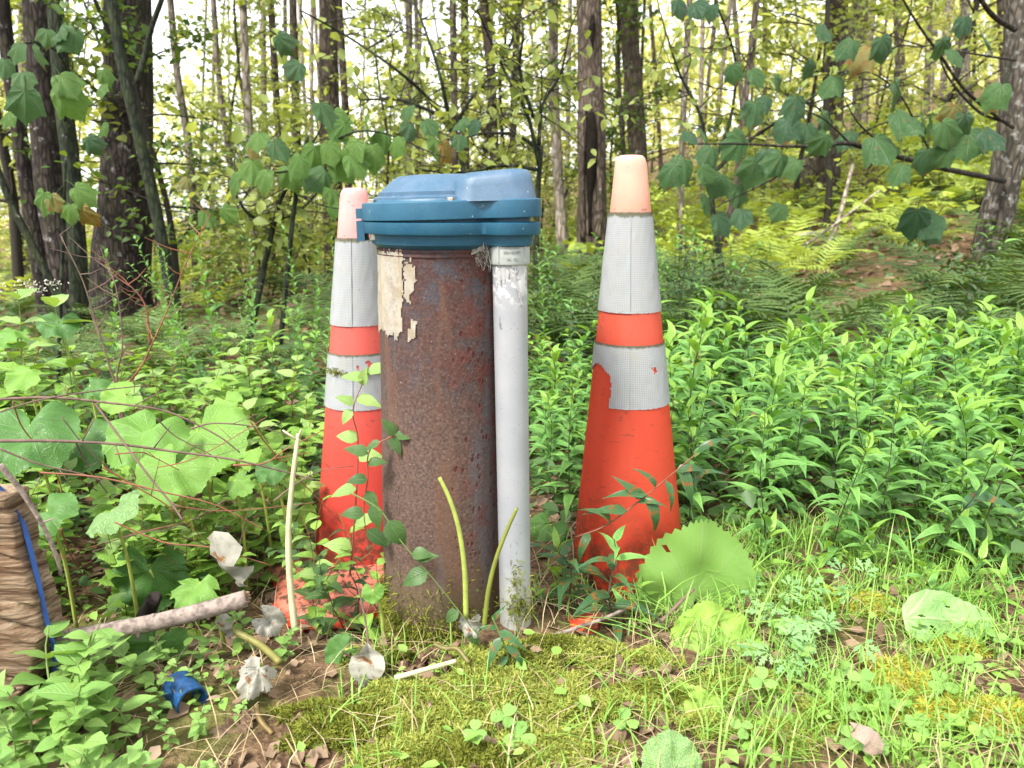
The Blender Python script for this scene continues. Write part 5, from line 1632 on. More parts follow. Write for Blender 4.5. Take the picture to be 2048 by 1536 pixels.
# boneset with white flower heads at the left edge
M_petal = plain('white_floret', (0.62, 0.60, 0.52), 0.7, 0.3, 60)
fl = MB()
for k in range(34):
    c = Vector((q.gauss(0, .010), q.gauss(0, .010), q.gauss(0, .005)))
    for j in range(3):
        d = Vector((q.gauss(0, 1), q.gauss(0, 1), 1)).normalized() * 0.004
        s_ = Vector((q.gauss(0, 1), q.gauss(0, 1), 0)).normalized() * 0.0016
        fl.add([c - s_, c + s_, c + d], [(0, 1, 2)])
FLM = fl.mesh('flower_head', M_petal, smooth=False)
for px, py, Y, lab in ((20, 555, 1.5, 'white flowered weed at the left edge, tallest of two'), (110, 575, 1.7, 'white flowered weed just right of the tallest one')):
    p = at(px, py, Y); z = terrain(p.x, Y)
    r = stalk('flowering_weed', lab, 'plant', None, p.z - z, 0, 0, 16, (0.10, 0.085), OVATE, M_stem, 0.0022, 0.25, opp=True, elev=(0.1, 0.5), tipmesh=OVATEP, ntip=0.3, seed=px)
    r.location = (p.x, Y, z)
    for k in range(2):
        o = put('flower_head', FLM, r); o.location = (q.gauss(0, .022), q.gauss(0, .022), p.z - z + q.uniform(-.02, .012))

# ---- broad leaves (each its own plant: stalk and blade)
BIGM = {('flat', 0): polar_leaf('leaf', ROUND, ML_big, 0.08, 0.12, 0.004, 3, (0.15, 0.3, 0.45, 0.6, 0.75, 0.88, 1.0), 0.03, 5, 4, 0.10, holes=((0.42, 0.3, 0.03), (0.3, -0.38, 0.022), (0.6, -0.1, 0.016)))}
def big_leaf(label, px, py, Y, size_px, d, nrm, mat, kind='round', seed=0, stalk_=True, name='broad_leaf_plant', squash=1.0):
    key = (kind, seed % 3)
    if key not in BIGM:
        BIGM[key] = polar_leaf('leaf', {'round': ROUND, 'lobed': LOBED}[kind], ML_big, 0.25, 0.22, 0.014, 5, (0.25, 0.5, 0.75, 0.9, 1.0), 0.022, seed + 1, 3, 0.22)
    p = at(px, py, Y)
    root = thing(name, label, 'leaf', (p.x, p.y, terrain(p.x, Y)))
    loc = p - root.location
    o = put('leaf', remat(BIGM[key], mat), root)
    o.matrix_local = leaf_matrix(loc, Vector(d), Vector(nrm), wid(size_px, py, Y))
    if stalk_:
        mb = MB()
        e = Vector((loc.x * 0.5 + 0.01, 0.015, -0.01)) - Vector(d) * 0.02
        mb.tube(spline([e, e.lerp(loc, 0.55) + Vector((0.004, 0.004, 0.004)), loc], 9), [0.0032 - 0.0014 * i / 8 for i in range(9)], 6, True)
        mb.build('stalk', M_petiole, root)
    return root
big_leaf('largest light green round leaf with its sunlit top facing up, left of left cone', 395, 862, 1.28, 165, (0.5, -0.62, -0.32), (-0.05, -0.50, 0.86), ML_big, seed=0)
big_leaf('broad light leaf tucked under the largest round leaf', 300, 860, 1.22, 140, (-0.3, -0.7, -0.30), (0.0, -0.62, 0.78), ML_big, seed=1)
big_leaf('broad pale leaf low at centre left, below the largest round leaf', 350, 930, 1.14, 125, (-0.2, -0.7, -0.5), (0.0, -0.75, 0.66), ML_big, seed=2)
big_leaf('broad deep green leaf at the left edge behind dead twigs', 60, 850, 1.18, 160, (0.1, -0.75, -0.45), (0.1, -0.7, 0.7), ML_bigd, seed=1)
big_leaf('second broad deep green leaf right of the one at the left edge', 165, 880, 1.24, 120, (0.3, -0.7, -0.4), (0.0, -0.72, 0.7), ML_bigd, seed=2)
big_leaf('crinkled grey green leaf above the log end', 225, 1020, 1.02, 105, (0.35, -0.55, 0.0), (-0.2, -0.6, 0.8), ML_dock, seed=0)
big_leaf('crinkled leaf beside the dead twig near the blue rim', 95, 1020, 1.06, 95, (0.4, -0.5, -0.1), (-0.1, -0.7, 0.7), ML_bigd, seed=1)
big_leaf('smooth deep green leaf standing behind the cut branch', 300, 1140, 1.06, 130, (0.0, -0.15, -0.9), (0.1, -0.95, 0.3), ML_bigd, seed=0)
big_leaf('dark green leaf hanging below the cut branch', 310, 1285, 0.93, 115, (-0.25, -0.3, -0.65), (0.2, -0.85, 0.5), ML_bigd, seed=1)
big_leaf('small yellow green lobed leaf resting over the cut branch', 400, 1165, 0.93, 95, (-0.1, -0.75, -0.35), (0.05, -0.55, 0.85), ML_big, 'lobed', seed=1)
big_leaf('light round toothed leaf by the moss left of the casing', 745, 1180, 0.93, 38, (0.1, -0.4, -0.6), (0.1, -0.7, 0.7), ML_big, seed=2)
big_leaf('dark drooping leaf left of the casing foot', 690, 1300, 0.92, 62, (-0.55, -0.3, -0.3), (0.2, -0.85, 0.5), ML_bigd, seed=2)
big_leaf('large smooth round leaf leaning on the foot of the right cone', 1392, 1195, 1.05, 215, (0.08, 0.12, 0.85), (0.08, -0.93, 0.3), leaf_mat('matte_green_broad_leaf', (0.125, 0.25, 0.045), (0.14, 0.27, 0.05), (0.16, 0.25, 0.07), 'palmate', 0.6, 0.22, vbump=0.08, vary=0.0), 'flat', seed=0, stalk_=False)
big_leaf('yellow green leaf lying flat in the grass below the right cone', 1435, 1305, 0.925, 160, (0.1, 0.7, 0.62), (0.0, -0.75, 0.66), ML_bigy, 'round', seed=1, stalk_=False)
big_leaf('second yellow leaf lying under grass at the right of the moss', 1390, 1430, 0.79, 110, (-0.2, 0.8, 0.4), (0.0, -0.6, 0.8), ML_bigy, 'round', seed=2, stalk_=False)
big_leaf('pale round leaf under the goldenrods at right', 1740, 1090, 1.2, 62, (0.1, -0.6, -0.55), (0.0, -0.8, 0.6), ML_dock, seed=2)
big_leaf('round leaf with fine pale veins at the bottom edge right of centre', 1345, 1540, 0.69, 105, (0.02, 0.5, 0.7), (0.0, -0.75, 0.65), ML_dock, seed=1, stalk_=False)
big_leaf('bright lobed leaf in tall grass under the patch', 1810, 1180, 1.1, 75, (0.1, -0.4, -0.6), (0.0, -0.8, 0.6), ML_bigy, 'lobed', seed=0)
big_leaf('broad dark leaf beside the white conduit at mid height', 1100, 1050, 1.3, 70, (-0.3, -0.6, -0.3), (0.0, -0.7, 0.7), ML_bigd, seed=0)
big_leaf('light green leaf right of the grass at far lower right', 1960, 1410, 0.82, 60, (-0.7, -0.3, 0.1), (0.1, -0.5, 0.85), ML_big, 'lobed', seed=2)
for k, (px, py, Y, s_) in enumerate(((505, 900, 1.25, 60), (545, 935, 1.2, 55), (470, 960, 1.18, 60), (250, 790, 1.4, 70), (180, 770, 1.45, 60), (450, 800, 1.42, 55), (60, 740, 1.45, 75), (120, 640, 1.7, 70), (30, 660, 1.5, 70))):
    big_leaf('toothed green leaf among the weeds ' + ('right of the largest round leaf' if px > 440 else 'behind the dead twigs at left'), px, py, Y, s_, (q.gauss(0, .5), -0.7, -0.3), (q.gauss(0, .2), -0.55, 0.8), (ML_big, ML_bigd, ML_big)[k % 3], ('lobed', 'round')[k % 2], seed=k)['group'] = 'toothed leaves among the weeds'
# dock leaf with insect holes
dk = thing('dock_plant', 'large oval pale green leaf with insect holes lying on yellow moss at right', 'leaf', ground_at(1800, 1285) + Vector((0, 0, 0.034)))
DOCKM = polar_leaf('leaf', [(0.0, 0.0), (0.01, 0.10), (0.12, 0.22), (0.32, 0.29), (0.55, 0.27), (0.78, 0.17), (0.93, 0.06), (1.0, 0.0)], leaf_mat('holed_dock_leaf', (0.20, 0.36, 0.12), (0.22, 0.38, 0.13), (0.34, 0.50, 0.22), 'palmate', 0.55, 0.25, vbump=0.3, vary=0.2), 0.12, 0.15, 0.02, 7, tuple(np.linspace(0.08, 1, 16)), 0.012, 4, 5, 0.09, holes=((0.26, -0.10, 0.035), (0.40, -0.14, 0.025), (0.55, 0.12, 0.018), (0.15, 0.02, 0.02), (0.30, -0.20, 0.02), (0.45, -0.2, 0.03)))
o = put('leaf', DOCKM, dk); o.matrix_local = leaf_matrix(Vector((0, 0, 0.0)), Vector((1, 0.05, -0.02)), Vector((0.05, -0.75, 0.66)), wid(205, 1265, 0.98))

# ---- bleached dead leaves and dry curled leaves
CRUMP = [polar_leaf('leaf', ROUND if s < 2 else LOBED, ML_white, b, c, 0.03, 3, (0.25, 0.5, 0.75, 1.0), 0.05, s * 3 + 2, 3, 0.6) for b, c, s in ((0.6, 1.1, 0), (0.9, 0.5, 1), (0.3, 1.4, 2))]
CRUMP.append(lance('leaf', 0.55, 1.3, -0.5, ML_white, n=12, a0=0.5, wave=0.55, seed=12, shape=(0.8, 0.8)))
CRUMP.append(lance('leaf', 0.8, 0.6, 0.5, ML_white, n=10, a0=0.3, wave=0.7, seed=19, shape=(1.1, 0.8)))
CRUMPB = [remat(m, ML_dry) for m in CRUMP]
def dead(label, px, py, Y, size_px, d, nrm, k, brown=False):
    p = at(px, py, Y) if Y else ground_at(px, py) + Vector((0, 0, 0.008))
    o = put('dead_leaf', (CRUMPB if brown else CRUMP)[k], None)
    o.matrix_world = leaf_matrix(p, Vector(d), Vector(nrm), wid(size_px, py, p.y))
    return tag(o, label, 'leaf')
dead('large crumpled silvery leaf hanging behind the cut branch end', 428, 1062, 0.97, 150, (0.30, -0.1, -0.9), (-0.5, -0.85, 0.1), 3)
dead('pale silvery scrap of leaf below the cut branch end', 440, 1225, 0.95, 70, (0.2, -0.1, -0.9), (-0.3, -0.9, 0.2), 3)
dead('whitish funnel shaped dry leaf standing left of the mossy casing foot', 735, 1285, 0.87, 90, (0.02, -0.25, -0.9), (0.1, -0.9, 0.35), 4)
dead('small white torn leaf before the casing foot, beside the green stem', 940, 1240, 0.90, 55, (0.1, -0.2, -0.9), (0.1, -0.95, 0.2), 2)
dead('white crinkled leaf left of the pale dry stalk foot', 530, 1235, 0.93, 58, (0.6, -0.3, -0.35), (0.0, -0.7, 0.7), 0)
dead('white torn leaf on the soil below the pale dry stalk', 520, 1335, 0.83, 85, (-0.35, -0.35, -0.55), (0.2, -0.8, 0.6), 2)
dead('dry pinkish leaf standing in the grass at bottom right', 1765, 1505, 0.705, 85, (-0.5, 0.2, 0.5), (0.2, -0.8, 0.6), 1).data = remat(CRUMP[3], plain('pinkish_dry_leaf', (0.30, 0.22, 0.17), 0.8, 0.5, 60), 'leaf')
for k in range(32):
    px, py = q.uniform(420, 1500), q.uniform(1215, 1530)
    if 930 > px > 760 and py < 1290: continue
    z_ = 'left of the moss' if px < 740 else ('on the moss' if px < 1150 else 'in the grass')
    o = dead(f'brown curled dead leaf on the ground {z_}', px, py, None, q.uniform(26, 62), (q.gauss(0, 1), q.gauss(0, 1), q.gauss(0, .15)), (q.gauss(0, .3), q.gauss(-.2, .3), 1), q.randrange(5), True)
    o['group'] = 'brown leaves ' + z_
    o['refine'] = 'brown curled dead leaf'

# ================================================================== log in its blue tub, sticks and twigs
def wood_mat():
    m_ = NT('weathered_split_wood')
    oc = m_.coord('Object')
    warp = m_.noise(oc, 6, 3)
    mp = m_.node('ShaderNodeMapping'); m_.put(mp.inputs['Vector'], oc)
    mp.inputs['Rotation'].default_value = (0, R(17), 0); mp.inputs['Scale'].default_value = (1.5, 3, 21)
    n = m_.noise(mp.outputs[0], 3.6, 8, 0.72, 1.6); n2 = m_.noise(mp.outputs[0], 12, 4, 0.6, 0.3)
    col = m_.ramp(n, [(0.30, (0.02, 0.011, 0.007)), (0.42, (0.11, 0.065, 0.038)), (0.52, (0.27, 0.19, 0.12)), (0.70, (0.42, 0.33, 0.235))])
    col = m_.mix(m_.math('MULTIPLY', m_.step(n2, 0.5, 0.64), 0.6), col, (0.10, 0.05, 0.028))
    col = m_.mix(m_.math('MULTIPLY', m_.step(warp, 0.5, 0.65), 0.35), col, (0.20, 0.085, 0.035))
    m_.pbr(col, 0.85, m_.bump(m_.math('ADD', n, m_.math('MULTIPLY', n2, 0.5)), 1.0, 0.012), 0.2)
    return m_.m
LY = 0.80
edge = [(-200, 985), (-60, 988), (8, 994), (26, 1045), (46, 1110), (58, 1165), (74, 1235), (92, 1285), (84, 1335), (54, 1385), (10, 1425), (-80, 1440), (-200, 1445)]
EP = [at(x, y, LY) for x, y in edge]
lo_ = Vector((EP[0].x, LY, EP[-1].z))
nU, nV = 60, 120
zt_, zb_ = max(p.z for p in EP) - 0.002, min(p.z for p in EP) + 0.002
def right_x(z):
    best = -9
    for a, b in zip(EP, EP[1:]):
        if (a.z - z) * (b.z - z) <= 0 and abs(a.z - b.z) > 1e-6:
            t = (z - a.z) / (b.z - a.z); best = max(best, a.x + (b.x - a.x) * t)
    return best
vs, fs = [], []
for j in range(nV):
    z = zb_ + (zt_ - zb_) * j / (nV - 1)
    rx = right_x(z)
    for i in range(nU):
        u = i / (nU - 1)
        x = lo_.x + (rx + 0.010 * mnoise.noise((3, 0, z * 17)) + 0.003 * mnoise.noise((0, 0, z * 70)) - lo_.x) * u
        g_ = z + 0.30 * (x + 0.6) + 0.05 * math.exp(-((z - 0.09) / 0.05) ** 2) * (x + 0.6) * 3
        fb = lambda a_, b_, c_: mnoise.noise((a_, b_, c_)) + 0.5 * mnoise.noise((a_ * 2.1, b_, c_ * 2.3)) + 0.25 * mnoise.noise((a_ * 4.3, b_, c_ * 5.1))
        wv = g_ + 0.010 * mnoise.noise((x * 9, 5, z * 14))
        cr = abs(mnoise.noise((x * 2.2, 6.1, wv * 30)))
        y = LY + 0.006 * fb(x * 4, 1.0, wv * 38) + 0.010 * sstep(0.09, 0.0, cr) + 0.012 * mnoise.noise((x * 3, 2, z * 7)) + 0.03 * sstep(0.9, 1.0, u) ** 2
        vs.append(Vector((x, y, z)) - lo_)
for j in range(nV - 1):
    for i in range(nU - 1):
        a = j * nU + i
        fs.append((a, a + 1, a + nU + 1, a + nU))
mb = MB(); mb.add(vs, fs)
nb = len(vs)
bk = [Vector((v.x - 0.10, 0.13, v.z * 0.80)) for v in vs]
mb.add(bk, [tuple(reversed(f)) for f in fs])
bd = [i for i in range(nU)] + [j * nU + nU - 1 for j in range(1, nV)] + [(nV - 1) * nU + i for i in range(nU - 2, -1, -1)] + [j * nU for j in range(nV - 2, 0, -1)]
mb.f += [(bd[(k + 1) % len(bd)], bd[k], bd[k] + nb, bd[(k + 1) % len(bd)] + nb) for k in range(len(bd))]
lg = mb.build('log', wood_mat(), sharp=60); lg.location = lo_
tag(lg, 'weathered split log with deep grain inside the blue tub at lower left', 'log')
M_tub = plain('dark_blue_plastic', (0.012, 0.045, 0.16), 0.4, 0.35, 25, 0.45)
outer = [(-240, 968), (-60, 974), (2, 980), (24, 998), (38, 1045), (56, 1110), (69, 1165), (84, 1235), (98, 1290), (106, 1360), (160, 1440), (185, 1540), (190, 1640)]
rings = []
for (y_, off) in ((0.815, 0.0), (0.815, 0.006), (0.90, 0.004), (0.90, -0.003), (0.83, -0.003)):
    rr_ = []
    for k, (x, y) in enumerate(outer):
        p = at(x, y, 0.83)
        nx_ = Vector((1, 0, 0.25)).normalized() if k > 3 else Vector((0.15, 0, 1)).normalized()
        rr_.append(Vector((p.x - 0.75 * (y_ - 0.815), y_, p.z - 0.45 * (y_ - 0.815))) + nx_ * (off + 0.013))
    rings.append(rr_)
tb0 = rings[0][-1].copy()
mb = MB()
n_ = len(outer)
mb.add([p - tb0 for r_ in rings for p in r_], [(i * n_ + j, i * n_ + j + 1, ((i + 1) % 5) * n_ + j + 1, ((i + 1) % 5) * n_ + j) for i in range(5) for j in range(n_ - 1)])
# floor and back of the tub
p0, p1 = at(-240, 1640, 0.83), at(190, 1640, 0.83)
mb.box(Vector(((p0.x + p1.x) / 2, 0.90, EP[-1].z - 0.02)) - tb0, (p1.x - p0.x - 0.04, 0.17, 0.008))
tub = mb.build('blue_tub', M_tub, sharp=40); tub.location = tb0
tag(tub, 'dark blue plastic tub holding the split log at lower left', 'tub')
# blue offcut of pipe on the soil
M_scrap = plain('scuffed_blue_plastic', (0.012, 0.07, 0.20), 0.45, 0.5, 120, 0.4)
sc_ = at(368, 1378, 0.83)
mb = MB()
nA, nB = 16, 6
vs = []
for lay, rr_ in ((0, 0.024), (1, 0.021)):
    for i in range(nB):
        for j in range(nA):
            a = R(-35 + 250 * j / (nA - 1))
            x = -0.026 + 0.052 * i / (nB - 1) + 0.0012 * math.sin(j * 1.1) * (i in (0, nB - 1))
            vs.append(Vector((x, rr_ * math.cos(a), rr_ * math.sin(a))))
fs = []
for lay in (0, 1):
    for i in range(nB - 1):
        for j in range(nA - 1):
            a = lay * nA * nB + i * nA + j
            fs.append((a, a + 1, a + nA + 1, a + nA) if lay == 0 else (a, a + nA, a + nA + 1, a + 1))
o_ = nA * nB
for i in range(nB - 1):
    for j in (0, nA - 1):
        a = i * nA + j; fs.append((a, a + nA, a + nA + o_, a + o_))
for j in range(nA - 1):
    for i in (0, nB - 1):
        a = i * nA + j; fs.append((a, a + o_, a + 1 + o_, a + 1))
mb.add(vs, fs)
bs = mb.build('pipe_offcut', M_scrap, sharp=50); bs.location = sc_; bs.rotation_euler = (-0.2, 0.10, -0.75); bs.scale = (0.8,) * 3; bs.location.z -= 0.006
tag(bs, 'curved offcut of bright blue plastic pipe on the soil near the log', 'scrap')
M_branch = plain('smooth_pinkish_bark', (0.27, 0.215, 0.185), 0.8, 0.6, 110, 0.2, 0.7)
M_endwood = plain('broken_wood_end', (0.30, 0.20, 0.12), 0.9, 0.5, 150, 0.2, 0.4)
def stick(name, label, px_pts, Ys, r0, r1, mat, wob=0.12, knots=(), cat='stick', n=10):
    P = [at(x, y, Y) for (x, y), Y in zip(px_pts, Ys)]
    root = thing(name, label, cat, P[0].copy())
    pts = spline([p - P[0] for p in P], max(10, 6 * len(P)))
    k = len(pts)
    mb = MB()
    mb.tube(pts, [r0 + (r1 - r0) * i / (k - 1) for i in range(k)], n, True, wob, r0 * 900)
    mb.build('shaft', mat, root)
    for t, d, ln in knots:
        p = pts[int(t * (k - 1))]
        mb = MB(); mb.tube([p, p + Vector(d) * ln * 0.6, p + Vector(d) * ln], [r0 * 0.42, r0 * 0.34, r0 * 0.22], 6, True)
        mb.build('knot', mat, root)
    return root, pts
# ---- a tangle of thin twigs and red stems over the left weeds
for k in range(20):
    px0, py0 = q.uniform(-20, 560), q.uniform(790, 1120)
    a = q.gauss(0.15, 0.55); ln = q.uniform(120, 330)
    Y0 = q.uniform(0.98, 1.2)
    pts_ = [(px0 + ln * t * math.cos(a) + q.gauss(0, 8), py0 + ln * t * math.sin(a) + 22 * math.sin(3 * t + k)) for t in (0, 0.3, 0.65, 1.0)]
    t_, _p = stick('thin_twig', ('reddish thin stem' if k % 2 else 'brown thin twig') + ' tangled in the left weeds', pts_, [Y0 + 0.05 * t for t in (0, 0.3, 0.65, 1.0)], q.uniform(0.0009, 0.0017), 0.0006, M_stemr if k % 2 else M_twig, 0.1, [(0.5, (q.gauss(0, 1), -.1, q.gauss(0.3, .6)), 0.03), (0.75, (q.gauss(0, 1), -.1, q.gauss(0.3, .6)), 0.025)], n=5)
    t_['group'] = 'thin twigs in the left weeds'
st, pts = stick('cut_branch', 'thick smooth pinkish branch with a broken end lying right of the log', [(95, 1285), (180, 1268), (300, 1246), (400, 1222), (492, 1196)], (0.83, 0.85, 0.875, 0.895, 0.91), 0.0098, 0.0112, M_branch, 0.16, [(0.55, (0.1, -.2, .9), 0.014), (0.45, (0.05, -.3, -.9), 0.018), (0.8, (0, -.2, -.9), 0.015), (0.28, (0, -.4, .8), 0.013)])
mb = MB()
e = pts[-1]; dd = (pts[-1] - pts[-3]).normalized()
for k in range(9):
    a = k * 0.7
    b = e + Vector((0, math.cos(a) * 0.007, math.sin(a) * 0.007)) - dd * 0.004
    mb.tube([b, b + dd * q.uniform(0.003, 0.009)], [0.0035, 0.0012], 5, True)
mb.build('broken_end', M_endwood, st)
stick('branch_stub', 'short dark stub of rotten branch behind the cut branch', [(285, 1245), (296, 1222), (310, 1195)], (0.95, 0.945, 0.93), 0.013, 0.010, BK['dark'], 0.3)
stick('dead_twig', 'dark dry twig reaching from the left edge above the broad leaves', [(-30, 882), (110, 882), (230, 888), (340, 902), (480, 922), (640, 962)], (0.98, 1.0, 1.02, 1.04, 1.06, 1.1), 0.0024, 0.0012, M_twig, 0.1, [(0.4, (.3, -.2, -.9), 0.03), (0.55, (.6, -.1, .7), 0.05), (0.3, (.5, -.1, .7), 0.05)])
stick('dead_twig', 'thin dry twig curving over the left weeds, uppermost of the twigs', [(-30, 800), (100, 795), (220, 806), (330, 822), (430, 868), (480, 905)], (1.02, 1.03, 1.04, 1.05, 1.06, 1.07), 0.0019, 0.0009, M_twig, 0.1, [(0.5, (.8, -.1, .4), 0.06), (0.7, (.7, -.1, .6), 0.05)])
stick('dead_twig', 'straight thin twig sloping up from the left edge to the weeds', [(-20, 830), (80, 800), (190, 782), (300, 770)], (0.98, 1.0, 1.05, 1.1), 0.0013, 0.0007, M_twig)
stick('dead_twig', 'slanting twig crossing the broad leaves toward the log', [(185, 800), (240, 875), (300, 955), (345, 1010), (365, 1040)], (1.04, 1.02, 1.0, 0.99, 0.98), 0.0016, 0.0013, M_twig, 0.1, [(0.75, (.9, -.1, -.3), 0.02)])
stick('dead_twig', 'pinkish twig rising over the log and its blue rim', [(0, 930), (45, 985), (85, 1050), (112, 1110), (122, 1150)], (0.80, 0.81, 0.82, 0.83, 0.84), 0.0034, 0.0020, M_branch, 0.1, [(0.5, (.8, -.1, .3), 0.02)])
stick('dead_twig', 'thin reddish twig running level under the broad leaves', [(80, 945), (200, 955), (330, 985), (430, 1010), (530, 1060)], (1.0, 1.01, 1.02, 1.03, 1.05), 0.0013, 0.0008, M_stemr)
stick('dead_twig', 'fine red stem crossing above the crumpled silvery leaf', [(230, 1045), (330, 1085), (420, 1095), (540, 1130)], (0.98, 0.985, 0.99, 1.0), 0.0012, 0.0008, M_stemr)
stick('dry_stalk', 'tall pale dry stalk standing upright left of the left cone', [(590, 1262), (579, 1150), (577, 1060), (585, 960), (597, 868)], (0.945, 0.95, 0.955, 0.96, 0.965), 0.0048, 0.0028, M_stemp, 0.12, [(0.97, (-.6, -.1, .5), 0.03), (0.97, (.3, -.1, .8), 0.02)], 'plant')
stick('leafless_stalk', 'yellow green leafless stem curving up in front of the casing', [(932, 1235), (929, 1140), (918, 1060), (900, 1000), (879, 955)], (0.905, 0.905, 0.905, 0.905, 0.905), 0.0036, 0.0024, M_petiole, 0.05, (), 'plant')
stick('leafless_stalk', 'olive leafless stem curving up in front of the white conduit', [(968, 1255), (977, 1180), (993, 1115), (1015, 1058), (1034, 1016)], (0.90, 0.90, 0.90, 0.90, 0.90), 0.0034, 0.0022, plain('olive_stalk', (0.16, 0.18, 0.03), 0.5, 0.2, 60), 0.05, (), 'plant')
stick('fallen_stalk', 'pale green fallen stalk on the moss before the casing', [(790, 1356), (840, 1342), (912, 1322)], (0.845, 0.85, 0.86), 0.0034, 0.0030, M_stemp, 0.08, (), 'plant')
stick('fallen_stalk', 'brownish green curled stalk at the casing foot', [(868, 1288), (890, 1297), (915, 1298), (938, 1326)], (0.885, 0.88, 0.875, 0.86), 0.0032, 0.0030, plain('brown_green_stalk', (0.13, 0.11, 0.025), 0.5, 0.3, 60), 0.08, (), 'plant')
stick('fallen_stalk', 'green brown stalk lying across the litter at lower left', [(470, 1262), (520, 1290), (560, 1325)], (0.92, 0.90, 0.87), 0.0045, 0.0045, plain('green_brown_stalk', (0.17, 0.16, 0.04), 0.5, 0.3, 60), 0.08, (), 'plant')
stick('fallen_stalk', 'brown curved stalk stuck in the soil at bottom left of centre', [(512, 1410), (520, 1440), (545, 1468)], (0.80, 0.79, 0.775), 0.0035, 0.0030, plain('brown_stalk', (0.15, 0.10, 0.03), 0.5, 0.3, 60), 0.08, (), 'plant')
stick('fallen_stick', 'long grey brown stick lying from the conduit toward the right cone', [(1080, 1280), (1150, 1257), (1220, 1232), (1275, 1205)], (0.935, 0.955, 0.975, 1.0), 0.0030, 0.0026, M_branch, 0.15, [(0.6, (.3, -.2, .8), 0.012)])
stick('fallen_stick', 'dark stick slanting under the leaf by the right cone foot', [(1320, 1245), (1360, 1205), (1388, 1178)], (0.975, 1.0, 1.02), 0.0030, 0.0018, M_twig)
stick('fallen_stick', 'short brown stick in the grass below the yellow leaf', [(1375, 1372), (1420, 1376), (1462, 1378)], (0.86, 0.858, 0.856), 0.0036, 0.0030, M_twig)
stick('fallen_stick', 'pale dry stick end in the grass right of centre', [(1590, 1452), (1625, 1446), (1655, 1440)], (0.79, 0.795, 0.80), 0.0034, 0.0030, M_stemp)
stick('fallen_stick', 'black stick poking from the grass right of centre', [(1512, 1490), (1530, 1465), (1548, 1438)], (0.765, 0.775, 0.79), 0.0028, 0.0020, M_twigd)
stick('purple_stalk', 'thin purple dry stalk rising from the whitish funnel leaf', [(738, 1300), (732, 1250), (716, 1168)], (0.87, 0.88, 0.90), 0.0016, 0.0010, M_twig, 0.05, (), 'plant')
# bare reddish shrub at left
sh = thing('bare_shrub', 'leafless reddish brown shrub with forked twigs in the left weeds', 'shrub', (at(245, 800, 1.5).x, 1.5, terrain(-0.8, 1.5)))
for k, L_ in enumerate(([(245, 830), (215, 720), (190, 640), (165, 560), (120, 470)], [(245, 820), (290, 720), (335, 620), (375, 520), (420, 430)], [(235, 800), (245, 690), (235, 590), (215, 520)], [(300, 690), (290, 610), (250, 560)])):
    P = [at(x, y, 1.5 + 0.03 * k) - sh.location for x, y in L_]
    if k < 3: P.insert(0, Vector((0.01 * k, 0, -0.02)))
    pts = spline(P, 24)
    mb = MB(); mb.tube(pts, [0.0028 - 0.0020 * i / 23 for i in range(24)], 5, True)
    for i in range(9, 24, 2):
        d = Vector((q.choice((-1, 1)) * q.uniform(.5, 1), q.gauss(0, .5), q.uniform(0.2, 0.9))).normalized()
        l_ = q.uniform(0.03, 0.11)
        mb.tube([pts[i], pts[i] + d * l_ * 0.5 + Vector((0, 0, -0.004)), pts[i] + d * l_], [0.0012, 0.0009, 0.0005], 4, False)
    mb.build('branch', M_stemr if k % 2 else M_twig, sh)
# fallen pale branches on the slope
for lab, L_, Y, r_ in (('pale fallen branch lying on the slope left of the lichen trunk', [(1560, 478), (1700, 462), (1900, 445)], 6.0, 0.03), ('grey broken branches leaning on the slope below the bough', [(1560, 520), (1640, 470), (1760, 380)], 5.5, 0.012), ('thin grey leaning branch beside the broken ones', [(1655, 500), (1680, 430), (1705, 330)], 5.6, 0.02)):
    stick('fallen_branch', lab, L_, (Y, Y + .1, Y + .3), r_, r_ * 0.6, BK['pale'])

# ---- low oval leaved plants in the bottom left corner
CP_ = [stalk('clearweed', 'c', 'plant', 'g', 0.12, q.uniform(-.02, .02), q.uniform(-.02, .02), 11 + 2 * s, (0.034 - 0.004 * s, 0.046 - 0.006 * s), CLEARL + (OVATEP[:1] if s % 2 else []), M_stem, 0.0018, 0.15, opp=True, elev=(-0.25, 0.5), seed=300 + s) for s in range(4)]
spc = []
for px, py, Y, h in ((150, 1190, 0.80, 1.35), (95, 1250, 0.77, 1.5), (30, 1290, 0.74, 1.5), (60, 1270, 0.75, 1.2), (180, 1300, 0.78, 1.1), (150, 1360, 0.74, 1.2), (40, 1330, 0.72, 1.1), (240, 1400, 0.76, 1.0), (110, 1430, 0.71, 1.0), (200, 1450, 0.72, 1.0), (30, 1440, 0.69, 1.1), (300, 1370, 0.80, 0.8), (270, 1470, 0.71, 0.8), (330, 1450, 0.75, 0.7), (390, 1440, 0.77, 0.6), (130, 1520, 0.67, 1.0), (220, 1530, 0.66, 0.9), (30, 1530, 0.66, 1.0), (350, 1510, 0.70, 0.7), (420, 1500, 0.71, 0.6), (480, 1180, 0.97, 0.9), (400, 1290, 0.9, 0.7), (455, 1340, 0.86, 0.6), (260, 1290, 0.86, 1.0), (340, 1300, 0.88, 0.8), (210, 1240, 0.9, 1.0), (400, 1380, 0.84, 0.5), (480, 1420, 0.80, 0.5), (570, 1280, 0.93, 0.6), (90, 1180, 0.82, 1.2)):
    p = at(px, py, Y)
    z_ = 'in the lower left corner' if px < 300 and py > 1280 else ('beside the cut branch' if px < 500 else 'by the cone foot')
    spc.append((p.x, Y, h * (0.9 if px < 300 else 0.75), f'oval leaved bright green low plant {z_}', f'oval leaved plants {z_}'))
scatter('cw', CP_, spc, None)
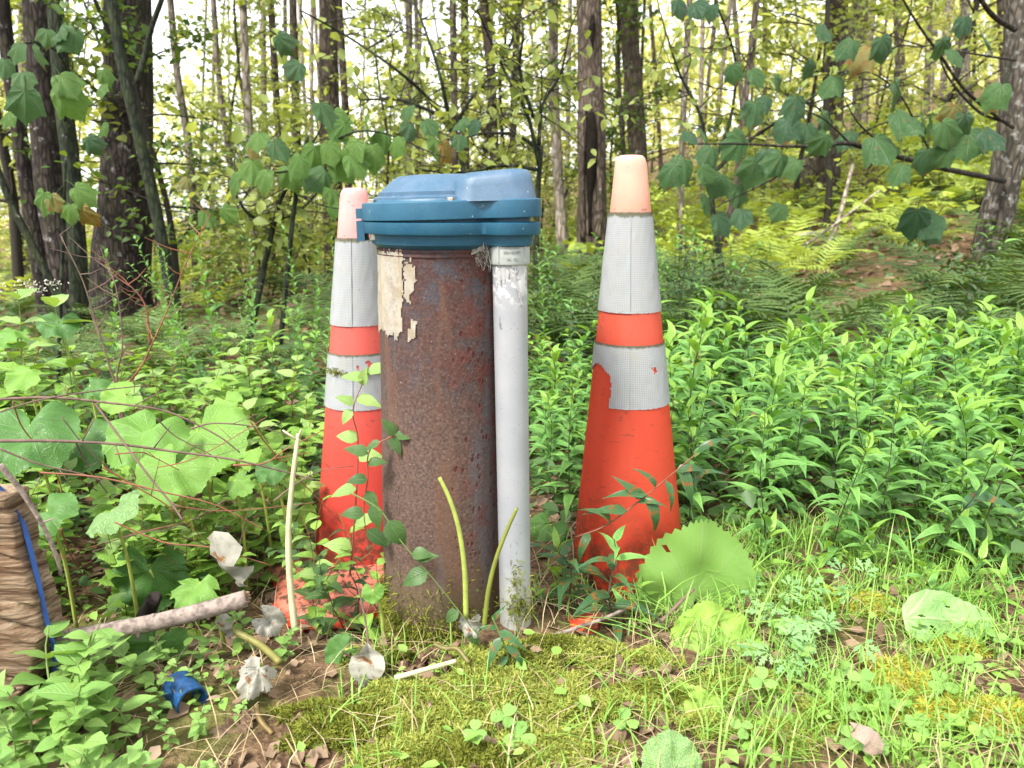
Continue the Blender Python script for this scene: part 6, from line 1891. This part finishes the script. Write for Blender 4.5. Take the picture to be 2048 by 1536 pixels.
# straggling weeds before the left cone
for k, (px, py, Y, ms, mt) in enumerate(((640, 960, 1.10, OVATE, M_stemr), (668, 1010, 1.06, OVATEP, M_stemr), (615, 1030, 1.05, OVATE, M_stem), (735, 1090, 1.0, OVATE, M_stemr), (700, 1065, 1.08, LANCED, M_stemd), (655, 1080, 1.02, OVATED, M_stemd), (600, 980, 1.12, OVATED, M_stemd), (745, 1000, 1.09, LANCED, M_stem))):
    p = at(px, py, Y); z = terrain(p.x, Y)
    r = stalk('weed', ('straggling weed with small oval leaves before the left cone', 'thin weed with dark leaves before the left cone')[ms in (OVATED, LANCED)], 'plant', 'straggling weeds before the left cone', p.z - z, q.uniform(-.03, .03), q.uniform(-.05, .05), 9, (0.045, 0.035), ms, mt, 0.0013, 0.15, elev=(-0.1, 0.5), seed=1200 + k, side=2, sidelen=0.05)
    r.location = (p.x, Y, z)
# leafy trailing plant at the casing foot
vine('trailing_stalk', 'small dark leafy shoot lying at the foot of casing and conduit', 'plant', [(985, 1235), (1000, 1270), (1015, 1310), (1025, 1370)], 0.875, 0.0013, M_stem, [(0.1, 0.03, (.4, -.2, .8)), (0.3, 0.045, (.9, -.3, -.4)), (0.4, 0.05, (-.4, -.4, -.7)), (0.55, 0.05, (.7, -.3, -.5)), (0.7, 0.04, (-.6, -.4, -.5)), (0.85, 0.045, (.5, -.4, -.6)), (1.0, 0.05, (0.1, -.5, -.8)), (0.25, 0.03, (-.9, -.1, .1))], LANCED, 61)

# ================================================================== moss, grass, litter, small ground plants
def in_view_ground(n, x0, x1, y0, y1, g):
    return g.uniform(x0, x1, n), g.uniform(y0, y1, n)
TZ = lambda X, Y: np.array([terrain(a, b) for a, b in zip(X, Y)])
def moss(name, patches, per, mat, hgt, g, mound=0.012):
    V, F = [], []
    Cs = []
    for px, py, rp, asp in patches:
        c = ground_at(px, py); r_ = wid(rp, py, c.y)
        k = int(per * (rp / 60) ** 2)
        a = g.uniform(0, 2 * math.pi, k); rad = r_ * np.sqrt(g.uniform(0, 1, k))
        rad *= 1 + 0.35 * np.sin(a * 3 + px) * 0.6 + 0.2 * np.sin(a * 7 + py)
        X, Y = c.x + rad * np.cos(a), c.y + rad * np.sin(a) * asp
        m = mound * np.clip(1 - (rad / r_) ** 2, 0, 1)
        lump = np.array([mnoise.noise((x * 45, y * 45, 3)) for x, y in zip(X, Y)])
        keep = lump > -0.38
        Z = TZ(X, Y) + m + 0.006 * lump
        Cs.append(np.stack([X, Y, Z], 1)[keep])
    C = np.concatenate(Cs)
    n = len(C)
    D = np.stack([g.normal(0, 1, n), g.normal(0, 1, n), np.abs(g.normal(0.55, 0.45, n))], 1)
    D /= np.linalg.norm(D, axis=1, keepdims=True)
    L_ = hgt * g.uniform(0.5, 1.4, n)[:, None]
    W = np.cross(D, g.normal(0, 1, (n, 3))); W /= np.linalg.norm(W, axis=1, keepdims=True)
    w = 0.0011
    tip = C + D * L_ + np.array([0, 0, -0.25]) * L_ * g.uniform(0, 1, n)[:, None]
    mid = C + D * L_ * 0.5 + np.array([0, 0, 0.12]) * L_
    V = np.stack([C - W * w * .6, C + W * w * .6, mid + W * w, mid - W * w, tip], 1).reshape(-1, 3)
    b = np.arange(n)[:, None] * 5
    F = np.concatenate([b + np.array([[0, 1, 2]]), b + np.array([[0, 2, 3]]), b + np.array([[3, 2, 4]])], 0)
    o = put(name, np_mesh(name, V, F, mat))
    return tag(o, kind='stuff')
g = np.random.default_rng(77)
moss('bright_moss', [(1010, 1400, 170, 0.75), (880, 1450, 140, 0.7), (1180, 1320, 90, 0.6), (800, 1400, 90, 0.5), (980, 1330, 90, 0.5), (1120, 1420, 110, 0.6), (1290, 1330, 60, 0.6), (1550, 1480, 90, 0.5), (1420, 1460, 60, 0.5), (820, 1520, 110, 0.5), (1100, 1510, 120, 0.5), (1250, 1420, 90, 0.5), (1480, 1380, 90, 0.5), (1660, 1440, 80, 0.5)], 2400, M_moss, 0.010, g)
moss('olive_moss', [(700, 1470, 120, 0.5), (760, 1330, 60, 0.5), (1040, 1330, 60, 0.4), (640, 1440, 80, 0.4), (900, 1520, 120, 0.4), (1130, 1310, 70, 0.4), (1300, 1400, 90, 0.5)], 1900, M_mossd, 0.010, g)
moss('yellow_moss', [(1800, 1370, 85, 0.8), (1720, 1215, 75, 0.5), (1980, 1440, 110, 0.5), (1660, 1205, 50, 0.5), (1900, 1300, 60, 0.4), (1840, 1440, 70, 0.5)], 2400, M_mossy, 0.011, g)
# moss collar round the casing foot, climbing a little; and tufts on the conduit
def moss_on(name, cen, rad, spots, mat, g, parent=None):
    C, Nn = [], []
    for th0, z0, sth, sz, k in spots:
        th, z = g.normal(th0, sth, k), z0 + np.abs(g.normal(0, sz, k))
        for t, zz_ in zip(th, z):
            p = cyl_pt(t, zz_, cen, rad, 0.0015); C.append(p); Nn.append((math.sin(t), -math.cos(t), 0.35))
    C, Nn = np.array(C), np.array(Nn); n = len(C)
    D = Nn + g.normal(0, 0.9, (n, 3)); D /= np.linalg.norm(D, axis=1, keepdims=True)
    L_ = 0.008 * g.uniform(0.4, 1.5, n)[:, None]
    W = np.cross(D, g.normal(0, 1, (n, 3))); W /= np.linalg.norm(W, axis=1, keepdims=True)
    V = np.stack([C - W * .0006, C + W * .0006, C + D * L_ * .5 + W * .0009, C + D * L_ * .5 - W * .0009, C + D * L_ + np.array([0, 0, -.002])], 1).reshape(-1, 3)
    b = np.arange(n)[:, None] * 5
    F = np.concatenate([b + np.array([[0, 1, 2]]), b + np.array([[0, 2, 3]]), b + np.array([[3, 2, 4]])], 0)
    return tag(put(name, np_mesh(name, V, F, mat)), kind='stuff')
moss_on('casing_foot_moss', cas_c, lambda z: RC, [(-0.7, -0.012, 0.55, 0.022, 2600), (0.3, -0.016, 0.6, 0.018, 2200), (-0.3, 0.0, 0.7, 0.04, 800), (-1.3, 0.0, .3, .03, 600)], M_mossd, g)
moss_on('conduit_moss', pip_c, lambda z: RP, [(0.2, 0.05, 0.35, 0.022, 170), (0.5, 0.035, 0.5, 0.02, 140), (0.15, 0.09, 0.12, 0.02, 40)], M_mossd, g)
moss_on('cone_collar_moss', lambda z: Vector((cL.x + 0.012 * (z - cL.z), cL.y, z)), lambda z: 0.5 * (0.0477 + (0.665 - (z - cL.z)) * 0.217), [(-0.6, 0.307, 0.25, 0.003, 150), (0.5, 0.307, 0.3, 0.003, 90)], M_mossd, g)

def blades(name, X, Y, Lm, Wm, mat, g, lean=0.6, z_off=0.0):
    n = len(X)
    Z = TZ(X, Y) + z_off
    a = g.uniform(0, 2 * math.pi, n)
    d = np.stack([np.cos(a), np.sin(a), np.zeros(n)], 1)
    s = np.stack([-np.sin(a), np.cos(a), np.zeros(n)], 1)
    L_ = (Lm * g.uniform(0.5, 1.3, n))[:, None]; W = (Wm * g.uniform(0.7, 1.3, n))[:, None]
    k = (lean * g.uniform(0.2, 1.5, n))[:, None]
    P = np.stack([X, Y, Z], 1)
    up = np.array([0, 0, 1.0])
    cs = []
    for t, w in ((0, .8), (.4, 1.0), (.75, .7), (1.0, 0.05)):
        c = P + L_ * (up * (t - 0.42 * k * t * t) + d * k * t * t * 0.9)
        cs += [c - s * W * w * .5, c + s * W * w * .5]
    V = np.stack(cs, 1).reshape(-1, 3)
    b = np.arange(n)[:, None] * 8
    F = np.concatenate([b + np.array([[i, i + 1, i + 3, i + 2]]) for i in (0, 2, 4)], 0)
    return tag(put(name, np_mesh(name, V, F, mat, smooth=True)), kind='stuff')
def dens(n, x0, x1, y0, y1, fn):
    X, Y = g.uniform(x0, x1, n), g.uniform(y0, y1, n)
    k = np.array([fn(a, b) for a, b in zip(X, Y)]) > g.uniform(0, 1, n)
    return X[k], Y[k]
def clear(x, y):
    return 0.0 if (math.hypot(x - WR.x, y - WR.y) < 0.10 or math.hypot(x - 0.003, y - 0.97) < 0.03 or math.hypot(x - cR.x, y - cR.y) < 0.09) else 1.0
X, Y = dens(22000, -0.22, 1.3, 0.42, 1.3, lambda x, y: clear(x, y) * (0.20 + 0.8 * sstep(0.08, 0.45, x)) * sstep(-0.35, 0.35, mnoise.noise((x * 7, y * 7, 0)) + 0.15))
blades('short_grass', X, Y, 0.055, 0.0018, ML_grass, g, 0.8)
X, Y = dens(1900, 0.15, 1.3, 0.66, 1.3, lambda x, y: clear(x, y) * (0.25 + 0.75 * sstep(0.45, 0.8, x)) * sstep(-0.2, 0.4, mnoise.noise((x * 4, y * 4, 4)) + 0.1))
blades('long_grass', X, Y, 0.115, 0.0026, ML_grass, g, 0.9)
ML_straw = leaf_mat('dry_grass', (0.36, 0.27, 0.14), (0.50, 0.41, 0.25), rough=0.7, trans=0.15, tint=(1.1, 1, .8), vary=0.3)
X, Y = dens(2600, -0.7, 1.0, 0.62, 1.35, lambda x, y: clear(x, y) * 0.7)
blades('dry_straw', X, Y, 0.055, 0.0013, ML_straw, g, 1.7)
# litter
def litter(name, n, x0, x1, y0, y1, size, mat, zmax, fn=None, up=1.0):
    X, Y = dens(n, x0, x1, y0, y1, fn or (lambda x, y: clear(x, y)))
    m = len(X)
    C = np.stack([X, Y, TZ(X, Y) + g.uniform(0.001, zmax, m)], 1)
    D = np.stack([g.normal(0, 1, m), g.normal(0, 1, m), g.normal(0, .25, m)], 1)
    Nn = np.stack([g.normal(0, .45, m), g.normal(0, .45, m), np.full(m, up)], 1)
    o = put(name, leaf_cloud(C, D, Nn, size * g.uniform(.4, 1.4, m), name, mat))
    return tag(o, kind='stuff')
litter('leaf_litter', 4800, -1.8, 1.8, 0.40, 2.2, 0.024, ML_dry, 0.010)
ML_dry2 = leaf_mat('pale_dry_leaf', (0.20, 0.13, 0.085), (0.36, 0.26, 0.18), rough=0.8, trans=0.1, tint=(1.1, .9, .7), vary=0.4)
litter('pale_leaf_litter', 900, -1.3, 1.6, 0.62, 2.0, 0.018, ML_dry2, 0.012)
litter('forest_leaf_litter', 9000, -9, 9, 2.0, 8, 0.07, ML_dry, 0.02)
# debris lying on the foot of the left cone
fc = cL + Vector((0.012, -0.055, 0.016))
k_ = 420
A_, R_ = g.uniform(0, 6.28, k_), 0.155 * np.sqrt(g.uniform(0, 1, k_))
C_ = np.stack([fc.x + R_ * np.cos(A_), fc.y + R_ * np.sin(A_), np.full(k_, fc.z + 0.004) + g.uniform(0, 0.006, k_)], 1)
C_ = C_[(C_[:, 1] > fc.y - 0.02 + 0.03 * np.sin(C_[:, 0] * 60))]
k_ = len(C_)
tag(put('foot_debris', leaf_cloud(C_, np.stack([g.normal(0, 1, k_), g.normal(0, 1, k_), g.normal(0, .2, k_)], 1), np.stack([g.normal(0, .4, k_), g.normal(0, .4, k_), np.ones(k_)], 1), g.uniform(0.008, 0.03, k_), 'foot_debris', ML_dry)), kind='stuff')
# little green seedlings that nobody could count
litter('ground_cover', 13500, -1.6, 1.6, 0.45, 1.5, 0.016, ML_weed, 0.030, lambda x, y: clear(x, y) * (0.25 + 0.75 * (1 - sstep(-0.42, -0.15, x)) + 0.6 * sstep(0.15, 0.4, x)) * (0.12 if (-0.43 < x < -0.12 and 0.93 < y < 1.2) else 1.0) * sstep(-0.3, 0.3, mnoise.noise((x * 6, y * 6, 6))))
litter('dark_ground_cover', 16000, -2.8, 3.2, 1.12, 2.8, 0.032, ML_weedd, 0.10, lambda x, y: clear(x, y) * (0.0 if (y < 1.3 and -0.5 < x < 0.6) else 1.0))
litter('fern_bank_ground_cover', 3000, -3.5, 5, 2.6, 6.5, 0.055, ML_weedd, 0.12)
litter('slope_ground_cover', 12000, 0.5, 14, 5.5, 16, 0.10, ML_fernb, 0.30)
# clover
CLV = polar_leaf('leaflet', [(0.0, 0.0), (0.2, 0.28), (0.5, 0.46), (0.85, 0.42), (1.0, 0.2), (0.94, 0.0)], ML_clear, 0.2, 0.2, 0.0, 3, (0.5, 1.0), sub=1)
q = random.Random(9)
for px, py in ((1660, 1395), (1690, 1370), (1720, 1400), (1520, 1415), (1700, 1510), (1740, 1520), (1600, 1350), (1900, 1480), (1960, 1500), (1560, 1300), (1010, 1480), (1040, 1505), (950, 1510), (1480, 1500), (1830, 1495), (1700, 1460), (1940, 1360), (1990, 1310), (1250, 1480), (1650, 1280), (1880, 1400), (1770, 1440)):
    p = ground_at(px, py)
    r = thing('clover', 'three leaved clover ' + ('in the grass at lower right' if px > 1300 else 'on the moss at the bottom edge'), 'plant', p, 'clover ' + ('in the grass' if px > 1300 else 'on the moss'))
    h = q.uniform(0.015, 0.035)
    mb = MB(); mb.tube([(0, 0, -0.005), (0.003, 0, h * .6), (0, 0, h)], [0.0008, 0.0007, 0.0006], 4, False); mb.build('stem', M_stem, r)
    a0 = q.uniform(0, 6)
    s_ = q.uniform(0.013, 0.02)
    for k in range(3):
        o = put('leaflet', CLV, r)
        o.matrix_local = Matrix.Translation((0, 0, h)) @ Matrix.Rotation(q.gauss(0, .15) + 0.35, 4, 'X') @ Matrix.Rotation(a0 + k * 2.09, 4, 'Z') @ Matrix.Rotation(-0.25, 4, 'Y') @ Matrix.Scale(s_, 4)
# finely cut wild geranium leaves right of the yellow leaf
def cut_leaf(seed):
    q = random.Random(seed)
    mb = MB()
    for k in range(5):
        a = R(-80 + 40 * k); ln = (0.62, 0.9, 1.0, 0.9, 0.62)[k]
        d = Vector((math.cos(a), math.sin(a), 0)); s = Vector((-d.y, d.x, 0))
        segs = [(0.15, 0.035), (0.42, 0.06), (0.5, 0.20), (0.60, 0.07), (0.70, 0.18), (0.80, 0.06), (0.9, 0.10), (1.0, 0.01)]
        vs, fs = [], []
        for t, w in segs:
            c = d * (t * ln); c.z = 0.12 * t - 0.22 * t * t
            lift = 0.06 if w > .15 else 0
            vs += [c - s * w * ln + d * lift, c, c + s * w * ln + d * lift]
        for i in range(len(segs) - 1):
            for e in (0, 1):
                o = i * 3 + e; fs.append((o, o + 3, o + 4, o + 1))
        mb.add(vs, fs, [(v.x, v.y) for v in vs])
    return mb.mesh('leaf', leaf_mat('cut_leaf', (0.17, 0.33, 0.12), (0.23, 0.40, 0.15), rough=0.5, trans=0.3, vary=0.2) if seed == 1 else None, smooth=False)
CUT = cut_leaf(1)
for px, py, n_, lab in ((1600, 1250, 9, 'largest wild geranium with finely cut leaves right of the yellow leaf'), (1555, 1200, 5, 'wild geranium with cut leaves at the back, beside the round leaf'), (1560, 1320, 6, 'wild geranium with cut leaves nearest the yellow leaf'), (1650, 1300, 6, 'wild geranium with cut leaves at the front by the clover'), (1720, 1180, 4, 'wild geranium with cut leaves under the goldenrod edge')):
    p = ground_at(px, py + 30)
    r = thing('wild_geranium', lab, 'plant', p, 'wild geraniums')
    for k in range(n_):
        a = q.uniform(0, 6.28); rr_ = q.uniform(0.01, 0.045); h = q.uniform(0.02, 0.05)
        e = Vector((math.cos(a) * rr_, math.sin(a) * rr_, h))
        mb = MB(); mb.tube([(0, 0, -0.004), e * 0.5 + Vector((0, 0, 0.006)), e], [0.0009, 0.0008, 0.0007], 4, False); mb.build('stalk', M_stem, r)
        o = put('leaf', CUT, r)
        o.matrix_local = Matrix.Translation(e) @ Matrix.Rotation(0.35 + q.gauss(0, .2), 4, 'X') @ Matrix.Rotation(a + q.gauss(0, .4), 4, 'Z') @ Matrix.Scale(q.uniform(0.026, 0.036), 4)
# seedling shoots under the goldenrod edge, right
SP_ = [stalk('seedling', 's', 'plant', 'g', 0.10, 0.01, 0.01, 9, (0.05, 0.055), LANCET + LANCE[:2], M_stem, 0.0014, 0.2, elev=(0.2, 0.9), seed=700 + s) for s in range(3)]
sps = []
for px, py in ((1880, 1120), (1910, 1090), (1840, 1150), (1760, 1140), (1950, 1150), (2010, 1120), (1700, 1130), (1620, 1160), (1990, 1210), (1860, 1200), (1540, 1130), (1930, 1200), (1250, 1215), (1110, 1190), (1130, 1150)):
    p = ground_at(px, py + 20)
    sps.append((p.x, p.y, q.uniform(0.8, 1.2), 'young light green shoot ' + ('at the edge of the goldenrod patch' if px > 1500 else 'in the litter by the right cone'), 'young shoots ' + ('at the patch edge' if px > 1500 else 'by the right cone')))
scatter('seed', SP_, sps, None)
# ================================================================== every repeat gets its own label: order from the lens, in line with a landmark
bpy.context.view_layer.update()
MARKS = [(-40, 'the left edge'), (70, 'the far left trunks'), (250, 'the thickest trunk'), (395, 'the largest round leaf'), (510, 'the smooth pale trunk'), (700, 'the left cone'), (880, 'the rusty casing'),
         (1020, 'the white conduit'), (1183, 'the hollow trunk'), (1262, 'the right cone'), (1400, 'the bough tip'), (1520, 'the thin slope stem'), (1655, 'the stout brown trunk'), (1800, 'the bough middle'), (1990, 'the lichen trunk'), (2120, 'the right edge')]
ORD = ['nearest', 'second nearest', 'third nearest', 'fourth nearest', 'fifth nearest', 'sixth nearest', 'seventh nearest', 'eighth nearest', 'ninth nearest', 'tenth nearest', 'eleventh nearest', 'twelfth nearest', 'thirteenth nearest', 'fourteenth nearest', 'fifteenth nearest', 'sixteenth nearest', 'seventeenth nearest', 'eighteenth nearest', 'nineteenth nearest', 'twentieth nearest', 'twenty first nearest', 'twenty second nearest'] + ['twenty ' + w + ' nearest' for w in ('third', 'fourth', 'fifth', 'sixth', 'seventh', 'eighth', 'ninth')] + ['thirtieth nearest', 'farthest']
def name_it(desc, k, n, mk_):
    tail = f"{ORD[min(k, len(ORD) - 1)]} of these in line with {mk_}" if n > 1 else f"the one in line with {mk_}"
    room = 16 - len(tail.split())
    w = desc.split()
    if len(w) > room: w = desc.split(' with ')[0].split()
    if len(w) > room: w = w[len(w) - room:]
    return ' '.join(w) + ', ' + tail
by = {}
for o in S.objects:
    if o.parent is None and 'label' in o and 'group' in o:
        by.setdefault(o['label'], []).append(o)
for lab, os_ in by.items():
    if len(os_) < 2: continue
    desc = lab
    for cut in (' in line with ', ' in the ', ' on the ', ' under the ', ' behind the ', ' left of ', ' between the ', ' just right ', ' mid patch ', ' at the ', ' mid left ', ' beside the ', ' by the ', ' among ', ' right of ', ' behind '):
        i = desc.find(cut)
        if i > 0: desc = desc[:i]
    buck = {}
    for o in os_:
        p = o.matrix_world.translation
        px = project(p)[0]
        mk_ = min(MARKS, key=lambda m: abs(m[0] - px))[1]
        buck.setdefault(mk_, []).append((p.y, o))
    for mk_, l in buck.items():
        l.sort(key=lambda t: t[0])
        for k, (_, o) in enumerate(l):
            new = name_it(desc, k, len(l), mk_)
            o['label'] = new
for o in S.objects:
    if 'refine' in o: del o['refine']
# same description can come from two zones: order those again as one list
by = {}
for o in S.objects:
    if o.parent is None and 'label' in o and ' in line with ' in o['label']:
        l_ = o['label']
        by.setdefault((l_.split(',')[0], l_.split(' in line with ')[1]), []).append(o)
for (desc, mk_), os_ in by.items():
    os_.sort(key=lambda o: o.matrix_world.translation.y)
    for k, o in enumerate(os_):
        o['label'] = name_it(desc, k, len(os_), mk_)

by = {}
for o in S.objects:
    if o.parent is None and 'label' in o and 'group' in o:
        by.setdefault(o['label'], []).append(o)
for lab, os_ in by.items():
    if 1 < len(os_) < 4:
        os_.sort(key=lambda o: project(o.matrix_world.translation)[0])
        ws = ('left', 'right') if len(os_) == 2 else ('left', 'middle', 'right')
        for w, o in zip(ws, os_):
            t = lab.replace(' of these', '') if len(lab.split()) >= 16 else lab
            o['label'] = t.replace(', the one', ', the one at ' + w, 1) if ', the one' in t else t.replace(', ', ', ' + w + ' one ', 1) if len(t.split()) < 15 else t.replace(', ', ', ' + w + ' ', 1)
